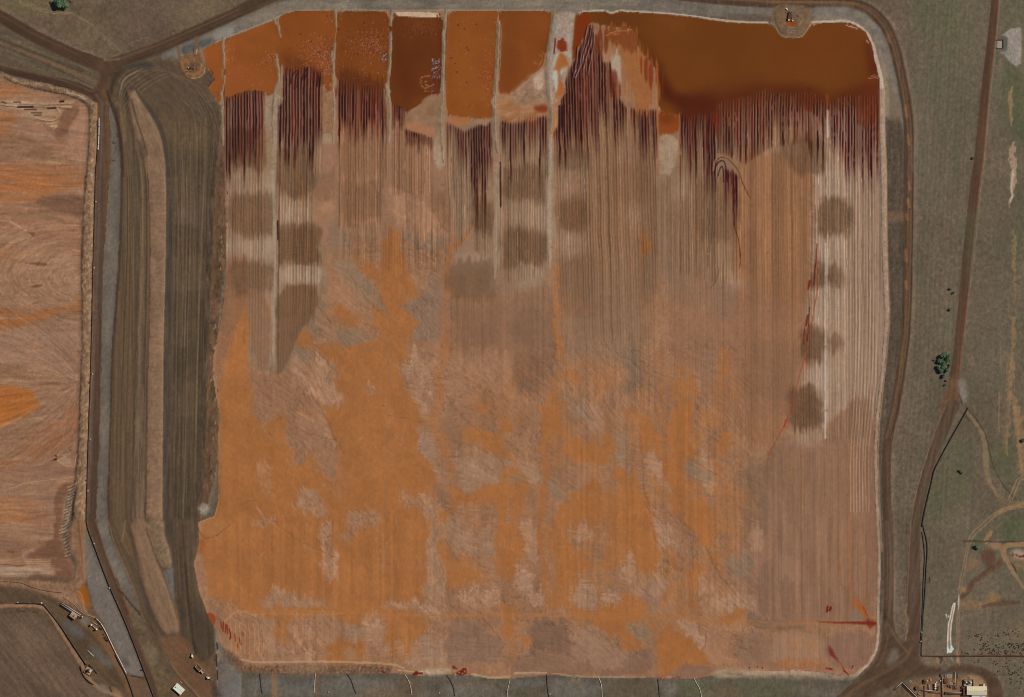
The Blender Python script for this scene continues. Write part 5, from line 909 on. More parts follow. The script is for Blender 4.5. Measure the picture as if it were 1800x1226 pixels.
# single long channels
for z, w_, c, a in (('1437,470 1436,520 1428,560 1420,610 1408,650 1398,690 1388,725 1378,750 1362,780 1350,800', 1.9, (150, 66, 30), .8), ('1436,430 1434,460 1431,500', 2.6, (112, 34, 22), .9), ('1424,495 1421,508', 4, (124, 40, 22), .9), ('1420,555 1417,572', 3.4, (110, 34, 24), .9), ('1414,580 1412,606', 2.4, (110, 34, 24), .85), ('1382,738 1379,750', 3, (160, 54, 24), .9), ('1423,540 1421,570 1419,600', 1.6, (58, 28, 24), .8),
                    ('1500,770 1499,850 1497,920 1496,1000 1498,1060', 2.6, (158, 98, 56), .6), ('1491,770 1492,860 1491,950 1492,1030 1496,1075', 1.8, (158, 98, 56), .55), ('1478,790 1477,900 1479,1000', 1.6, (160, 96, 54), .5), ('1453,800 1454,900 1453,1000 1454,1100', 1.6, (164, 106, 70), .5), ('1412,780 1412,850 1410,900', 1.6, (170, 112, 66), .55), ('1393,790 1393,850', 1.8, (172, 110, 60), .5),
                    ('1476,990 1479,1010 1478,1030 1486,1035 1492,1042', 2, (150, 82, 44), .6), ('1521,770 1520,900 1520,1060', 1.6, (166, 108, 74), .5), ('1334,470 1330,520', 2, (150, 100, 62), .4)):
    ml(X(z), w_, c, a, 1.4, (.8, .8, 6, 12))
# the pale firm track down the east side and by the divides
for z, w_, a in (('1452,430 1452,520 1451,600 1452,660 1452,700 1451,770', 4.2, .8), ('1451,620 1452,700 1452,740', 4.6, .5), ('1455,195 1455,240', 5, .7), ('1454,440 1453,480', 5, .5)):
    ml(X(z), w_, (186, 168, 148), a, 2.2, (1, 1, 4, 14))
for q in range(15):
    e = 1502 + q * 3.1
    ml([(e, 300 + 20 * (q % 3)), (e + 1, 480), (e - 1, 640), (e - 4 - q * .3, 720), (e - 10 - q * .5, 800), (e - 9 - q * .4, 900)], 1.5, (200, 172, 144) if q % 2 else (112, 80, 64), .4, 1.3, (.8, 0, 6, 50), seed=q)
# the turning loop
for k_, (w_, c, a) in enumerate(((3.2, (144, 102, 66), .9), (1.5, (70, 36, 30), .85))):
    o = 0 if not k_ else 2.6
    ml([(1254 + o, 300), (1255 + o, 288 + o * .5), (1260 + o, 277 + o * .7), (1270, 273.5 + o), (1282, 278 + o), (1292, 290 + o), (1299, 303), (1308, 330), (1320, 350)], w_, c, a, 1.2, (.4, .4, 6, 6))
ml(X('1256,306 1258,292 1264,284 1272,282 1276,292 1278,320'), 2.2, (44, 20, 28), .9, 1.1, None); ml(X('1262,310 1266,294 1271,292 1272,320'), 2, (44, 20, 28), .85, 1.1, None)
ml(X('1288,300 1290,340 1290,390 1296,410 1302,445 1300,470'), [3, 3.4, 2.4, 1.6, 2, 1], (84, 24, 22), .85, 1.3)
ml(X('1262,470 1264,485 1260,492 1250,508'), 1.6, (92, 66, 48), .6)
# ---------------------------------------------------------------- liquor ponds along the north of the bed
def pond(name, pts, col, col2=None, n=(40, 40, 0), h=1.4, wp=(.8, .8, 6, 6), smooth=1, a=1, fe=.5, br=None, seed=5):
    L = lab(name)
    mk = poly(pts, smooth, fe, wp, seed)
    put(mk, None, h=h, L=L)
    sh = inside(poly(pts, smooth, 5.0, wp, seed), main)                 # shallows: the liquor fingers out between the furrows
    t = sh.m - .42 + .75 * COMB[sh.sl] * (1 - np.abs(sh.m * 2 - 1) ** 2)
    sh.m = np.clip(t * 2.4 + .5, 0, 1) * (sh.m > .03)
    put(sh, tuple(c * .72 for c in col), .8)
    put(mk, col, a, col2, n, br=br, seed=seed); REL[mk.sl] *= (1 - np.clip(mk.m, 0, 1))
    return mk, L
def tint(mk, pts, col, a, fe=8, wp=(3, 3, 10, 10), sm=1):
    put(inside(poly(pts, sm, fe, wp), mk), col, a)
def specks(e0, e1, s0, s1, n, cols, w=(1.0, 1.9), seed=0, cluster=None):
    """scum and foam flecks floating on a pond"""
    rnd = random.Random(seed)
    for _ in range(n):
        if cluster:
            e, s = rnd.gauss(cluster[0], cluster[2]), rnd.gauss(cluster[1], cluster[3])
        else:
            e, s = rnd.uniform(e0, e1), rnd.uniform(s0, s1)
        if not (e0 <= e <= e1 and s0 <= s <= s1): continue
        i, j = int((e - E0) / SE + .5), int((s - S0) / SS + .5)
        k = rnd.uniform(.15, .62)
        c = np.array(rnd.choice(cols), np.float32)
        COL[j, i] = COL[j, i] * (1 - k) + c * k
        if rnd.random() < .25: COL[j, i + 1] = COL[j, i + 1] * (1 - k * .6) + c * k * .6
PK = [(170, 116, 104), (156, 96, 80), (176, 134, 122), (84, 32, 46), (70, 24, 36), (150, 88, 70)]
P0, _ = pond('liquor_pond', T(0,0,'1405,350 1450,322 1500,300 1548,285 1552,330 1552,480 1535,500 1548,560 1548,640 1535,690 1525,715 1480,660 1450,615 1492,555 1475,520 1440,470 1425,430'), (144, 80, 36), (136, 75, 33))
P1, _ = pond('liquor_pond', T(0,0,'1562,285 1650,242 1780,192 1907,140 1925,170 1945,250 1945,330 1925,360 1935,400 1950,500 1935,560 1905,625 1890,665 1850,640 1800,628 1700,630 1565,690 1560,600 1575,500 1562,440'), (144, 80, 36), (134, 74, 32))
tint(P1, T(0,0,'1560,500 1720,480 1900,560 1850,660 1560,700'), (140, 78, 38), .6)
P2, _ = pond('liquor_pond', T(0,1,'155,120 200,98 270,80 400,78 540,72 555,110 562,190 550,250 545,340 525,360 520,440 530,540 525,585 460,590 450,500 380,462 330,470 200,470 165,440 150,380 162,300 165,200'), (135, 74, 31), (125, 68, 28))
tint(P2, T(0,1,'165,330 330,400 450,490 440,520 330,470 200,470 160,440'), (104, 54, 26), .6)
tint(P2, T(0,1,'340,360 500,420 540,560 440,480'), (150, 82, 44), .5)
P3, _ = pond('liquor_pond', T(0,1,'575,85 700,80 880,82 920,100 935,180 930,260 920,480 910,530 905,610 880,625 830,600 720,595 640,560 570,560 552,520 550,400 555,250 572,160'), (123, 66, 27), (113, 60, 24))
tint(P3, T(0,1,'570,480 700,520 900,590 880,640 640,570 560,570'), (94, 44, 20), .7)
P4, _ = pond('liquor_pond', T(0,1,'945,190 950,130 990,112 1050,118 1160,122 1280,118 1298,150 1300,250 1295,400 1285,560 1280,640 1260,655 1190,655 1180,690 1130,735 1080,760 1040,785 1035,735 945,740 935,680 925,600 935,520 945,430'), (104, 54, 23), (94, 48, 20))
tint(P4, T(0,1,'960,120 1290,120 1280,230 1080,200'), (112, 60, 28), .6); tint(P4, T(0,1,'950,330 1150,350 1130,620 960,660'), (90, 44, 17), .6, 14); tint(P4, T(0,1,'1150,640 1190,660 1180,700 1040,785 1080,720'), (122, 62, 24), .8)
P5, _ = pond('liquor_pond', T(0,1,'1335,100 1380,82 1500,78 1690,78 1684,110 1668,200 1665,400 1655,600 1640,690 1645,780 1640,835 1500,820 1420,815 1335,800 1322,720 1325,600 1318,400 1330,250'), (140, 78, 33), (132, 72, 30))
P6, _ = pond('liquor_pond', T(0,1,'1700,78 1780,78 2065,80 2060,130 2045,240 2040,350 2010,380 1990,470 1940,520 1900,560 1830,620 1760,650 1705,655 1690,600 1698,450 1702,250 1702,160'), (130, 70, 29), (120, 64, 26))
tint(P6, T(0,1,'1700,330 1850,360 1800,640 1700,640'), (114, 58, 25), .6)
put(inside(poly(T(0,1,'1690,640 1780,645 1850,630 1930,720 2010,760 2010,800 1900,850 1780,860 1690,840 1680,740'), 1, 2.5, (4, 3, 8, 8)), main), (150, 96, 54), .8, (164, 120, 88), (14, 6, -20), br=[(.06, 16, 3, -20)])
put(inside(poly(T(0,2,'30,620 80,560 150,500 215,470 240,560 250,660 230,720 100,735 0,740 0,640'), 1, 2, (3, 3, 8, 8)), main), (158, 126, 100), .9, (136, 106, 82), (10, 6, -30), br=[(.1, 5, 4, -30)])
put(inside(poly(T(0,2,'130,560 200,490 225,480 220,600 180,640'), 1, 2, (3, 3, 4, 4)), main), (190, 164, 140), .7, br=[(.15, 3, 3, 0)])
ml(T(0,2,'30,630 110,560 180,500'), 1.5, (180, 140, 104), .7)
mp(T(0,2,'135,750 180,735 245,730 248,780 200,790'), (120, 50, 22), .9, 1, None, rag=0)
for z in ('190,380 215,400 205,440 180,470', '150,430 180,450 200,430', '210,360 230,380'):
    ml(T(0,2,z), 1.6, (170, 110, 70), .6, 1.4, (1.5, 1.5, 4, 4))
# the big pond in the north-east
BIGP = T(0,2,'440,118 470,100 545,88 650,85 690,108 740,85 830,90 1050,100 1250,120 1440,150 1600,165 1780,167') + T(0,3,'62,205 100,266 232,275 302,165 560,160 620,184 678,222 718,302 742,420 755,480 765,560 760,640 745,660 700,665 560,655 480,690 420,720 380,715 310,640 200,640 60,650 0,650') + T(0,2,'1780,610 1700,650 1600,680 1500,705 1430,720 1400,790 1160,800 1020,780 1012,600 1000,480 960,430 900,370 860,290 850,200 760,190 650,180 560,150 530,170 510,240 470,300 440,400 415,420 425,300')
PB, PBL = pond('liquor_pond', BIGP, (112, 62, 23), (105, 57, 20), (90, 60, 0), wp=(1.2, 1.2, 6, 8), seed=6)
tint(PB, T(0,2,'430,110 540,90 560,130 520,200 470,330 415,420'), (122, 46, 16), .85, 3)
tint(PB, T(0,2,'560,85 850,100 1000,150 900,180 640,170'), (94, 50, 22), .7, 10)
tint(PB, T(0,2,'780,220 900,240 980,400 1010,560 1050,700 1200,780 1450,800 1430,720 1250,700 1100,620 1030,440 950,300'), (70, 24, 13), .85, 7, (7, 7, 14, 14))
tint(PB, T(0,2,'1160,700 1430,640 1430,800 1160,800'), (66, 24, 13), .85, 10); tint(PB, T(0,2,'1430,690 1780,600 1780,680 1430,760'), (78, 32, 14), .75, 8); tint(PB, T(0,3,'0,600 300,600 400,700 560,640 760,600 760,680 420,730 0,680'), (84, 34, 15), .75, 8)
tint(PB, T(0,3,'690,230 730,300 765,520 700,560 690,400'), (76, 28, 14), .75, 7); tint(PB, T(0,3,'100,280 560,240 600,460 200,480'), (118, 60, 22), .5, 30)
# shallows where the flood runs out between the furrows
def comb_pool(pts, col, a, rag=1.1, fe=12, seed=4):
    mk = inside(poly(pts, 1, fe, (2, 8, 4, 30), seed), main)
    t = mk.m - .5 + rag * COMB[mk.sl] * (1 - np.abs(mk.m * 2 - 1) ** 2)
    mk.m = np.clip(t * 2.2 + .5, 0, 1) * (mk.m > .02)
    put(mk, col, a)
comb_pool(T(0,2,'640,200 830,205 900,350 990,450 1010,560 1005,760 860,780 820,650 760,500 700,350 650,260'), (150, 92, 48), .8)
comb_pool(T(0,2,'600,190 700,200 830,205 900,330 820,360 720,330 650,280 600,260'), (122, 64, 28), .9, .7, 8)
comb_pool(T(0,2,'880,380 960,440 1010,520 1010,640 980,620 940,520 880,450'), (120, 44, 18), .75, 1.2, 8)
comb_pool(T(0,2,'700,340 760,330 780,480 740,620 700,560'), (176, 160, 138), .75, 1.0, 6)
comb_pool(T(0,2,'660,480 720,500 740,700 690,720'), (96, 34, 20), .7, 1.2, 6)
comb_pool(T(0,2,'580,220 650,230 660,360 600,400 570,330'), (112, 54, 26), .7, 1.0, 5)
comb_pool(T(0,3,'640,560 770,540 775,760 740,900 660,830 600,820 590,690'), (104, 44, 22), .7, 1.3, 10)
comb_pool(T(0,3,'180,640 380,640 400,740 250,740'), (96, 36, 18), .75, 1.2, 7); comb_pool(T(0,3,'395,640 425,640 425,720 405,730'), (150, 76, 32), .8, .5, 3)
comb_pool(T(0,2,'1160,760 1420,740 1440,860 1300,830 1180,860'), (80, 28, 18), .75, 1.2, 8); comb_pool(T(0,2,'1405,780 1440,780 1430,980 1410,990'), (120, 38, 18), .85, .6, 4)
comb_pool(T(0,2,'1430,690 1600,670 1780,600 1780,690 1600,740 1450,780'), (104, 48, 22), .7, 1.2, 8)
for z_, r_ in (('1150,660 1430,610 1780,540 1780,690 1600,760 1430,840 1160,870', 2), ('0,570 300,600 420,680 600,610 750,570 750,700 420,780 0,700', 3)):
    put(inside(poly(T(0, r_, z_), 1, 11, (4, 9, 5, 20)), main), (86, 40, 19), .6)
comb_pool(T(0,1,'560,480 720,520 910,580 905,690 720,660 565,620'), (90, 46, 24), .7, .9, 9, 9); comb_pool(T(0,1,'160,430 330,440 460,500 455,560 330,520 190,500'), (104, 54, 27), .6, .9, 8, 10)
# bulge left of the spit
mk, _ = pond('liquor_pond', T(0,2,'1018,770 1060,785 1130,790 1160,830 1158,890 1130,935 1060,940 1020,945 1015,880'), (136, 70, 28), (124, 62, 24), fe=1)
tint(mk, T(0,2,'1018,770 1160,790 1120,850 1020,860'), (104, 46, 20), .8)
mp(T(0,2,'1010,945 1150,930 1160,1010 1165,1110 1100,1226 1020,1226'), (146, 114, 88), .9, 4, DG, col2=(164, 138, 112), n=(14, 14, 0)); mp(T(0,2,'1020,1000 1060,990 1070,1060 1020,1080'), (166, 144, 120), .55, 5)
ml(T(0,2,'1008,480 1012,600 1012,900 1018,1226'), 2.2, (160, 98, 52), .85, 1.4, (.6, .6, 6, 12)); ml(T(0,2,'1165,790 1165,900 1160,1100'), 2, (156, 88, 44), .8, 1.4, (.6, .6, 6, 12))
ml(T(0,2,'1015,775 1055,775'), 1.2, (150, 84, 48), .8); ml(T(0,2,'1015,800 1060,805'), 1.2, (150, 84, 48), .8)
# mud at the foot of the ponds
mp(T(0,1,'1040,790 1090,760 1140,730 1190,660 1285,650 1285,860 1255,960 1160,920 1060,900 1035,880'), (146, 112, 86), .95, 1.2, (1.5, 1.5, 8, 8), rag=.2, col2=(132, 98, 70), n=(14, 20, 0)); mp(T(0,1,'1040,850 1130,850 1230,880 1250,950 1120,920 1045,900'), (160, 110, 78), .8, 3, DG)
mp(T(0,1,'1330,805 1420,820 1500,822 1480,880 1400,890 1340,850'), (162, 104, 60), .9, 2, DG); mp(T(0,1,'1490,825 1640,835 1640,870 1520,880'), (148, 116, 88), .9, 2, DG)
mp(T(0,1,'60,680 110,660 190,680 190,720 150,720 140,1226 70,1226'), (152, 128, 104), .8, 2, (1, 1, 5, 5), br=[(.1, 3, 4, 0)])
mp(T(0,1,'460,600 520,640 525,1000 470,1010 460,800'), (142, 104, 74), .9, 2, (1, 1, 5, 5), br=[(.12, 2.6, 3, 0)]); mp(T(0,1,'460,940 525,920 530,1010 465,1020'), (164, 142, 118), .6, 3, rag=.4)
mp(T(0,1,'465,585 525,595 520,640 470,620'), (128, 52, 20), .8, 1.5, DG); mp(T(0,1,'550,600 562,600 560,680 548,690'), (104, 32, 20), .9, 1, None, rag=0); mp(T(0,1,'545,570 565,600 560,640 540,620'), (160, 110, 72), .7, 1)
mp(T(0,1,'455,1000 540,990 550,1160 480,1226 455,1100'), (148, 108, 84), .9, 3)
mp(T(0,1,'0,890 110,890 110,1226 0,1226'), (140, 104, 72), .35, 6)
mp(T(0,1,'1230,1000 1310,1000 1310,1180 1280,1170 1235,1140'), (164, 138, 114), .85, 2, (1.5, 1.5, 5, 5), br=[(.06, 3, 3, 0)]); mp(T(0,1,'1645,1050 1700,1030 1705,1226 1650,1226'), (150, 112, 86), .9, 2, br=[(.08, 3, 3, 0)])
ml(T(0,1,'1698,1130 1698,1226') + T(1,1,'1697,0 1700,150 1702,250'), 2.6, (48, 20, 20), .9, 1.2, (.4, .4, 6, 12))
# north shore details
mp(T(0,1,'965,90 975,82 1270,88 1285,118 1240,122 1150,120 1020,112 985,112'), (196, 168, 138), .95, .8, (.8, .8, 4, 4), rag=0, br=[(.07, 4, 3, 0)])
for e, s in ((694, 24), (692, 27), (772, 25), (768, 27)): put(line([(e, s), (e + 1, s + 2)], 2.4, 0, 1), (78, 28, 24), .9)
# --- the earth bunds between the ponds (names in west to east order)
BUNDS = [('1548,275 1552,330 1556,400 1560,480', '1560,530 1555,600 1535,650 1545,700 1545,740 1548,900 1550,1010', 0, 0), ('120,135 145,165 160,200 168,260', '140,380 150,450 160,500 158,560 140,600 130,660 118,720 115,900 120,1000', 0, 1), ('553,70 556,130 560,185', '548,300 540,370 536,440 538,540 535,620 542,760 535,900 535,1000', 0, 1), ('940,80 938,130 933,178', '935,230 936,350 928,480 918,500 920,560 912,640 925,720 930,800 925,940 922,1000', 0, 1), ('1318,75 1312,150 1305,240 1305,400 1298,560 1300,650 1285,750 1285,900 1290,1000 1300,1130', None, 0, 1), ('1686,150 1684,300 1675,450 1665,600 1655,720 1660,800 1660,920 1665,1020 1680,1060', None, 0, 1), ('290,80 285,180 265,280 250,400 245,480 250,600 265,720 270,850 262,950 260,1226', None, 0, 2)]
WID = [(3.4, 4.6, 3), (3.6, 4.2, 3), (5, 4.2, 4), (5, 4.4, 4), (6, 6, 5), (6, 6, 5), (8.5, 8, 7)]
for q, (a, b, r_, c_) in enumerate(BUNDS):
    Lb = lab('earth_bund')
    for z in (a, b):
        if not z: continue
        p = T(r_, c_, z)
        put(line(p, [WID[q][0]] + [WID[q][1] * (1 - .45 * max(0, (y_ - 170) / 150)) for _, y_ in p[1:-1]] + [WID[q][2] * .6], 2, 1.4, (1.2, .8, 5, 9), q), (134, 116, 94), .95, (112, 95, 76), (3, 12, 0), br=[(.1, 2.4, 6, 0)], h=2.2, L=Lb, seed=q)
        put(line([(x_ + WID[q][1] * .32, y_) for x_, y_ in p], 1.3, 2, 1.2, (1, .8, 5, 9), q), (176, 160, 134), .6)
ml(T(0,1,'1660,160 1690,145 1705,200 1700,400 1690,560'), 1.4, (176, 160, 134), .5, 1.2, (.8, .8, 5, 9)); ml(T(0,1,'1684,170 1682,320 1672,480'), 3, (112, 94, 66), .6, 1.6)
for z, w_ in (('1305,215 1300,235 1310,250', 3.4), ('1655,680 1640,715 1660,745', 4.4), ('530,355 525,390 535,420', 3), ('1250,960 1258,985 1245,1000', 4), ('905,590 925,640', 5)):
    put(line(T(0,1,z), w_, 1, 1.4, (1, 1, 4, 4)), (150, 134, 112), .8)
# old firm divides running south through the bed
for z, w_, c, a in (('481,300 482,380 484,460 483,520 481,580 480,640', [5, 6, 5, 5, 5, 3], (160, 142, 122), .6), ('875,290 874,380 872,460 870,490', [5, 4, 4, 3], (156, 136, 114), .55), ('967,235 967,300 966,360 967,440 967,470', [6, 5, 6, 6, 3], (164, 144, 122), .7)):
    put(inside(line(X(z), w_, 2, 1.8, (1.2, 1, 5, 10)), main), c, a, br=[(.1, 2.6, 4, 0)])
ml(T(1,1,'150,350 152,480'), 2.4, (30, 20, 22), .95, 1, None)
ml(T(1,1,'80,750 90,900 100,1000 110,1226') , [2, 3, 3, 2], (160, 104, 70), .6); ml(T(2,1,'110,0 112,60 118,100 105,140 100,200'), 1.4, (128, 92, 66), .7)
ml(T(1,1,'858,380 860,600 860,830'), 2, (150, 112, 86), .7, 1.2, (.5, .5, 5, 10)); ml(T(1,1,'930,1000 925,1226') + T(2,1,'922,300 918,600 905,900 900,1200'), 1.7, (132, 104, 80), .7, 1.3, (1, .8, 4, 9))
# mud island between the big pond and its neighbour
isl = poly(T(0,2,'300,85 430,85 440,110 425,200 430,260 418,300 415,420 405,455 385,465 370,560 372,640 320,700 290,720 270,740 262,640 250,540 245,440 265,300 290,180'), 1, 1, (1.2, 1.2, 6, 6))
put(isl, (166, 148, 132), .97, (148, 128, 112), (8, 10, 0), br=[(.08, 2.6, 3, 0)], h=1.9, L=lab('mud_island'), seed=7)
REL[isl.sl] *= (1 - isl.m)
put(poly(T(0,2,'245,440 265,300 290,180 300,90 320,90 300,240 270,380 255,520 262,640 255,700 240,560'), 1, 1.5), (132, 122, 106), .8, br=[(.08, 3, 8, 0)])
put(poly(T(0,2,'300,380 320,370 330,420 350,440 390,440 370,480 335,510 320,560 325,640 300,650 290,560 280,470'), 1, 1.5), (172, 178, 172), .75, br=[(.06, 3, 3, 0)])
put(poly(T(0,2,'325,380 345,360 370,390 385,430 408,455 365,470 330,490 340,560 365,600 360,660 300,690 290,680 310,640 325,560 315,490 290,490 282,475 300,460 300,440'), 1, 1), (160, 92, 46), .95, h=1.3, L=lab('settling_pool'))
put(poly(T(0,2,'310,300 345,265 362,270 365,290 382,300 380,355 350,365 320,340 308,330'), 1, .8, (1.5, 1.5, 4, 4)), (122, 42, 18), .95); put(line(T(0,2,'300,272 298,320 292,372'), 3, 1, 1), (116, 40, 20), .9)
put(poly(T(0,2,'285,600 298,598 298,630 285,640'), 0, 1), (122, 46, 18), .9)
put(line(T(0,2,'372,640 340,680 290,690 290,760 295,860 285,910 270,930'), [2, 2, 2.4, 2, 2.4, 4, 5], 2, 1.3, (1, 1, 5, 5)), (164, 102, 56), .9)
put(line(T(0,2,'330,740 330,830 328,920'), 4, 0, 1.2), (44, 22, 26), .9); put(line(T(0,2,'348,735 350,830 350,920'), 2.6, 0, 1.2), (44, 22, 26), .85)
# curled furrow heads standing in the pond
for z in ('240,580 248,530 275,495 290,490', '265,620 275,530 295,500', '285,610 290,530 296,500', '310,620 318,545 345,490 352,470', '330,620 338,545 355,500', '352,610 358,480', '205,560 208,480', '232,600 235,485', '402,600 404,500', '425,600 430,510', '445,600 450,500'):
    ml(T(0,1,z), 2.2, (56, 22, 24), .9, 1.1, None)
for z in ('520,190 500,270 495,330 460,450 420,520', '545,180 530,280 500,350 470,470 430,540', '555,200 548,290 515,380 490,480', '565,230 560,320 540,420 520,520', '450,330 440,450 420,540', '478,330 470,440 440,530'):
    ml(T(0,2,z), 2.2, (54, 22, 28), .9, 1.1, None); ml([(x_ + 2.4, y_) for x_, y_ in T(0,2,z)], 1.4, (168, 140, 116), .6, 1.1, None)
# flecks
specks(392, 412, 70, 110, 60, PK[:3] + [(170, 104, 64)], seed=1); specks(400, 482, 90, 150, 110, [(160, 96, 54), (120, 60, 30), (176, 124, 110)], seed=2); specks(440, 490, 92, 120, 70, PK, seed=3, cluster=(478, 102, 8, 7))
specks(492, 585, 50, 130, 420, PK, seed=4, cluster=(562, 92, 22, 14)); specks(560, 583, 90, 132, 200, PK, seed=5); specks(592, 682, 25, 150, 150, PK, seed=6); specks(600, 682, 50, 130, 520, PK, seed=7, cluster=(652, 78, 20, 16)); specks(690, 778, 30, 70, 160, PK[3:5] + [(150, 84, 60)], seed=8, cluster=(745, 52, 18, 10))
specks(785, 868, 30, 200, 90, PK, seed=9); specks(840, 868, 40, 175, 160, PK, seed=10, cluster=(860, 140, 8, 26)); specks(880, 970, 25, 100, 14, PK[3:5], seed=11); specks(572, 584, 22, 40, 30, PK, seed=12)
for q in range(15):
    e, s = [(595, 52), (612, 66), (640, 40), (528, 60), (628, 95), (805, 44), (837, 43), (816, 51), (820, 84), (823, 88), (793, 102), (803, 127), (820, 145), (547, 73), (655, 62)][q]
    put(line([(e, s), (e + .6, s + .3)], 2.6, 0, 1), (70, 26, 44), .8)
BW = [(196, 188, 190), (40, 22, 28), (90, 60, 70), (150, 130, 140)]
specks(669, 681, 92, 112, 90, BW, seed=13, cluster=(675, 101, 2.6, 5)); specks(758, 774, 104, 138, 260, BW + [(84, 40, 44)], seed=14); specks(758, 774, 130, 165, 130, [(96, 44, 44), (120, 70, 66), (70, 30, 34)], seed=15)
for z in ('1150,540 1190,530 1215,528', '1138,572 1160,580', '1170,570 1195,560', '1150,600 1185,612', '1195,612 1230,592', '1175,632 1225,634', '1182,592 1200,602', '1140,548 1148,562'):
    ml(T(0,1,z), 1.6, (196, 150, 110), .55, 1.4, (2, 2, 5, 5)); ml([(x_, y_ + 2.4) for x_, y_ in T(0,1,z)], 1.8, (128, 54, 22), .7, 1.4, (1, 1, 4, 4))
for z in ('540,175 590,190 620,205', '690,230 715,245', '620,180 640,190', '685,280 700,300'):
    put(line(T(0,3,z), 1.6, 1, 1.2, (1, 1, 3, 3)), (206, 186, 176), .7)
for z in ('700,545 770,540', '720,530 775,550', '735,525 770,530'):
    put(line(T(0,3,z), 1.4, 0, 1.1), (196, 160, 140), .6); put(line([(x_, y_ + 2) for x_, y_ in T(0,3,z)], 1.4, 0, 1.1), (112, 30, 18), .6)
for z in ('660,245 700,225 760,215', '770,215 830,210', '700,230 720,245 740,235'):
    ml(T(0,2,z), 1.4, (190, 120, 76), .8, 1.2, (1, 1, 4, 4))
# pump inlets built out into the ponds
PUN = lab('pump_platform')
inl = poly(X('1353,40 1361,12 1376,8 1410,9 1424,18 1426,40 1420,52 1409,67 1392,65 1374,66 1366,52'), 0, .7, (1, 1, 5, 5))
put(inl, (124, 98, 72), 1, (108, 84, 62), (6, 6, 0), br=[(.1, 3, 3, 0), (.06, 4, 12, 20)], h=2.2, L=PUN); REL[inl.sl] *= (1 - inl.m)
put(line(X('1354,41 1362,44 1366,54 1376,66 1392,64 1408,67 1420,52 1426,41'), 1.8, 1, 1.2, (.6, .6, 4, 4)), (164, 140, 114), .7)
put(line(X('1362,12 1362,30 1366,46 1372,58'), 3, 1, 2, (1, 1, 4, 4)), (84, 74, 60), .6); put(poly(X('1388,10 1398,10 1396,24 1388,22'), 1, 2), (116, 108, 96), .7); put(poly(X('1398,12 1408,11 1408,30 1398,30'), 1, 3), (112, 92, 80), .7)
put(poly(X('1381,37 1390,36.5 1397,38 1398,46 1388,46 1382,43'), 0, .5), (140, 68, 24), 1, h=1.3, L=lab('pump_sump'))
for z in ('1384,52 1392,54 1400,55', '1385,57 1393,59 1400,59', '1384,48 1392,49 1398,48'): put(line(X(z), 1.3, 1, 1.2), (158, 132, 104), .7)
inl = poly(T(0,0,'1240,420 1275,385 1330,370 1400,360 1415,430 1428,480 1418,520 1370,548 1310,550 1280,520 1250,470'), 1, .8, (.8, .8, 5, 5))
put(inl, (128, 94, 62), 1, (110, 80, 54), (5, 5, 0), br=[(.1, 4, 3, 40)], h=2.4, L=PUN); REL[inl.sl] *= (1 - inl.m)
for z, c in (('1245,440 1262,500 1300,548 1340,552 1390,538 1425,505 1428,470', (80, 58, 44)), ('1330,548 1390,540 1422,510 1425,470', (176, 134, 98)), ('1260,420 1280,490 1320,520 1370,520 1400,490 1400,440', (150, 108, 70)), ('1290,500 1340,505 1385,480', (92, 66, 48))):
    put(line(T(0,0,z), 1.9, 2, 1.3, (.5, .5, 5, 5)), c, .75)
put(poly(T(0,0,'1300,440 1370,430 1385,470 1350,495 1310,480'), 1, 2), (86, 66, 48), .6); put(poly(T(0,0,'1285,420 1310,420 1330,445 1300,450'), 1, 1.5), (158, 106, 62), .7)
put(line(T(0,0,'1365,265 1370,330 1365,375'), 6, 1, 1.6), (112, 82, 56), .9); put(line(T(0,0,'1240,330 1245,380 1255,410'), 5, 1, 2), (110, 80, 54), .8)
put(line(T(0,0,'1368,350 1366,374'), 2.6, 0, 1), (190, 140, 82), .9); put(line(T(0,0,'1348,340 1344,365'), 1.6, 0, 1), (46, 38, 34), .9)
for z in ('1440,490 1452,505 1442,520', '1470,495 1480,520 1465,540', '1478,540 1495,555 1470,575', '1450,560 1470,580 1445,600', '1455,500 1462,530'):
    put(line(T(0,0,z), 1.8, 1, 1.2, (.8, .8, 3, 3)), (66, 50, 38), .8)
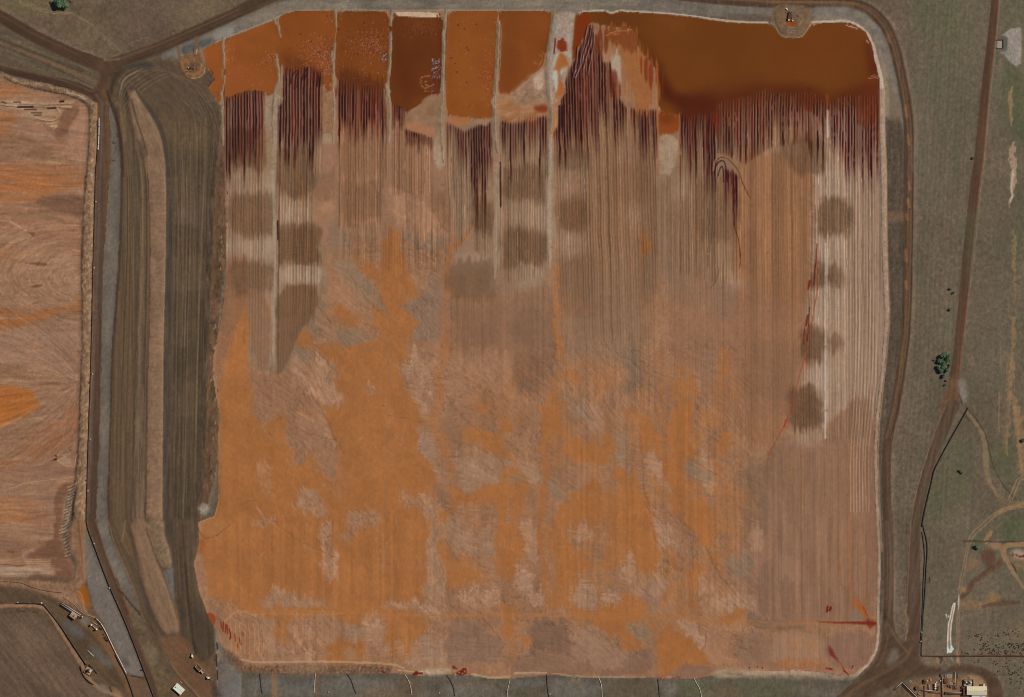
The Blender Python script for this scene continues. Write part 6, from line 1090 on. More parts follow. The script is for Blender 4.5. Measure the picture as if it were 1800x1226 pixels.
# ---------------------------------------------------------------- southern rim and bank
SSL = lab('southern_bank')
ss_ = poly(X('425,1176 450,1184 551,1185 612,1185 690,1184 728,1188 789,1187 829,1189 867,1195 900,1194 971,1187 1052,1192 1140,1192 1165,1193 1216,1195 1279,1193 1350,1191 1420,1190 1480,1194 1500,1200 1470,1226 1440,1330 420,1330'), 0, .6)
put(ss_, (101, 91, 78), 1, (88, 79, 66), (30, 10, 0), br=[(.07, 3, 22, 0), (.05, 4, 4, 0), (.05, 12, 30, 0)], h=.6, L=SSL, seed=91)
for z, c, a in (('440,1188 560,1188 560,1222 440,1222', (104, 101, 96), .6), ('495,1188 548,1188 545,1202 495,1202', (90, 78, 66), .7), ('700,1190 745,1190 735,1230 705,1230', (94, 76, 58), .6), ('560,1190 700,1190 700,1226 560,1226', (108, 102, 94), .5), ('780,1196 860,1200 860,1230 780,1230', (112, 104, 94), .5), ('640,1205 700,1212 720,1230 630,1230', (124, 94, 64), .4), ('900,1196 960,1195 955,1210 900,1212', (98, 99, 95), .7), ('905,1210 950,1208 950,1230 900,1230', (90, 76, 62), .6),
                 ('965,1192 1050,1196 1050,1230 968,1230', (110, 104, 96), .5), ('1060,1195 1160,1196 1160,1230 1060,1230', (94, 80, 62), .7), ('1165,1197 1195,1200 1190,1230 1170,1230', (114, 105, 95), .7), ('1195,1195 1260,1195 1260,1226 1200,1226', (84, 86, 58), .6), ('1260,1195 1400,1192 1410,1226 1270,1230', (92, 86, 66), .7), ('1240,1210 1300,1206 1310,1226 1240,1226', (110, 88, 64), .5)):
    put(inside(poly(X(z), 1, 5, (4, 3, 8, 8)), ss_), c, a, br=[(.08, 3, 5, 0)])
put(poly(T(3,1,'105,1060 145,1060 148,1226 150,1300 108,1300 110,1226'), 0, 1), (132, 100, 72), .9); put(poly(T(3,1,'415,1060 440,1060 442,1226 415,1226'), 0, 1), (110, 84, 64), .8)
put(line(T(3,2,'430,1095 470,1150 510,1180'), 2, 1, 1.6), (134, 102, 70), .7); put(line(T(3,2,'415,1100 450,1160 490,1185'), 1.4, 1, 1.4), (134, 102, 70), .6)
for q in range(16):
    e = 800 + q * 4 + 20 * math.sin(q); put(line([(e, 1197 + q % 4), (e + 7, 1202 + q % 5), (e + 16, 1206 + q % 3)], 1.3, 2, 1.3), (128, 98, 68), .4)
# rough windrow along the rim in the west
rw = poly(X('400,1140 420,1155 426,1164 450,1170 551,1169 612,1168 690,1171 690,1184 612,1185 551,1185 450,1184 420,1180'), 0, 1.2, (1, 1, 5, 4))
put(rw, (130, 98, 72), .95, (98, 72, 54), (3, 3, 0), br=[(.2, 2.4, 2.6, 0)], h=2.2, L=RIM, seed=92); REL[rw.sl] += .25 * rw.m * vnoise(rw.E, rw.S, 3, 3, 5)
put(poly(X('500,1170 585,1170 570,1184 505,1184'), 1, 4), (156, 124, 98), .5, br=[(.2, 2.4, 2.4, 0)])
put(poly(X('395,1140 425,1165 420,1176 390,1150'), 1, 2, (2, 2, 4, 4)), (104, 78, 56), .8, br=[(.2, 2.4, 2.4, 0)])
# pale lips of the rim
for z, w_ in (('425,1160 450,1165 551,1163 612,1164 690,1167 710,1175', 2.2), ('700,1178 728,1182 760,1180 775,1177', 2.6), ('830,1186 850,1190 867,1192 895,1190', 4), ('971,1184 1010,1190 1052,1190.5 1100,1191.5 1135,1191', 1.8), ('905,1184 935,1183 960,1183', 3), ('1165,1192 1180,1190', 1.8)):
    put(line(X(z), w_, 2, 1.3, (.8, .8, 5, 4)), (182, 148, 116), .8)
put(poly(X('740,1178 770,1175 795,1177 790,1185 760,1188 730,1186'), 1, 1.5, (2, 2, 4, 4)), (176, 154, 128), .8, br=[(.15, 3, 3, 0)])
put(poly(X('1255,1180 1275,1176 1300,1177 1350,1180 1350,1190 1290,1192 1250,1190'), 1, 2, (2, 1, 6, 4)), (168, 144, 116), .85, (150, 126, 100), (12, 3, 0), br=[(.08, 6, 3, 0)])
put(poly(X('1330,1184 1420,1183 1490,1190 1480,1196 1400,1192 1330,1191'), 1, 1.5, (2, 1, 4, 4)), (166, 140, 112), .7, br=[(.16, 2.4, 2.4, 0)])
put(poly(X('1175,1178 1250,1172 1250,1188 1180,1192'), 1, 2), (138, 104, 80), .6)
# red seepage
RED = (110, 26, 20)
for z in ('795,1168 802,1174 806,1177 796,1177', '800,1184 812,1176 820,1174 822,1186 805,1188', '724,1186 730,1180 738,1183 743,1179 744,1185 730,1187', '669,1180 674,1178 680,1184 674,1184', '1452,1066 1457,1064 1456,1078 1452,1078', '1458,1066 1462,1064 1461,1076 1457,1077'):
    mp(X(z), RED, .95, .6, (1.4, 1.4, 3, 3), rag=0)
for e, s in ((798, 1180), (806, 1182), (812, 1184), (816, 1180), (800, 1186)): put(line([(e, s), (e + 1.5, s + 1)], 2, 0, 1), (180, 150, 126), .8)
for z in ('388,1095 390,1105', '393,1094 392,1110', '397,1098 396,1112', '403,1106 407,1122', '406,1112 404,1124', '412,1116 415,1128', '420,1122 424,1134', '417,1132 418,1138', '426,1112 428,1118', '399,1100 400,1114'):
    ml(X(z), 2.4, (122, 36, 20), .9, 1.1, None)
for q in range(16):
    e = 405 + q * 4; ml([(e, 1096 + q % 4), (e + 3, 1125 + q % 5 * 3), (e + 1, 1150)], 1.7, (178, 110, 62) if q % 2 else (176, 138, 106), .6, 1.3, (.8, 0, 5, 9), seed=q)
mp(X('365,1076 379,1082 377,1098 373,1103 366,1088'), (140, 62, 24), .95, .8, (.8, .8, 4, 4), rag=0); mp(X('349,946 362,952 352,975 347,975'), (150, 78, 34), .7, 2, rag=0)
ml(T(3,0,'1385,70 1430,130 1500,105 1600,30'), 2, (120, 76, 44), .7)
mp(T(3,0,'1380,0 1440,0 1600,10 1540,80 1440,110 1390,70'), (160, 108, 66), .6, 4); ml(T(2,0,'1385,1210 1480,1190 1510,1140 1518,1000 1500,960'), 2.6, (178, 134, 96), .7, 1.5, (1, 1, 5, 5))
put(poly(T(2,0,'1370,1110 1420,1090 1460,1120 1440,1165 1390,1170'), 1, 2, (2, 2, 4, 4)), (150, 140, 128), .7, br=[(.2, 2.4, 2.4, 0)])
for q in range(46):
    rnd = random.Random(q); s = 330 + rnd.random() * 520; e = 372 + (398 - 372) * np.interp(s, [300, 452, 610, 760, 870], [.95, .75, .2, .15, -.2]) + rnd.gauss(0, 5)
    put(line([(e, s), (e + rnd.gauss(0, 1), s + 2 + rnd.random() * 4)], 1.7, 0, 1.2), (52, 40, 34) if q % 3 else (164, 138, 112), .7)
# ochre tracks that cross the south of the bed
for d, w_ in ((0, 2.2), (4, 1.6), (8, 2)):
    ml(X(f'395,{1076+d*.2} 500,{1072+d*.4} 600,{1076+d*.3} 760,{1082+d*.3} 900,{1079+d*.4} 1010,{1078+d} 1150,{1081+d} 1250,{1086+d} 1340,{1093+d} 1400,{1096+d*.4} 1450,{1094+d*.2} 1500,{1095}'), w_, (168, 108, 62), .6, 1.6, (1.5, 1.5, 14, 6), seed=d)
ml(X('1350,1105 1390,1110 1430,1105'), 2.4, (160, 100, 60), .6)
ml(X('1440,1094 1480,1095 1510,1095 1530,1096 1540,1097'), [1.5, 3.4, 5, 7, 4], (112, 36, 20), .85, 1.5, (.8, .8, 5, 4)); mp(X('1522,1085 1530,1090 1542,1094 1536,1100 1530,1108 1524,1100'), (112, 38, 20), .8, 1.6, (2.5, 2.5, 4, 4), rag=0)
mp(X('1500,1050 1520,1064 1528,1088 1520,1088 1505,1070 1498,1060'), (158, 90, 44), .9, 1.2, (1.2, 1.2, 5, 5), rag=0); mp(X('1500,1072 1518,1086 1500,1088 1496,1080'), (120, 104, 94), .8, 2, rag=0)
ml(X('1526,1084 1520,1075 1516,1066'), 2, (130, 50, 24), .8, 1.3)
mp(X('1455,1134 1462,1140 1470,1155 1475,1164 1468,1160 1458,1150'), (112, 40, 34), .9, .8, (1, 1, 4, 4), rag=0); ml(X('1474,1163 1484,1175 1492,1187'), [1.6, 3, 3], (150, 60, 28), .9, 1.2); ml(X('1484,1178 1492,1187'), 3, (84, 20, 20), .9, 1); ml(X('1500,1170 1498,1175'), 2, (100, 26, 22), .9, 1)
for q in range(26):
    rnd = random.Random(q + 50); e = 1365 + q * 3.1
    ml([(e, 1156 + rnd.random() * 6), (e + rnd.gauss(0, 2), 1165), (e + rnd.gauss(0, 2.5), 1174)], 1.7, (160, 92, 40), .75, 1.2, (1.5, 1, 3, 4), seed=q)
for q in range(18):
    rnd = random.Random(q + 90); e = 1380 + rnd.random() * 55; s = 1112 + rnd.random() * 25
    ml([(e, s), (e + rnd.gauss(0, 3), s + 8), (e + rnd.gauss(0, 4), s + 16)], 1.5, (168, 106, 58), .6, 1.2, (1.5, 1, 3, 4), seed=q)
ml(X('1364,1175 1400,1174 1443,1176'), 1.6, (150, 84, 46), .7); ml(X('1453,1175 1463,1177'), 3, (110, 26, 20), .9, 1, None)
for e, s in ((1331, 1171), (1317, 1173), (1340, 1173)): ml([(e, s), (e + .6, s + 2)], 2, (74, 24, 26), .9, 1, None)
mp(X('1150,1190 1160,1187 1170,1190 1160,1193'), (170, 80, 38), .8, 1, (1, 1, 4, 4), rag=0); ml(X('1190,1190 1194,1192'), 3, (140, 50, 30), .8, 1.2, None)
ml(T(3,1,'1740,880 1750,960 1770,990'), 3, (160, 106, 62), .7); ml(T(3,2,'20,860 30,960 5,1000'), 4, (160, 104, 60), .7)
put(inside(poly([(615.6 + 11 * math.cos(t_), 1151 + 11 * math.sin(t_)) for t_ in np.linspace(0, 6.28, 20)[:-1]], 0, 1.2), main), (150, 112, 82), .85)
ml(T(3,0,'1560,700 1640,620 1700,630 1780,660'), 1.8, (186, 138, 98), .6); ml(T(3,1,'0,650 150,640 400,660 600,640'), 1.6, (184, 134, 92), .5)
# sprinkler marks: small dark arcs
for e, s in ((673, 714), (771, 774), (770, 882), (867, 826), (966, 772), (1062, 833), (962, 892), (772, 664), (1259, 834), (1059, 716), (475, 714), (1166, 498), (577, 320), (778, 325), (970, 435), (1350, 445), (1350, 548), (1451, 610), (1452, 722)):
    ml([(e - 2.4, s + .8), (e - .8, s - .8), (e + 1.2, s - .7), (e + 2.6, s + .8)], 1.2, (92, 66, 50), .75, 1, None)
# drainage scars: dark creases in the ochre
for r_, c_, z in ((2,1,'390,0 470,80 530,150'), (2,1,'290,570 360,600 430,620 560,650'), (2,1,'370,310 430,390 500,520 560,650 610,740'), (1,1,'660,740 720,830 800,930 890,1005'), (1,1,'400,920 470,990 520,1060'), (2,1,'450,900 560,1000'), (2,2,'960,250 1000,300 1040,360 1090,440'), (2,2,'1220,780 1300,820 1420,890'), (2,2,'920,1080 1000,1180 1060,1226'), (3,2,'970,10 1000,130 1060,230'), (3,2,'850,360 920,480 1000,550'), (1,0,'1690,1100 1700,1200'), (3,1,'120,0 250,100 380,180 560,260'), (3,1,'1280,300 1330,480 1360,620'), (3,2,'520,690 560,760 600,820'), (2,1,'930,480 1020,500 1150,520'), (2,1,'1330,350 1390,430 1460,520 1560,580'), (2,2,'880,600 910,760 920,1050 990,1160'), (1,1,'1230,270 1270,340 1300,400 1330,430'), (1,1,'1325,320 1300,370 1280,410'), (2,0,'1690,1090 1780,1060'), (3,2,'1340,170 1400,280 1460,420 1560,450'), (3,2,'1350,830 1355,740 1340,880'), (3,1,'1560,640 1640,760 1740,860'), (2,2,'0,900 60,930 150,960')):
    ml(T(r_, c_, z), 1.5, (112, 76, 52), .55, 1.4, (2.5, 2.5, 9, 9), seed=int(z[:2].replace(',', '0')))

# comb teeth: pale mud left standing between old furrows where the ochre ran out
def teeth(e0, e1, s0, s1, n, ln, seed, col=(168, 130, 102), a=.42):
    rnd = random.Random(seed)
    for k in range(n):
        t_ = k / max(1, n - 1); e = e0 + (e1 - e0) * t_ + rnd.gauss(0, 1.2); s = s0 + (s1 - s0) * t_; l_ = ln * rnd.uniform(.3, 1.25)
        ml([(e, s - l_), (e + rnd.gauss(0, .5), s - l_ * .4), (e + rnd.gauss(0, .5), s)], [.7, 1.4, 2.0], col, a * rnd.uniform(.5, 1.2), 1.6, (1.2, 0, 4, 8), seed=k)
for q in ((474, 590, 1062, 1070, 26, 24, 1), (666, 756, 1068, 1070, 22, 16, 2), (522, 556, 962, 968, 9, 8, 3), (652, 676, 970, 974, 6, 9, 4), (860, 872, 960, 986, 6, 26, 5), (820, 868, 955, 1005, 12, 22, 6), (700, 760, 1000, 1002, 8, 10, 7), (640, 672, 890, 918, 9, 20, 8), (880, 960, 960, 990, 14, 22, 9), (990, 1080, 945, 960, 16, 26, 10), (1080, 1125, 1000, 1066, 12, 34, 11), (990, 1080, 1040, 1070, 18, 26, 12), (1190, 1240, 960, 1000, 10, 30, 13), (595, 668, 402, 420, 14, 16, 14), (1000, 1150, 690, 720, 22, 34, 15), (470, 560, 1128, 1140, 16, 20, 16), (500, 545, 1112, 1118, 9, 22, 17), (620, 690, 1120, 1150, 12, 18, 18), (700, 720, 1090, 1150, 6, 30, 19), (1210, 1290, 780, 830, 14, 24, 20), (900, 975, 700, 720, 12, 20, 21)):
    teeth(*q)
for q in ((500, 548, 1084, 1140, 12, 30, 31), (690, 742, 1090, 1150, 12, 36, 32), (1030, 1075, 1080, 1110, 10, 22, 33), (880, 900, 1090, 1160, 6, 40, 34), (600, 670, 455, 470, 12, 36, 35), (1060, 1130, 930, 960, 10, 30, 36), (1150, 1260, 900, 940, 14, 40, 37)):
    teeth(*q, col=(162, 102, 56), a=.6)
# small bright crusts and dark flecks
for q in range(260):
    rnd = random.Random(1000 + q); e = rnd.uniform(400, 1330); s = rnd.uniform(560, 1160)
    ml([(e, s), (e + rnd.gauss(0, 3), s + rnd.gauss(0, 4))], rnd.uniform(.9, 1.9), ((178, 140, 110), (120, 84, 58), (164, 102, 56))[q % 3], rnd.uniform(.25, .6), 1.2, (1, 1, 4, 4), seed=q)
# ---------------------------------------------------------------- grain of the ground
rg = np.random.default_rng(11)
gr = rg.standard_normal((NS, NE)).astype(np.float32)
wat = np.isin(LAB, [i for i, n_ in enumerate(LABELS) if 'pond' in n_ or 'pool' in n_ or 'sump' in n_])
wl = 1 - blur(wat.astype(np.float32), 1.5) * .85
COL *= (1 + wl * (np.where(LAB == BED, .45, 1.0) * (.030 * gr + .035 * vnoise(EE, SSG, 2.0, 2.0, 201)) + .025 * vnoise(EE, SSG, 5, 5, 202) + .03 * fbm(EE, SSG, 60, 60, 203)))[..., None]
COL[..., 0] *= 1 + .012 * vnoise(EE, SSG, 3, 3, 204); COL[..., 2] *= 1 + .02 * vnoise(EE, SSG, 3.5, 3.5, 205)
wh = blur(wat.astype(np.float32), 2.0)
HGT = blur(HGT, 4.0)
REL = REL * (1 - blur(wat.astype(np.float32), 1.2)) + wl * (.05 * vnoise(EE, SSG, 2.6, 2.6, 206) + .10 * fbm(EE, SSG, 14, 14, 207))
edge = np.minimum(np.minimum(EE - E0, ee[-1] - EE), np.minimum(SSG - S0, ss[-1] - SSG))
HGT = (HGT + REL) * np.clip(edge / 30, 0, 1)
COL = np.clip(COL, 0, 255)
# ================================================================ terrain meshes
def soil_material(name, rough=.95, grain=.10, bump=.25, water=False):
    m = bpy.data.materials.new(name); m.use_nodes = True
    nt = m.node_tree; N, L = nt.nodes, nt.links
    b = N['Principled BSDF']
    at = N.new('ShaderNodeAttribute'); at.attribute_name = 'soil'
    tc = N.new('ShaderNodeTexCoord')
    n1 = N.new('ShaderNodeTexNoise'); n1.inputs['Scale'].default_value = 1.1; n1.inputs['Detail'].default_value = 5; n1.inputs['Roughness'].default_value = .7
    n2 = N.new('ShaderNodeTexNoise'); n2.inputs['Scale'].default_value = .22; n2.inputs['Detail'].default_value = 3
    L.new(tc.outputs['Object'], n1.inputs['Vector']); L.new(tc.outputs['Object'], n2.inputs['Vector'])
    r1 = N.new('ShaderNodeMapRange'); r1.inputs['From Min'].default_value = .25; r1.inputs['From Max'].default_value = .75
    r1.inputs['To Min'].default_value = 1 - grain; r1.inputs['To Max'].default_value = 1 + grain
    L.new(n1.outputs['Fac'], r1.inputs['Value'])
    r2 = N.new('ShaderNodeMapRange'); r2.inputs['From Min'].default_value = .3; r2.inputs['From Max'].default_value = .7
    r2.inputs['To Min'].default_value = 1 - grain * .6; r2.inputs['To Max'].default_value = 1 + grain * .6
    L.new(n2.outputs['Fac'], r2.inputs['Value'])
    mu = N.new('ShaderNodeMath'); mu.operation = 'MULTIPLY'; L.new(r1.outputs['Result'], mu.inputs[0]); L.new(r2.outputs['Result'], mu.inputs[1])
    sc = N.new('ShaderNodeVectorMath'); sc.operation = 'SCALE'; L.new(at.outputs['Color'], sc.inputs[0]); L.new(mu.outputs[0], sc.inputs['Scale'])
    L.new(sc.outputs['Vector'], b.inputs['Base Color'])
    b.inputs['Roughness'].default_value = rough
    b.inputs['Specular IOR Level'].default_value = .14 if water else .1
    if bump:
        bp = N.new('ShaderNodeBump'); bp.inputs['Strength'].default_value = bump; bp.inputs['Distance'].default_value = .35 if not water else .03
        L.new(n1.outputs['Fac'], bp.inputs['Height']); L.new(bp.outputs['Normal'], b.inputs['Normal'])
    return m
MAT_SOIL = soil_material('graded_earth'); MAT_MUD = soil_material('drying_mud', .85, .035, .15); MAT_GRASS = soil_material('dry_grassland', .95, .2, .6)
MAT_ROAD = soil_material('gravel_road', .92, .07, .15); MAT_WATER = soil_material('caustic_liquor', .22, .015, .05, True)

def lin(c):
    c = np.asarray(c, np.float32) / 255.0
    return np.where(c <= .04045, c / 12.92, ((c + .055) / 1.055) ** 2.4)
VX = wx(EE).astype(np.float32).ravel(); VY = wy(SSG).astype(np.float32).ravel(); VZ = HGT.astype(np.float32).ravel()
ALB = np.ones((NS * NE, 4), np.float32); ALB[:, :3] = np.clip(lin(COL.reshape(-1, 3)) * GAIN, 0.002, .9)
CELL = LAB[:-1, :-1]
jj, ii = np.meshgrid(np.arange(NS - 1), np.arange(NE - 1), indexing='ij')
A0 = (jj * NE + ii).astype(np.int64)

def mat_for(n):
    if n == 'ground': return MAT_GRASS
    if 'pond' in n or 'pool' in n or 'sump' in n: return MAT_WATER
    if 'road' in n or 'junction' in n or 'track' in n: return MAT_ROAD
    if 'bed' in n or 'island' in n: return MAT_MUD
    if n in ('eastern_bank', 'southern_bank'): return MAT_GRASS
    return MAT_SOIL

GROUND_NOTES = {
 'ground': 'brown dry grassland around the drying beds', 'drying_bed': 'large ochre and tan drying bed combed with furrows', 'western_drying_bed': 'pinkish tan drying bed with flow lines at the western edge',
 'western_embankment': 'long dark brown terraced embankment west of the main bed', 'southern_bank': 'grey green outer bank along the south of the main bed'}
def terrain(idx, name):
    sel = CELL == idx
    a = A0[sel]
    if a.size == 0: return None
    q = np.column_stack([a + NE, a + NE + 1, a + 1, a])
    u, inv = np.unique(q, return_inverse=True)
    inv = inv.reshape(q.shape).astype(np.int32)
    me = bpy.data.meshes.new(name)
    me.vertices.add(len(u)); me.loops.add(inv.size); me.polygons.add(len(inv))
    co = np.column_stack([VX[u], VY[u], VZ[u]]).astype(np.float32)
    me.vertices.foreach_set('co', co.ravel()); me.loops.foreach_set('vertex_index', inv.ravel())
    me.polygons.foreach_set('loop_start', np.arange(0, inv.size, 4, dtype=np.int32))
    me.polygons.foreach_set('use_smooth', np.ones(len(inv), bool))
    at = me.attributes.new('soil', 'FLOAT_COLOR', 'POINT'); at.data.foreach_set('color', ALB[u].ravel())
    me.update(calc_edges=True); me.validate()
    me.materials.append(mat_for(name))
    o = bpy.data.objects.new(name, me); scene.collection.objects.link(o)
    o['kind'] = 'structure'
    if name in GROUND_NOTES: o['label'] = GROUND_NOTES[name]
    return o
for idx, name in enumerate(LABELS):
    terrain(idx, name)

# the plain beyond the surveyed sheet, joined to its edge
x0, x1, y0, y1 = float(VX.min()), float(VX.max()), float(VY.min()), float(VY.max()); R_ = 9000.0
pv = [(-R_, -R_, 0), (R_, -R_, 0), (R_, R_, 0), (-R_, R_, 0), (x0, y0, 0), (x1, y0, 0), (x1, y1, 0), (x0, y1, 0)]
pm = bpy.data.meshes.new('plain'); pm.from_pydata(pv, [], [(0, 1, 5, 4), (1, 2, 6, 5), (2, 3, 7, 6), (3, 0, 4, 7)])
at = pm.attributes.new('soil', 'FLOAT_COLOR', 'POINT'); at.data.foreach_set('color', np.tile(np.append(lin((98, 84, 67)) * GAIN, 1.0).astype(np.float32), 8))
pm.materials.append(MAT_GRASS); po = bpy.data.objects.new('plain', pm); scene.collection.objects.link(po); po['kind'] = 'structure'

# ================================================================ things standing on the ground
def gz(e, s):
    i = min(max((e - E0) / SE, 0), NE - 1.001); j = min(max((s - S0) / SS, 0), NS - 1.001)
    a, b = int(i), int(j); fi, fj = i - a, j - b
    return float((HGT[b, a] * (1 - fi) + HGT[b, a + 1] * fi) * (1 - fj) + (HGT[b + 1, a] * (1 - fi) + HGT[b + 1, a + 1] * fi) * fj)

MATS = {}
def mat(name, rgb, rough=.6, metal=0.0, var=.12, scale=1.5, spec=.4):
    """painted, rusty or dusty surface with uneven wear"""
    if name in MATS: return MATS[name]
    m = bpy.data.materials.new(name); m.use_nodes = True; N, L = m.node_tree.nodes, m.node_tree.links
    b = N['Principled BSDF']; c = [float(v) for v in lin(rgb)]
    tc = N.new('ShaderNodeTexCoord'); n = N.new('ShaderNodeTexNoise'); n.inputs['Scale'].default_value = scale; n.inputs['Detail'].default_value = 5
    L.new(tc.outputs['Object'], n.inputs['Vector'])
    r = N.new('ShaderNodeValToRGB'); r.color_ramp.elements[0].position = .3; r.color_ramp.elements[1].position = .7
    r.color_ramp.elements[0].color = [v * (1 - var) for v in c] + [1]; r.color_ramp.elements[1].color = [min(1, v * (1 + var)) for v in c] + [1]
    L.new(n.outputs['Fac'], r.inputs['Fac']); L.new(r.outputs['Color'], b.inputs['Base Color'])
    b.inputs['Roughness'].default_value = rough; b.inputs['Metallic'].default_value = metal; b.inputs['Specular IOR Level'].default_value = spec
    MATS[name] = m; return m
BLACK = mat('black_polyethylene', (46, 36, 34), .5); WHITEP = mat('weathered_white_paint', (216, 208, 192), .5, var=.15); DULLW = mat('dull_pale_pipe', (186, 176, 164), .5, var=.15)
RUST = mat('rusted_steel', (96, 62, 46), .8, var=.3, scale=3); STEEL = mat('grey_steel', (118, 112, 104), .55, .3); DKST = mat('dark_steel', (58, 52, 48), .6, .2)
TYRE = mat('tyre_rubber', (34, 32, 30), .9); GLASS = mat('dark_glass', (30, 36, 40), .15, spec=.6); REDP = mat('faded_red_paint', (132, 44, 34), .6, var=.2); CREAM = mat('cream_roof_sheet', (206, 192, 158), .55, var=.08); GREYR = mat('pale_grey_roof_sheet', (184, 186, 176), .55, var=.1)
BROWNP = mat('brown_paint', (92, 52, 34), .7, var=.2); TANP = mat('dusty_tan_paint', (160, 128, 102), .7, var=.12); CONC = mat('concrete', (148, 138, 124), .9, var=.15); PALEG = mat('pale_green_sheet', (206, 210, 190), .5, var=.1); MACH = mat('machine_grey_yellow', (156, 148, 122), .6, var=.25, scale=3); LEAF = mat('leaf_green', (98, 122, 88), .8, var=.4, scale=.6, spec=.2)
LEAF2 = mat('leaf_dark_green', (82, 106, 78), .8, var=.4, scale=.6, spec=.2); BARK = mat('bark', (92, 76, 62), .9, var=.3); BUSH = mat('saltbush_leaf', (74, 66, 54), .9, var=.3, scale=2); STONE = mat('white_stone', (206, 198, 184), .9, var=.12); YEL = mat('ochre_paint', (196, 146, 76), .6)

def link(o, parent=None):
    scene.collection.objects.link(o)
    if parent is not None: o.parent = parent
    return o
def thing(name, e, s, label, cat, group=None, rot=0.0, z=None):
    o = bpy.data.objects.new(name, None); o.empty_display_size = 1.0
    o.location = (wx(e), wy(s), gz(e, s) if z is None else z); o.rotation_euler = (0, 0, rot)
    return tag(link(o), label, cat, group)
def tag(o, label, cat, group=None):
    o['label'] = label; o['category'] = cat
    if group: o['group'] = group
    return o
def mesh(name, bm, m, parent=None, smooth=False, loc=None):
    me = bpy.data.meshes.new(name); bm.normal_update(); bm.to_mesh(me); bm.free()
    if smooth: me.polygons.foreach_set('use_smooth', np.ones(len(me.polygons), bool))
    me.materials.append(m)
    o = bpy.data.objects.new(name, me)
    if loc: o.location = loc
    return link(o, parent)
def box(bm, c, d, rz=0.0, bev=0.0, taper=None):
    r = bmesh.ops.create_cube(bm, size=1.0)['verts']
    for v in r:
        x, y, z = v.co.x * d[0], v.co.y * d[1], v.co.z * d[2]
        if taper and z > 0: x *= taper; y *= taper
        v.co = Vector((x, y, z))
    bmesh.ops.rotate(bm, verts=r, cent=(0, 0, 0), matrix=Matrix.Rotation(rz, 3, 'Z')); bmesh.ops.translate(bm, verts=r, vec=c)
    if bev: bmesh.ops.bevel(bm, geom=list({e_ for v in r for e_ in v.link_edges}), offset=bev, segments=1, affect='EDGES')
    return bm
def cyl(bm, c, r, h, axis='Z', seg=16, r2=None):
    v = bmesh.ops.create_cone(bm, cap_ends=True, segments=seg, radius1=r, radius2=r if r2 is None else r2, depth=h)['verts']
    if axis == 'X': bmesh.ops.rotate(bm, verts=v, cent=(0, 0, 0), matrix=Matrix.Rotation(math.pi / 2, 3, 'Y'))
    if axis == 'Y': bmesh.ops.rotate(bm, verts=v, cent=(0, 0, 0), matrix=Matrix.Rotation(math.pi / 2, 3, 'X'))
    bmesh.ops.translate(bm, verts=v, vec=c); return bm
def nb(): return bmesh.new()
def tube_pts(pts, r, seg=8, closed_ends=True):
    """tube along 3-D points"""
    bm = nb(); rings = []
    for k, p in enumerate(pts):
        a = Vector(pts[max(k - 1, 0)]); b = Vector(pts[min(k + 1, len(pts) - 1)]); d = (b - a).normalized()
        up = Vector((0, 0, 1)) if abs(d.z) < .9 else Vector((1, 0, 0))
        n = d.cross(up).normalized(); u = n.cross(d)
        rings.append([bm.verts.new(Vector(p) + (n * math.cos(t) + u * math.sin(t)) * r) for t in [2 * math.pi * q / seg for q in range(seg)]])
    for k in range(len(rings) - 1):
        for q in range(seg):
            bm.faces.new((rings[k][q], rings[k][(q + 1) % seg], rings[k + 1][(q + 1) % seg], rings[k + 1][q]))
    if closed_ends:
        bm.faces.new(rings[0]); bm.faces.new(list(reversed(rings[-1])))
    bmesh.ops.recalc_face_normals(bm, faces=bm.faces); return bm
def dense(p, step=12.0):
    p = chaikin(p, 2, False) if len(p) > 2 else np.array(p, float)
    o = [tuple(p[0])]
    for a, b in zip(p[:-1], p[1:]):
        n = max(1, int(np.hypot(*(b - a)) / step))
        for k in range(1, n + 1): o.append(tuple(a + (b - a) * k / n))
    return o
def pipeline(name, plan, r, m, label, cat='pipe', lift=.35, group=None, stands=None, step=12.0, collar=None, tees=(), valves=()):
    e0_, s0_ = plan[0]; t = thing(name, e0_, s0_, label, cat, group); o0 = t.location
    d = dense(plan, step)
    P = [Vector((wx(e), wy(s), gz(e, s) + r + lift)) - o0 for e, s in d]
    mesh('pipe', tube_pts(P, r), m, t, True)
    if stands:
        acc = 0.0
        for a, b in zip(P[:-1], P[1:]):
            acc += (b - a).length
            if acc > stands:
                acc = 0.0; bm = nb(); box(bm, (a.x, a.y, a.z - r - lift * .5), (r * 2.6, r * 2.6, lift + .1)); mesh('support', bm, CONC, t)
    if collar:
        acc = 0.0
        for a, b in zip(P[:-1], P[1:]):
            acc += (b - a).length
            if acc > collar:
                acc = 0.0; dd = (b - a).normalized() * .25; mesh('flange', tube_pts([a - dd, a + dd], r * 1.35), DKST, t, True)
    for e, s, de, ds in tees:
        a = Vector((wx(e), wy(s), gz(e, s) + r + lift)) - o0; b = Vector((wx(e + de), wy(s + ds), gz(e, s) + r + lift)) - o0
        mesh('branch', tube_pts([a, b], r * .9), m, t, True); dd = (b - a).normalized() * .3; mesh('flange', tube_pts([b - dd, b + dd], r * 1.6), DKST, t, True)
    for e, s in valves:
        bm = nb(); cyl(bm, Vector((wx(e), wy(s), gz(e, s) + 1.0)) - o0, .75, 1.4, seg=12); v = mesh('valve', bm, WHITEP, t)
        bm = nb(); cyl(bm, Vector((wx(e), wy(s), gz(e, s) + 1.9)) - o0, .45, .3, seg=10); mesh('handwheel', bm, REDP, v)
    return t

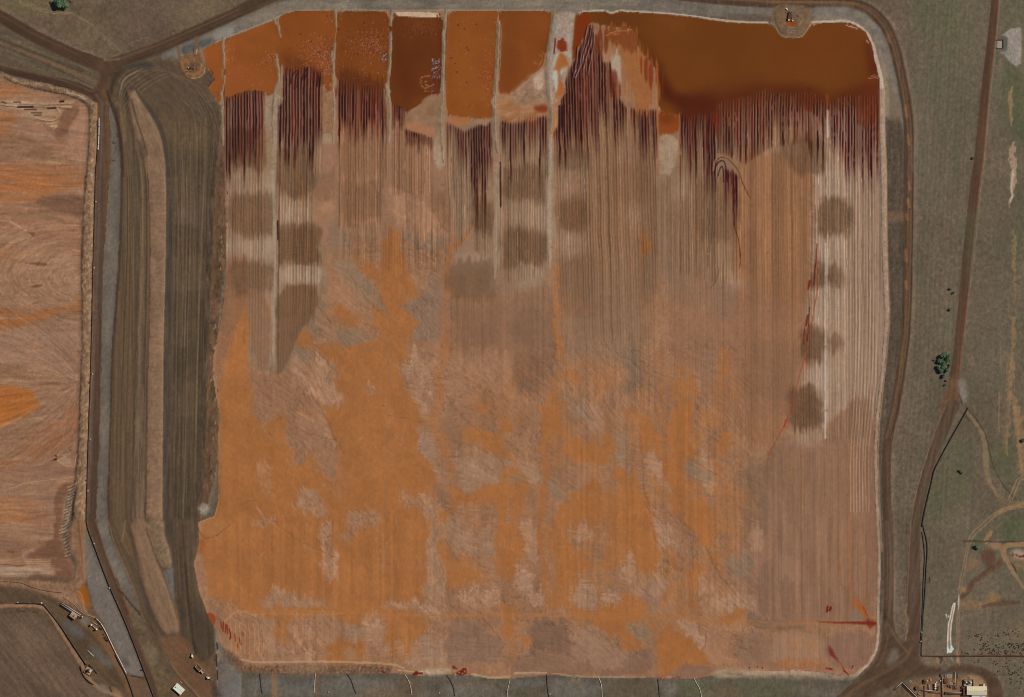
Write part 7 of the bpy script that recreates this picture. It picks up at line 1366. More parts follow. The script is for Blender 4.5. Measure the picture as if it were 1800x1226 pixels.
# ---------------------------------------------------------------- pipelines
WP = [(172, 262), (169.5, 290), (168, 310), (166.5, 380), (164.3, 452), (162.6, 530), (161, 610), (158.5, 690), (156, 760), (153.4, 850), (152, 905), (152.5, 925), (166, 960), (191, 1028), (214, 1078), (235, 1130), (253, 1178), (270, 1224), (284, 1262)]
pipeline('slurry_pipeline', WP, .55, BLACK, 'long black slurry pipeline down the west dam beside the haul road', 'pipeline', .3, stands=30, collar=70, tees=((163.2, 490, -2.4, 0), (159.3, 673, -2.4, 0), (153.6, 845, -2.6, 0), (252.4, 1179, -3.2, -1)), valves=((168.4, 355), (165.6, 471), (162.8, 658), (158.9, 773), (154.4, 863), (165.6, 956), (192.2, 1034)), step=20)
pipeline('delivery_pipe', [(174, 208), (174, 225), (173.6, 240), (172.6, 258), (172.3, 262)], .62, DULLW, 'short pale delivery pipe at the head of the west dam', 'pipe', .5, collar=9, valves=((172.2, 262.5),))
pipeline('feed_pipe', [(171.2, 212), (171.4, 235), (171.4, 262)], .38, BLACK, 'thin black pipe lying beside the pale delivery pipe', 'pipe', .3)
pipeline('yard_pipeline', [(29, 1060.5), (50, 1061), (70, 1061.4), (77, 1063), (90, 1079), (105, 1098), (120, 1121), (137, 1147), (152, 1169)], .62, BLACK, 'black pipe bent round the dirt pad west of the works yard', 'pipeline', .5, stands=16, collar=26)
pipeline('pale_pipeline', [(168, 1087), (173, 1091), (180, 1100), (187, 1113), (194, 1128), (202, 1145), (210, 1160), (218, 1176), (222, 1184)], .5, DULLW, 'white pipe along the west edge of the gravel pad', 'pipeline', .5, stands=16, collar=20)
pipeline('black_pipe', [(203, 1150), (208, 1162), (214, 1172), (222, 1187), (229, 1206), (236, 1228), (245, 1252)], .5, BLACK, 'black pipe running south from the gravel pad corner', 'pipe', .4, stands=18)
pipeline('cross_pipe', [(233, 1188), (243, 1190), (254, 1192)], .5, RUST, 'rusty brown pipe lying across the south end of the gravel pad', 'pipe', .1)
pipeline('bent_pipe', [(141.5, 1171), (143, 1180), (147, 1189), (154, 1197), (164.5, 1204)], .5, BLACK, 'dark curved pipe around the fenced tank', 'pipe', .2)
pipeline('pipe_length', [(153.5, 1143.5), (165, 1154.5)], .4, DULLW, 'loose straight pipe length on the works yard', 'pipe', .05)
pipeline('short_pipe', [(156.5, 1168), (163, 1175), (171, 1184)], .55, BLACK, 'short thick black pipe beside the fenced tank', 'pipe', .2)
pipeline('dropped_pipe', [(193, 1208), (197, 1217)], .4, RUST, 'short rusty pipe lying at the south of the works yard', 'pipe', .05)
pipeline('hose', [(-10, 1022.5), (20, 1023), (38, 1025), (52, 1031), (66, 1036), (85, 1040), (110, 1042.5)], .22, DKST, 'thin dark hose along the south rim of the western bed', 'hose', .05)
pipeline('drain_hose', [(112, 1050), (122, 1056), (132, 1064), (141, 1075), (152, 1082), (160, 1083.5), (168, 1087)], .3, TANP, 'tan hose winding from the orange pool to the white pipe', 'hose', .05)
SB = [((457, 1185), (458, 1200), (459.5, 1213), (461.5, 1220), 0), ((554.5, 1184), (553.2, 1195), (552.8, 1210), (553, 1219), 1), ((610.5, 1186), (616, 1193), (620, 1203), (622, 1210), (626, 1219.5), 0), ((712, 1187), (718, 1196), (722, 1207), (723.5, 1222), 1), ((785.5, 1187.5), (791, 1195), (797, 1207), (799.5, 1224), 0), ((896.5, 1195), (894, 1205), (891.5, 1217), (891, 1232), 1), ((961, 1186), (961.6, 1200), (963, 1215), (966, 1232), 0), ((1052, 1191.5), (1056, 1200), (1058, 1210), (1058.5, 1232), 1), ((1156.5, 1194), (1158, 1207), (1160, 1228), 0), ((1220.5, 1193.5), (1224, 1201), (1231, 1212), (1233.5, 1230), 1)]
WHICH = ['westernmost dark discharge pipe down the south bank', 'straight white pipe down the south bank west of the bed middle', 'kinked black pipe down the south bank left of the red seepage', 'curved white pipe on the south bank below the small red seepage', 'curved dark pipe on the south bank beside the large red seepage', 'white pipe leaning left on the south bank below the orange teardrop', 'straight black pipe on the south bank with a white valve', 'white pipe on the south bank below the fan shaped brown mud', 'thin dark pipe on the south bank below the ochre patch', 'easternmost white pipe bent over the green part of the south bank']
for k, row in enumerate(SB):
    w_ = row[-1]; pipeline('discharge_pipe', list(row[:-1]), .36 if w_ else .36, DULLW if w_ else (BLACK if k != 8 else DKST), WHICH[k], 'pipe', .12, 'discharge pipes on the south bank', collar=7)
for k, (e, s, t_) in enumerate(((577.5, 1217.5, 'small white valve in a pit on the south bank, the western one'), (772.5, 1218.5, 'small white valve in a pit below the red seepage'), (966.5, 1221, 'white valve at the foot of the straight black pipe'))):
    t = thing('valve_box', e, s, t_, 'valve'); bm = nb(); cyl(bm, (0, 0, .5), .8, 1.0, seg=12); mesh('valve', bm, WHITEP, t); bm = nb(); box(bm, (0, 0, .12), (2.6, 2.6, .24)); mesh('slab', bm, RUST, t); bm = nb(); cyl(bm, (0, 0, 1.15), .5, .14, seg=10); mesh('handwheel', bm, DKST, t)
pipeline('pipeline', [(1702, 717.5), (1690, 739), (1672, 771), (1656, 800), (1642, 827), (1639.5, 840), (1633, 868), (1627, 892), (1623, 912), (1621, 926)], .6, BLACK, 'black pipeline along the east side of the service road below its bend', 'pipeline', .4, stands=28, collar=50)
pipeline('pipeline', [(1621.5, 915), (1624, 930), (1629.5, 950), (1631, 966), (1629, 990), (1627.5, 1020), (1626, 1050), (1623.5, 1075), (1621.5, 1110), (1620, 1140), (1620, 1153)], .42, DKST, 'bowed black pipeline east of the wide service road above the junction', 'pipeline', .4, stands=28)
pipeline('pipeline', [(1621, 935), (1625, 962), (1626, 985), (1624, 1010), (1622.5, 1050), (1620.5, 1100), (1618.5, 1130)], .38, DKST, 'thin grey inner pipe beside the wide service road', 'pipeline', .3, valves=((1620, 1112), (1618.8, 1128)))
pipeline('bracket_pipe', [(1634.5, 1015), (1636, 1022), (1634, 1024.5), (1630, 1024.5)], .35, RUST, 'small hooked rusty pipe east of the bowed pipeline', 'pipe', .1)
pipeline('rusty_pipeline', [(1620, 1153), (1650, 1153.6), (1700, 1153.4), (1750, 1153.8), (1806, 1153.8), (1860, 1154)], .45, RUST, 'rusty pipeline running straight east above the dotted scrub', 'pipeline', .3, stands=24, collar=40)

# ---------------------------------------------------------------- buildings and tanks
def gable(t, lx, ly, h, rise, rm, wm, over=.5, name='roof'):
    """walls and a two-sided roof whose ridge runs along x"""
    bm = nb(); box(bm, (0, 0, h / 2), (lx, ly, h)); mesh('wall', bm, wm, t)
    for s_ in (-1, 1):
        bm = nb(); x = lx / 2 + over; y = s_ * (ly / 2 + over)
        v = [bm.verts.new(p) for p in ((-x, 0, h + rise), (x, 0, h + rise), (x, y, h - .1), (-x, y, h - .1), (-x, 0, h + rise + .12), (x, 0, h + rise + .12), (x, y, h + .02), (-x, y, h + .02))]
        for f_ in ((0, 1, 2, 3), (4, 5, 6, 7), (0, 1, 5, 4), (2, 3, 7, 6), (1, 2, 6, 5), (0, 3, 7, 4)): bm.faces.new([v[i] for i in f_])
        bmesh.ops.recalc_face_normals(bm, faces=bm.faces); r_ = mesh('roof_slope', bm, rm, t)
        for q in range(int(lx // 2.2)):
            bm = nb(); xx = -lx / 2 + 1.1 + q * 2.2; a = Vector((xx, 0, h + rise + .16)); b = Vector((xx, y, h + .06))
            mesh('roof_rib', tube_pts([a, b], .07, 4), rm, r_)
    bm = nb(); box(bm, (0, 0, h + rise + .17), (lx + 2 * over, .5, .12)); mesh('ridge_cap', bm, rm, t)
def shed_door(t, x, y, w_, h, rot=0):
    bm = nb(); box(bm, (x, y, h / 2), (w_ if not rot else .15, .15 if not rot else w_, h)); d_ = mesh('door', bm, DKST, t)
    bm = nb(); box(bm, (x + (w_ * .35 if not rot else .1), y + (.1 if not rot else w_ * .35), h * .45), (.2, .2, .3)); mesh('handle', bm, STEEL, d_)

t = thing('pump_house', 1716.5, 1214, 'large cream roofed pump house at the south-east plant', 'building')
gable(t, 20, 8.2, 5.0, .9, CREAM, TANP); shed_door(t, -6, -4.16, 3, 3.2); shed_door(t, 4, -4.16, 3, 3.2)
bm = nb(); box(bm, (9.0, 0, 6.1), (.6, 1.2, .6)); mesh('vent', bm, STEEL, t)
t = thing('annex', 1720, 1226.5, 'flat pale grey annex south of the cream roofed pump house', 'building'); bm = nb(); box(bm, (0, 0, 1.6), (14, 5.6, 3.2), bev=.1); mesh('wall', bm, GREYR, t); bm = nb(); box(bm, (0, 0, 3.3), (14.4, 6.0, .2)); mesh('roof', bm, GREYR, t); shed_door(t, -3, -2.85, 1.4, 2.2)
bm = nb(); box(bm, (2.5, .6, 3.55), (2.6, 1.0, .5)); mesh('skylight', bm, GLASS, t)
t = thing('lean_to', 1696, 1214, 'brown lean-to on the west wall of the cream roofed pump house', 'building'); bm = nb(); box(bm, (0, -1.5, 1.7), (3.4, 7.0, 3.4), bev=.08); mesh('wall', bm, BROWNP, t); bm = nb(); box(bm, (0, -1.5, 3.5), (3.7, 7.4, .2)); mesh('roof', bm, BROWNP, t); shed_door(t, -1.75, -1.5, 1.4, 2.2, 1)
bm = nb(); box(bm, (-2.6, 3.2, .9), (1.8, 2.2, 1.8), bev=.1); mesh('cabinet', bm, DKST, t)
t = thing('transformer_yard', 1702.5, 1201, 'fenced yard with two white tanks north of the pump house', 'enclosure')
bm = nb(); box(bm, (0, 0, .12), (10, 7, .24)); mesh('slab', bm, CONC, t)
for x, y, dx, dy in ((0, 3.5, 10, .14), (0, -3.5, 10, .14), (-5, 0, .14, 7), (5, 0, .14, 7)):
    bm = nb(); box(bm, (x, y, 1.1), (dx, dy, 1.8)); mesh('fence_panel', bm, DKST, t)
for x in (-2.2, 2.6):
    bm = nb(); cyl(bm, (x, .6, 1.2), .9, 2.2, seg=16); c_ = mesh('tank', bm, WHITEP, t, True); bm = nb(); cyl(bm, (x, .6, 2.4), .9, .35, seg=16, r2=.25); mesh('lid', bm, WHITEP, c_)
bm = nb(); box(bm, (-.2, .4, 1.0), (2.2, 3.6, 1.8), bev=.1); mesh('transformer', bm, DKST, t)
bm = nb(); box(bm, (-3.8, 1.2, .9), (1.6, 2.0, 1.6), bev=.1); mesh('switch_box', bm, BLACK, t)
t = thing('service_slab', 1703, 1192, 'narrow brown slab just north of the fenced tanks', 'slab'); bm = nb(); box(bm, (0, 0, .2), (3.2, 1.0, .4), bev=.05); mesh('slab', bm, BROWNP, t); bm = nb(); box(bm, (0, 0, .45), (2.6, .5, .12)); mesh('cover', bm, RUST, t)
t = thing('well_head', 1725, 1205, 'small dark well head beside a pale box north of the pump house', 'well'); bm = nb(); cyl(bm, (-.4, 0, .5), 1.3, 1.0, seg=14); mesh('shaft', bm, DKST, t); bm = nb(); box(bm, (3.0, .1, .7), (1.8, 2.4, 1.4), bev=.1); mesh('cabinet', bm, CREAM, t); mesh('pipe', tube_pts([(-.4, 0, .8), (2.2, .1, .8)], .15), STEEL, t)
t = thing('pipe_pair', 1679, 1218.5, 'two thick parallel pipes entering the pump house from the west', 'pipes')
for y in (-1.0, .6): mesh('pipe', tube_pts([(-9.5, y, 1.2), (9.3, y, 1.2)], .5), RUST if y < 0 else TANP, t, True)
bm = nb(); box(bm, (-9.8, -.2, 1.0), (1.6, 2.8, 2.0), bev=.1); mesh('manifold', bm, DKST, t)
for x in (-6, -1, 4): bm = nb(); box(bm, (x, -.2, .35), (.5, 2.8, .7)); mesh('support', bm, CONC, t)
t = thing('brown_container', 1663, 1197, 'square brown tank at the middle of the south-east plant', 'tank'); bm = nb(); box(bm, (0, 0, 1.6), (4.2, 4.4, 3.2), bev=.12); mesh('body', bm, BROWNP, t); bm = nb(); box(bm, (0, 0, 3.3), (3.0, 3.2, .2)); mesh('hatch', bm, RUST, t)
for x in (-1.4, 0, 1.4): bm = nb(); box(bm, (x, -2.25, 1.6), (.15, .12, 3.0)); mesh('rib', bm, RUST, t)
t = thing('red_machine', 1651.5, 1198, 'faded red machine left of the square brown tank', 'machine', rot=.5); bm = nb(); box(bm, (0, 0, .9), (4.0, 1.8, 1.4), bev=.15); mesh('body', bm, REDP, t); bm = nb(); box(bm, (1.3, 0, 2.0), (1.2, 1.5, 1.0), bev=.1); mesh('cab', bm, DULLW, t)
for x in (-1.3, 1.3):
    for y in (-.95, .95): bm = nb(); cyl(bm, (x, y, .5), .5, .35, 'Y', 14); mesh('wheel', bm, TYRE, t)
bm = nb(); box(bm, (-3.0, .5, 1.1), (1.8, 1.2, .5)); mesh('hopper', bm, DULLW, t)
t = thing('white_vessel', 1644, 1207, 'white upright vessel with pipes left of the red machine', 'vessel')
for k in range(3): bm = nb(); cyl(bm, (.1, 2.4 - k * 2.3, 1.5), 1.0, 3.0, seg=14); c_ = mesh('tank', bm, WHITEP, t, True); bm = nb(); cyl(bm, (.1, 2.4 - k * 2.3, 3.15), .95, .4, seg=14, r2=.3); mesh('lid', bm, WHITEP, c_)
bm = nb(); box(bm, (3.2, -1.2, .9), (1.6, 2.6, 1.8), bev=.1); mesh('pump', bm, DKST, t); mesh('pipe', tube_pts([(.1, -2.2, .8), (3.2, -1.2, .8)], .2), DULLW, t); mesh('pipe', tube_pts([(-2.6, -1.0, .9), (.1, -.6, .9)], .2), DULLW, t)
t = thing('drill_rig', 1625, 1199, 'dark red rig standing at the west of the south-east plant', 'rig', rot=.1); bm = nb(); box(bm, (0, 0, .8), (2.6, 4.8, 1.2), bev=.1); mesh('base', bm, DKST, t); bm = nb(); box(bm, (.3, 1.2, 2.0), (1.8, 1.8, 1.4), bev=.1); mesh('cab', bm, REDP, t); mesh('mast', tube_pts([(0, -1.6, 1.2), (.2, 1.2, 5.0)], .2), RUST, t)
for y in (-1.6, 1.6):
    for x in (-1.4, 1.4): bm = nb(); cyl(bm, (x, y, .5), .5, .35, 'X', 12); mesh('wheel', bm, TYRE, t)
bm = nb(); cyl(bm, (3.2, .8, .6), .9, 1.2, seg=12); mesh('drum', bm, YEL, t)
def rack(name, e, s, e2, s2, label, n=2, m=RUST, gap=1.2, r=.25, h=.8, cat='pipe rack'):
    t = thing(name, e, s, label, cat); d = Vector((wx(e2) - wx(e), wy(s2) - wy(s), gz(e2, s2) - gz(e, s))); nrm = Vector((-d.y, d.x, 0)).normalized()
    for k in range(n):
        o_ = nrm * gap * (k - (n - 1) / 2); mesh('pipe', tube_pts([o_ + Vector((0, 0, h)), o_ + d + Vector((0, 0, h))], r), m if k % 2 == 0 else DULLW, t, True)
    c_ = max(2, int(d.length / 5))
    for k in range(c_ + 1):
        p = d * (k / c_); bm = nb(); box(bm, (p.x, p.y, p.z + h * .45), (gap * n * .9 if abs(nrm.x) > .5 else .3, .3 if abs(nrm.x) > .5 else gap * n * .9, .25)); mesh('crossbeam', bm, DKST, t)
        for s_ in (-1, 1): q = p + nrm * gap * n * .45 * s_; mesh('leg', tube_pts([(q.x, q.y, p.z - .2), (q.x, q.y, p.z + h * .5)], .1, 5), DKST, t)
    return t
rack('conveyor', 1587, 1201, 1612, 1226, 'long dark slanting conveyor at the south-west of the plant', 3, DKST, 1.0, .3, 1.6, 'conveyor')
rack('pipe_rack', 1572, 1213, 1587, 1200, 'dark pipe rack climbing to the head of the slanting conveyor', 2, RUST, .8, .25, 1.0)
rack('pipe_rack', 1656.5, 1191, 1657, 1230, 'straight dark pipe rack running north to south past the red machine', 2, DKST, .8, .28, 1.4)
rack('pipe_rack', 1680, 1182, 1678.5, 1212, 'pipe rack with pale and dark pipes right of the square brown tank', 3, DKST, 1.2, .25, 1.2)
rack('pipe_rack', 1625, 1206, 1625.6, 1230, 'thin pipe rack south of the dark red rig', 1, DKST, .8, .3, 1.0)
rack('pipe_rack', 1621, 1214.5, 1640, 1215.5, 'brown pipe rack from the round tank to the white vessel', 2, RUST, .9, .3, .9)
rack('pipe_rack', 1632, 1218, 1655, 1219, 'low rusty pipe rack south of the white vessel', 1, RUST, .9, .4, .8)
rack('pipe_rack', 1632.5, 1203, 1633, 1213, 'short pipe rack left of the white vessel', 2, DKST, .8, .25, .9)
t = thing('round_tank', 1612.5, 1209.5, 'round dark tank among coiled pipes at the west of the plant', 'tank'); bm = nb(); cyl(bm, (0, 0, 1.2), 2.2, 2.4, seg=20); mesh('shell', bm, DKST, t, False); bm = nb(); cyl(bm, (0, 0, 2.5), 2.25, .2, seg=20); mesh('lid', bm, RUST, t); mesh('ladder', tube_pts([(2.3, 0, 0), (2.3, 0, 2.6)], .1, 5), STEEL, t)
t = thing('pipe_coil', 1617.5, 1218, 'coil of pale and dark pipes beside the round dark tank', 'pipes')
for k in range(6):
    a0 = k * .9; mesh('pipe', tube_pts([(math.cos(a0 + q * .5) * (1.4 + .35 * k), math.sin(a0 + q * .5) * (1.2 + .3 * k), .4 + .12 * k) for q in range(9)], .2, 6), (DULLW, DKST, RUST)[k % 3], t)
for k, (e, s, w_, d_, h, m_, lab_) in enumerate(((1654.5, 1187, 1.6, 2.6, 1.6, DKST, 'small dark upright box near the road at the plant'), (1600.5, 1198.5, 2.6, 3.0, .4, STEEL, 'small grey slab at the north-west of the plant'), (1662, 1188.5, 1.8, 2.4, .9, STEEL, 'small grey cabinet on the plant approach'), (1649.5, 1211, 2.0, 3.0, 1.6, DKST, 'dark pump between the white vessel and the pipe rack'), (1667.5, 1206, 1.8, 2.0, 1.6, DKST, 'dark valve block below the square brown tank'), (1671.5, 1207, 1.4, 3.0, 1.8, DKST, 'second dark valve block below the square brown tank'), (1672, 1203, 3.4, 2.6, .6, TANP, 'low tan skid right of the square brown tank'), (1680.5, 1217.5 - 9, 1.8, 3.4, 1.6, DKST, 'dark block at the south end of the mixed pipe rack'), (1684, 1188, 1.2, 4.0, 1.0, BROWNP, 'thin brown box beside the mixed pipe rack'), (1669, 1189, 5.0, 3.4, .3, CONC, 'pale concrete slab by the plant road'), (1636, 1195.5, 1.6, 2.0, 1.2, YEL, 'small ochre box right of the dark red rig'))):
    t = thing('skid_box', e, s, lab_, 'equipment'); bm = nb(); box(bm, (0, 0, h / 2), (w_, d_, h), bev=.08); mesh('body', bm, m_, t); bm = nb(); box(bm, (0, 0, h + .06), (w_ * .6, d_ * .5, .14)); mesh('cover', bm, STEEL, t)
    if h > .5: mesh('pipe', tube_pts([(0, -d_ / 2 - .8, h * .5), (0, -d_ / 2, h * .5)], .15, 6), RUST, t)

# site office and yard
t = thing('site_office', 314.6, 1211.2, 'pale flat roofed site office by the dirt apron', 'building', rot=math.radians(-41)); bm = nb(); box(bm, (0, 0, 1.5), (10.6, 7.0, 3.0), bev=.08); mesh('wall', bm, DULLW, t)
for y in (-1.85, 1.85): bm = nb(); box(bm, (0, y, 3.1), (11.0, 3.66, .2)); r_ = mesh('roof', bm, PALEG, t)
bm = nb(); box(bm, (0, 0, 3.26), (11.0, .3, .16)); mesh('ridge_cap', bm, GREYR, t); bm = nb(); box(bm, (-3.9, -.9, 3.5), (.9, .9, .6)); mesh('air_conditioner', bm, DKST, t); shed_door(t, 1, 3.55, 1.2, 2.1)
for x in (-3.4, 3.6): bm = nb(); box(bm, (x, 3.52, 1.8), (1.6, .1, 1.0)); w_ = mesh('window', bm, GLASS, t); bm = nb(); box(bm, (x, 3.56, 1.25), (1.8, .12, .12)); mesh('sill', bm, STEEL, w_)
t = thing('pipe_length', 318, 1199.5, 'short pale pipe beside the site office', 'pipe', rot=math.radians(-45)); mesh('pipe', tube_pts([(-1.6, 0, .25), (1.6, 0, .25)], .22), DULLW, t, True); bm = nb(); box(bm, (0, 0, .1), (.4, .7, .2)); mesh('support', bm, CONC, t)
t = thing('workshop_shed', 129.5, 1082.5, 'open fronted tan roofed shed in the works yard', 'shed', rot=math.radians(-38)); gable(t, 6.6, 4.8, 3.8, .5, TANP, DKST, .3)
bm = nb(); box(bm, (.4, .2, 4.6), (.9, 2.2, .3)); mesh('skylight', bm, DKST, t); shed_door(t, 0, -2.45, 2.4, 2.8)
t = rack('belt_conveyor', 107.5, 1062, 141, 1083, 'long dark belt conveyor behind the tan roofed shed', 4, DKST, .9, .32, 1.6, 'conveyor')
for k, (e, s, r_, lab_) in enumerate(((144.8, 1084.8, .75, 'smallest white tank beside the grey round pad'), (160.6, 1099, 1.15, 'white tank at the upper end of the tank pair'), (169.6, 1106.5, 1.1, 'white tank at the lower end of the tank pair'))):
    t = thing('white_tank', e, s, lab_, 'tank', 'white tanks in the works yard'); bm = nb(); cyl(bm, (0, 0, 1.7), r_, 3.4, seg=18); mesh('shell', bm, WHITEP, t, True); bm = nb(); cyl(bm, (0, 0, 3.6), r_, .45, seg=18, r2=.2); mesh('dome', bm, WHITEP, t, True); mesh('ladder', tube_pts([(r_ + .1, 0, 0), (r_ + .1, 0, 3.6)], .08, 5), STEEL, t)
rack('tank_pipe_rack', 162, 1101, 168, 1105.8, 'short pipe rack joining the two white tanks', 2, RUST, .9, .3, .8)
rack('loose_pipes', 161, 1093, 170.5, 1099.5, 'two loose pipes lying above the white tanks', 2, RUST, .7, .22, .35, 'pipes')
t = thing('fenced_tank', 156, 1179.4, 'dark and white tank inside a square fence', 'enclosure', rot=math.radians(-32)); bm = nb(); box(bm, (0, 0, .1), (8.0, 8.0, .2)); mesh('slab', bm, TANP, t)
for x, y, dx, dy in ((0, 4, 8, .3), (0, -4, 8, .3), (-4, 0, .3, 8), (4, 0, .3, 8)): bm = nb(); box(bm, (x, y, .7), (dx, dy, 1.1)); mesh('fence_panel', bm, BROWNP, t)
bm = nb(); cyl(bm, (-.6, 0, 1.6), 1.6, 3.0, seg=18); mesh('tank', bm, DKST, t, True); bm = nb(); box(bm, (1.5, .6, 1.2), (1.8, 2.4, 2.2), bev=.1); mesh('pump_box', bm, DULLW, t); mesh('pipe', tube_pts([(-.6, 0, 1.2), (1.5, .6, 1.2)], .2), STEEL, t)
for e, s, lab_ in ((28.6, 1060.4, 'small pump with a white drum at the west end of the yard pipe'), (70.5, 1060.8, 'small pump at the bend of the yard pipe')):
    t = thing('booster_pump', e, s, lab_, 'pump'); bm = nb(); box(bm, (0, 0, .6), (2.0, 1.4, 1.1), bev=.1); mesh('body', bm, DKST, t); bm = nb(); cyl(bm, (1.5, .2, .8), .7, 1.5, seg=12); mesh('drum', bm, WHITEP, t); bm = nb(); box(bm, (.4, 0, .05), (4.2, 2.2, .1)); mesh('skid', bm, STEEL, t)

# ---------------------------------------------------------------- vehicles
def wheels(t, xs, y, r, w_=.6):
    for x in xs:
        for s_ in (-1, 1):
            bm = nb(); cyl(bm, (x, s_ * y, r), r, w_, 'Y', 18); o = mesh('wheel', bm, TYRE, t); bm = nb(); cyl(bm, (x, s_ * (y + w_ * .5), r), r * .5, .08, 'Y', 12); mesh('rim', bm, MACH, o)
def hauler(e, s, rot, label):
    t = thing('haul_truck', e, s, label, 'truck', 'earth moving machines on the dirt apron', rot)
    bm = nb(); box(bm, (0, 0, 1.1), (9.4, 1.1, .5), bev=.05); mesh('chassis', bm, DKST, t)
    bm = nb(); v = [bm.verts.new(p) for p in ((-4.6, -1.4, 1.7), (1.2, -1.4, 1.4), (1.2, 1.4, 1.4), (-4.6, 1.4, 1.7), (-5.0, -1.7, 2.9), (1.6, -1.7, 3.1), (1.6, 1.7, 3.1), (-5.0, 1.7, 2.9))]
    for f_ in ((0, 1, 2, 3), (0, 1, 5, 4), (1, 2, 6, 5), (2, 3, 7, 6), (3, 0, 4, 7)): bm.faces.new([v[i] for i in f_])
    bmesh.ops.recalc_face_normals(bm, faces=bm.faces); tr = mesh('tipping_body', bm, MACH, t); bm = nb(); box(bm, (1.9, 0, 3.15), (1.0, 3.4, .14)); mesh('canopy', bm, MACH, tr); bm = nb(); box(bm, (-1.6, 0, 2.0), (5.0, 2.4, .5), bev=.15); mesh('load', bm, RUST, tr)
    bm = nb(); box(bm, (3.2, .2, 2.3), (1.6, 1.7, 1.7), bev=.12); c_ = mesh('cab', bm, MACH, t); bm = nb(); box(bm, (3.98, .2, 2.6), (.1, 1.5, .8)); mesh('windscreen', bm, GLASS, c_); bm = nb(); box(bm, (3.2, 1.08, 2.6), (1.2, .08, .7)); mesh('side_window', bm, GLASS, c_)
    bm = nb(); box(bm, (4.9, 0, 1.7), (1.9, 2.2, 1.1), bev=.2); mesh('bonnet', bm, MACH, t); mesh('exhaust', tube_pts([(4.2, -1.0, 2.0), (4.2, -1.0, 3.3)], .12, 6), DKST, t)
    for y in (-.8, .8): bm = nb(); cyl(bm, (5.88, y, 1.5), .18, .1, 'X', 10); mesh('headlight', bm, WHITEP, t)
    wheels(t, (4.2, -1.6, -3.5), 1.35, .85); return t
def loader(e, s, rot, label, blade):
    t = thing('wheel_loader' if not blade else 'bulldozer', e, s, label, 'loader' if not blade else 'bulldozer', 'earth moving machines on the dirt apron', rot)
    bm = nb(); box(bm, (-.6, 0, 1.4), (4.2, 2.0, 1.1), bev=.15); mesh('body', bm, MACH, t); bm = nb(); box(bm, (-.2, 0, 2.6), (1.6, 1.7, 1.4), bev=.12); c_ = mesh('cab', bm, MACH, t); bm = nb(); box(bm, (.62, 0, 2.7), (.1, 1.4, .9)); mesh('windscreen', bm, GLASS, c_); bm = nb(); box(bm, (-.2, 0, 3.36), (1.9, 1.9, .12)); mesh('roof', bm, WHITEP, c_)
    mesh('exhaust', tube_pts([(-1.8, .5, 1.9), (-1.8, .5, 3.1)], .1, 6), DKST, t)
    for y in (-.8, .8): mesh('lift_arm', tube_pts([(.8, y, 1.7), (2.2, y, 1.3), (2.9, y, .7)], .16, 6), MACH, t)
    bm = nb(); v = []
    w_ = 1.9 if blade else 1.6
    for x, z in ((3.0, .1), (3.3, .15), (3.1, .7), (3.2, 1.5), (3.0, 1.5), (2.85, .7)): v.append((x, z))
    va = [bm.verts.new((x, -w_, z)) for x, z in v]; vb = [bm.verts.new((x, w_, z)) for x, z in v]
    bm.faces.new(va); bm.faces.new(list(reversed(vb)))
    for k in range(6): bm.faces.new((va[k], va[(k + 1) % 6], vb[(k + 1) % 6], vb[k]))
    bmesh.ops.recalc_face_normals(bm, faces=bm.faces); mesh('blade' if blade else 'bucket', bm, STEEL, t)
    if blade:
        for s_ in (-1, 1):
            bm = nb(); box(bm, (-.3, s_ * 1.35, .6), (4.6, .6, 1.2), bev=.3); k_ = mesh('track', bm, TYRE, t)
            for x in (-1.8, -.3, 1.2): bm = nb(); cyl(bm, (x, s_ * 1.68, .5), .35, .1, 'Y', 10); mesh('roller', bm, DKST, k_)
    else: wheels(t, (1.3, -1.9), 1.1, .8, .55)
    return t
loader(338.2, 1153, math.radians(100), 'grey bulldozer, northernmost machine on the dirt apron', True)
hauler(350.5, 1176.5, math.radians(-47), 'long grey dump truck between the bulldozer and the loader')
loader(366.8, 1191.8, math.radians(-20), 'small wheel loader, southernmost machine on the dirt apron', False)
t = thing('parked_car', 1382.8, 16.3, 'white car on the pump platform at the top of the big pond', 'car', rot=math.radians(-40)); bm = nb(); box(bm, (0, 0, .75), (2.6, 1.5, .7), bev=.2); mesh('body', bm, WHITEP, t); bm = nb(); box(bm, (-.2, 0, 1.3), (1.4, 1.3, .5), bev=.15, taper=.85); mesh('cabin', bm, WHITEP, t); bm = nb(); box(bm, (.52, 0, 1.25), (.1, 1.1, .35)); mesh('windscreen', bm, GLASS, t); wheels(t, (.85, -.85), .65, .34, .22)

# pump on the north-east platform
t = thing('decant_pump', 1388, 30, 'dark decant pump ramp on the platform in the big pond', 'pump'); 
bm = nb(); v = [bm.verts.new(p) for p in ((-3.6, -4.0, .2), (2.2, -3.2, .2), (1.6, -2.4, .2), (1.2, 5.4, .2), (-.2, 5.2, .2), (-3.6, -4.0, .5), (2.2, -3.2, .9), (1.6, -2.4, .9), (1.2, 5.4, 1.6), (-.2, 5.2, 1.6))]
for f_ in ((0, 1, 2, 3, 4), (5, 6, 7, 8, 9), (0, 1, 6, 5), (1, 2, 7, 6), (2, 3, 8, 7), (3, 4, 9, 8), (4, 0, 5, 9)): bm.faces.new([v[i] for i in f_])
bmesh.ops.recalc_face_normals(bm, faces=bm.faces); mesh('ramp', bm, RUST, t)
mesh('suction_pipe', tube_pts([(-.2, 5.6, 1.9), (-1.4, .4, 1.6), (-2.4, -3.0, .9), (-3.4, -4.4, .4)], .45), BLACK, t, True); mesh('suction_pipe', tube_pts([(1.6, 5.6, 1.9), (1.6, 0, 1.5), (2.2, -3.6, .7)], .3), BLACK, t, True)
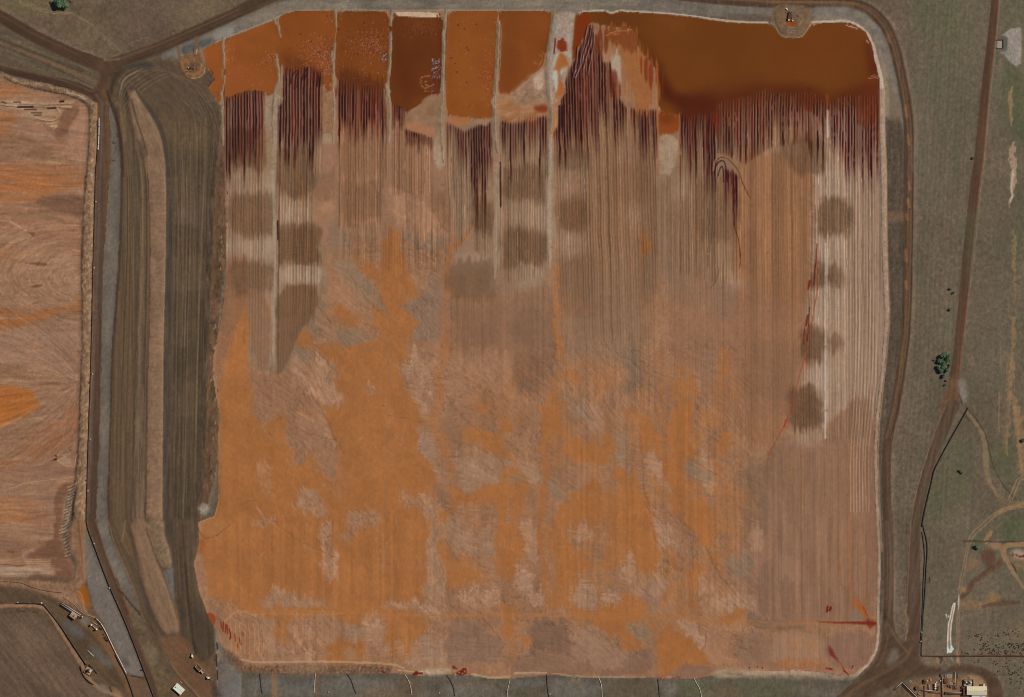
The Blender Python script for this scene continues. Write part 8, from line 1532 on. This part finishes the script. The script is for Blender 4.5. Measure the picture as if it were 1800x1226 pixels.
bm = nb(); cyl(bm, (-.8, -3.6, 1.0), .8, 1.4, 'X', 14); mesh('pump', bm, WHITEP, t); bm = nb(); box(bm, (1.4, -3.2, 1.1), (1.8, 1.2, 1.2), bev=.1); mesh('motor', bm, REDP, t); bm = nb(); box(bm, (3.2, -4.0, .7), (1.6, 1.4, .5)); mesh('float', bm, DULLW, t)
t = thing('fuel_drums', 1402, 28, 'cluster of dark drums on the platform in the big pond', 'drums')
for x, y in ((0, .6), (.9, -.2), (.1, -.7)): bm = nb(); cyl(bm, (x, y, .55), .42, 1.1, seg=12); d_ = mesh('drum', bm, DKST, t); bm = nb(); cyl(bm, (x, y, 1.12), .36, .06, seg=12); mesh('lid', bm, REDP, d_)
# pump on the north-west platform
t = thing('transfer_pump', 337.5, 120, 'black pump with red motor on the ochre platform in the north-west', 'pump'); bm = nb(); cyl(bm, (-1.6, 0, 1.1), 1.1, 2.2, seg=16); mesh('sump', bm, BLACK, t); bm = nb(); cyl(bm, (-3.4, .2, .6), .8, 1.0, seg=12); mesh('drum', bm, DULLW, t); bm = nb(); box(bm, (1.0, 1.0, .9), (1.5, 1.7, 1.3), bev=.1); mesh('motor', bm, REDP, t); mesh('pipe', tube_pts([(1.6, .4, 1.0), (2.6, 1.8, 1.0), (2.6, 4.0, .8)], .25, 6), STEEL, t); mesh('pipe', tube_pts([(-1.6, 0, 1.4), (1.0, 1.0, 1.2)], .25, 6), STEEL, t)
bm = nb(); box(bm, (1.6, -1.2, .5), (1.8, 1.0, .8), bev=.08); mesh('skid', bm, BROWNP, t)

# culvert headwall by the eastern service road
t = thing('culvert_headwall', 1757.6, 78, 'square grey culvert pit beside the pale rubble apron', 'culvert'); bm = nb(); box(bm, (0, 0, -.05), (6.6, 8.2, .2)); mesh('base', bm, CONC, t)
for x, y, dx, dy in ((0, 4.3, 7.2, .5), (0, -4.3, 7.2, .5), (3.5, 0, .5, 8.6)): bm = nb(); box(bm, (x, y, .45), (dx, dy, 1.1)); mesh('wall', bm, RUST, t)
t = thing('drain_inlet', 1676.5, 1063, 'pale broken concrete inlet at the top of the white lined drain', 'inlet')
for k, (x, y, d_) in enumerate(((0, .6, 1.1), (-1.0, -.6, .9), (.9, -.1, .8), (-1.6, -2.2, .7))): bm = nb(); box(bm, (x, y, .25), (d_, d_ * .8, .5), k * .7, .08); mesh('slab', bm, STONE, t)
for k, (e, s, r_, lab_) in enumerate(((1663, 1081.6, .75, 'largest white stone left of the lined drain'), (1667.4, 1083.4, .5, 'white stone between the largest one and the lined drain'), (1664.2, 1085, .45, 'small white stone below the largest one'))):
    bm = nb(); bmesh.ops.create_icosphere(bm, subdivisions=2, radius=r_)
    rr = random.Random(k)
    for v in bm.verts: v.co *= 1 + rr.uniform(-.16, .16); v.co.z *= .7
    o = mesh('stone', bm, STONE, None, False, (wx(e), wy(s), gz(e, s) + r_ * .35)); tag(o, lab_, 'stone')

# ---------------------------------------------------------------- trees and scrub
def leaf_cloud(rng, lobes, n, size):
    """many small leaf clumps spread through a crown of several lobes"""
    co, fa = [], []
    for _ in range(n):
        c, r_ = lobes[rng.integers(len(lobes))]
        d = rng.normal(size=3); d /= np.linalg.norm(d) + 1e-9
        if d[2] < -.35: d[2] *= -.5
        p = np.array(c) + d * np.array(r_) * (.55 + .5 * rng.random() ** .5)
        nr = d + rng.normal(size=3) * .55; nr /= np.linalg.norm(nr) + 1e-9
        a = np.cross(nr, (0, 0, 1.0) if abs(nr[2]) < .9 else (1.0, 0, 0)); a /= np.linalg.norm(a) + 1e-9; b = np.cross(nr, a)
        s_ = size * (.6 + .8 * rng.random()); t_ = rng.random() * 6.28; a, b = a * math.cos(t_) + b * math.sin(t_), b * math.cos(t_) - a * math.sin(t_)
        k = len(co); co += [p - a * s_, p - b * s_ * .6 + nr * s_ * .15, p + a * s_, p + b * s_ * .6 - nr * s_ * .15]; fa.append((k, k + 1, k + 2, k + 3))
    return co, fa
def tree(e, s, r_px, label, seed, name='tree', h=None, m=None, group=None, stretch=(1, 1)):
    rng = np.random.default_rng(seed); r_ = r_px * UNIT; h = h or r_ * 1.7
    t = thing(name, e, s, label, 'tree' if r_px > 3 else 'shrub', group)
    nl = 7 if r_px > 3 else 4
    lobes = [((rng.uniform(-.55, .55) * r_ * stretch[0], rng.uniform(-.55, .55) * r_ * stretch[1], h * rng.uniform(.5, .8)), (r_ * .52, r_ * .52, r_ * .5)) for _ in range(nl)] + [((0, 0, h * .72), (r_ * .6 * stretch[0], r_ * .6 * stretch[1], r_ * .55))]
    co, fa = leaf_cloud(rng, lobes, int(330 * max(1.0, r_)), max(.28, r_ * .15))
    me = bpy.data.meshes.new('crown'); me.from_pydata([tuple(c) for c in co], [], fa); me.materials.append(m or (LEAF if seed % 2 else LEAF2)); link(bpy.data.objects.new('crown', me), t)
    bm = tube_pts([(0, 0, -.2), (r_ * .05, 0, h * .3), (0, r_ * .05, h * .6)], max(.08, r_ * .09), 7)
    for v in bm.verts: v.co.x *= 1 - .4 * max(0, v.co.z) / h; v.co.y *= 1 - .4 * max(0, v.co.z) / h
    tk = mesh('trunk', bm, BARK, t, True)
    for k in range(4 if r_px > 3 else 2):
        c = lobes[k][0]; mesh('limb', tube_pts([(0, 0, h * .3), (c[0] * .5, c[1] * .5, h * .45), (c[0], c[1], c[2])], max(.05, r_ * .04), 5), BARK, tk, True)
    return t
GR = [(1658.6, 625.5, 6.0, 'northernmost crown of the grove by the service road'), (1667.3, 626.2, 4.4, 'tree at the upper right corner of the grove'), (1665.2, 632, 5.0, 'tree on the right side of the grove beside the road'), (1651.6, 635.3, 4.8, 'tree on the upper left of the grove'), (1658.8, 638, 5.0, 'tree at the very middle of the grove'), (1650.2, 645, 4.6, 'leftmost tree of the grove'), (1657, 645.2, 5.2, 'low tree below the middle of the grove'), (1654, 651.5, 4.6, 'tree at the lower left end of the grove'), (1663.6, 650.5, 4.4, 'tree at the lower right end of the grove'), (1660, 660, 4.4, 'single tree just south of the grove')]
for k, (e, s, r_, lb) in enumerate(GR): tree(e, s, r_, lb, 300 + k, group='trees of the grove by the service road')
for k, (e, s, r_, lb) in enumerate(((1642.8, 633.5, 2.0, 'small shrub west of the grove'), (1669.4, 641.8, 2.3, 'shrub between the grove and the road'), (1668.6, 645.6, 1.7, 'tiny shrub under the grove edge by the road'), (1664, 669.8, 2.2, 'upper of two shrubs south of the grove'), (1662, 676.6, 2.2, 'lower of two shrubs south of the grove'), (1670.4, 508, 2.6, 'uppermost shrub in the grass west of the service road'), (1676.4, 515, 2.2, 'middle shrub in the grass west of the service road'), (1670.8, 543.8, 3.2, 'roundest shrub in the grass west of the service road'), (1710.5, 278.5, 2.2, 'lone shrub beside the northern service road'), (1687.5, 828, 3.0, 'ragged bush east of the bent pipeline'), (1690.5, 831.5, 2.4, 'small bush touching the ragged bush'), (1717.6, 962, 4.4, 'bright green bush south of the fence line'), (1799, 774, 3.6, 'bush at the eastern edge beside the ochre track'), (90, 4, 2.2, 'small bush left of the north-west tree'))):
    tree(e, s, r_, lb, 400 + k, 'shrub')
tree(103, 7.5, 8.2, 'left crown of the north-west trees', 501, group='trees in the north-west paddock'); tree(112.5, 8, 7.6, 'right crown of the north-west trees', 503, group='trees in the north-west paddock'); tree(107, 0, 7.2, 'rear crown of the north-west trees', 502, group='trees in the north-west paddock')
t = thing('dead_tree', 124.5, 1.5, 'bare leaning dead tree right of the north-west trees', 'tree'); tk = mesh('trunk', tube_pts([(0, -2.6, 0), (-.4, -.6, 1.2), (-.8, 1.6, 2.2)], .3, 7), RUST, t, True)
for k, (dx, dy) in enumerate(((-2.4, .4), (1.6, 1.2), (-1.6, 2.4))): mesh('limb', tube_pts([(-.4, -.2, 1.3), (dx * .5 - .4, dy * .5, 1.8), (dx - .4, dy, 2.2)], .12, 5), RUST, tk)
for k, (e, s, r_, lb) in enumerate(((168.6, 1087.6, 1.4, 'first dark bush under the bend of the white pipe'), (173, 1092.4, 1.6, 'second dark bush along the white pipe'), (176, 1096, 1.8, 'third and roundest dark bush along the white pipe'), (176.4, 1103.6, 2.0, 'dark bush beside the lower white tank'), (178.4, 1106.4, 1.4, 'small dark bush right of the lower white tank'), (182.6, 1115.4, 1.6, 'dark bush midway along the white pipe'), (184.6, 1120.8, 2.0, 'upper dark bush of the southern trio'), (186.8, 1124, 1.9, 'middle dark bush of the southern trio'), (189.6, 1126.6, 1.8, 'lower dark bush of the southern trio'))):
    tree(e, s, r_, lb, 600 + k, 'shrub', h=1.6, m=BUSH, group='dark bushes along the white pipe')
# scrub dotted over the south-east corner: one bush per dark dot, alike
protos = []
for k in range(4):
    rng = np.random.default_rng(800 + k); co, fa = leaf_cloud(rng, [((rng.uniform(-.3, .3), rng.uniform(-.3, .3), .45), (.5, .5, .4)) for _ in range(3)], 60, .22)
    me = bpy.data.meshes.new('saltbush'); me.from_pydata([tuple(c) for c in co], [], fa); me.materials.append(BUSH); protos.append(me)
rng = random.Random(12); n_b = 0
while n_b < 290:
    z = rng.random()
    if z < .42: e, s = rng.uniform(1722, 1805), rng.uniform(1130, 1151); ok = rng.random() < .35 + (e - 1722) / 110
    elif z < .56: e, s = rng.uniform(1700, 1800), 0; s = 1122 - (e - 1700) * .12 + rng.gauss(0, 4); ok = s < 1150
    elif z < .62: e, s = rng.uniform(1690, 1760), rng.uniform(1140, 1151); ok = True
    else: e, s = rng.uniform(1690, 1805), rng.uniform(1157, 1225); ok = (e - 1700) / 105 + (1180 - s) / 60 > .35 and not (s > 1166 and e < 1735 + max(0, (s - 1166)) * .55)
    if not ok: continue
    o = bpy.data.objects.new('saltbush', protos[n_b % 4]); o.location = (wx(e), wy(s), gz(e, s) - .05); k_ = rng.uniform(.55, 1.15); o.scale = (k_, k_, k_); o.rotation_euler = (0, 0, rng.random() * 6.28)
    link(o); tag(o, 'small dark saltbush dotted over the south-east scrub', 'shrub', 'saltbush in the south-east scrub'); n_b += 1
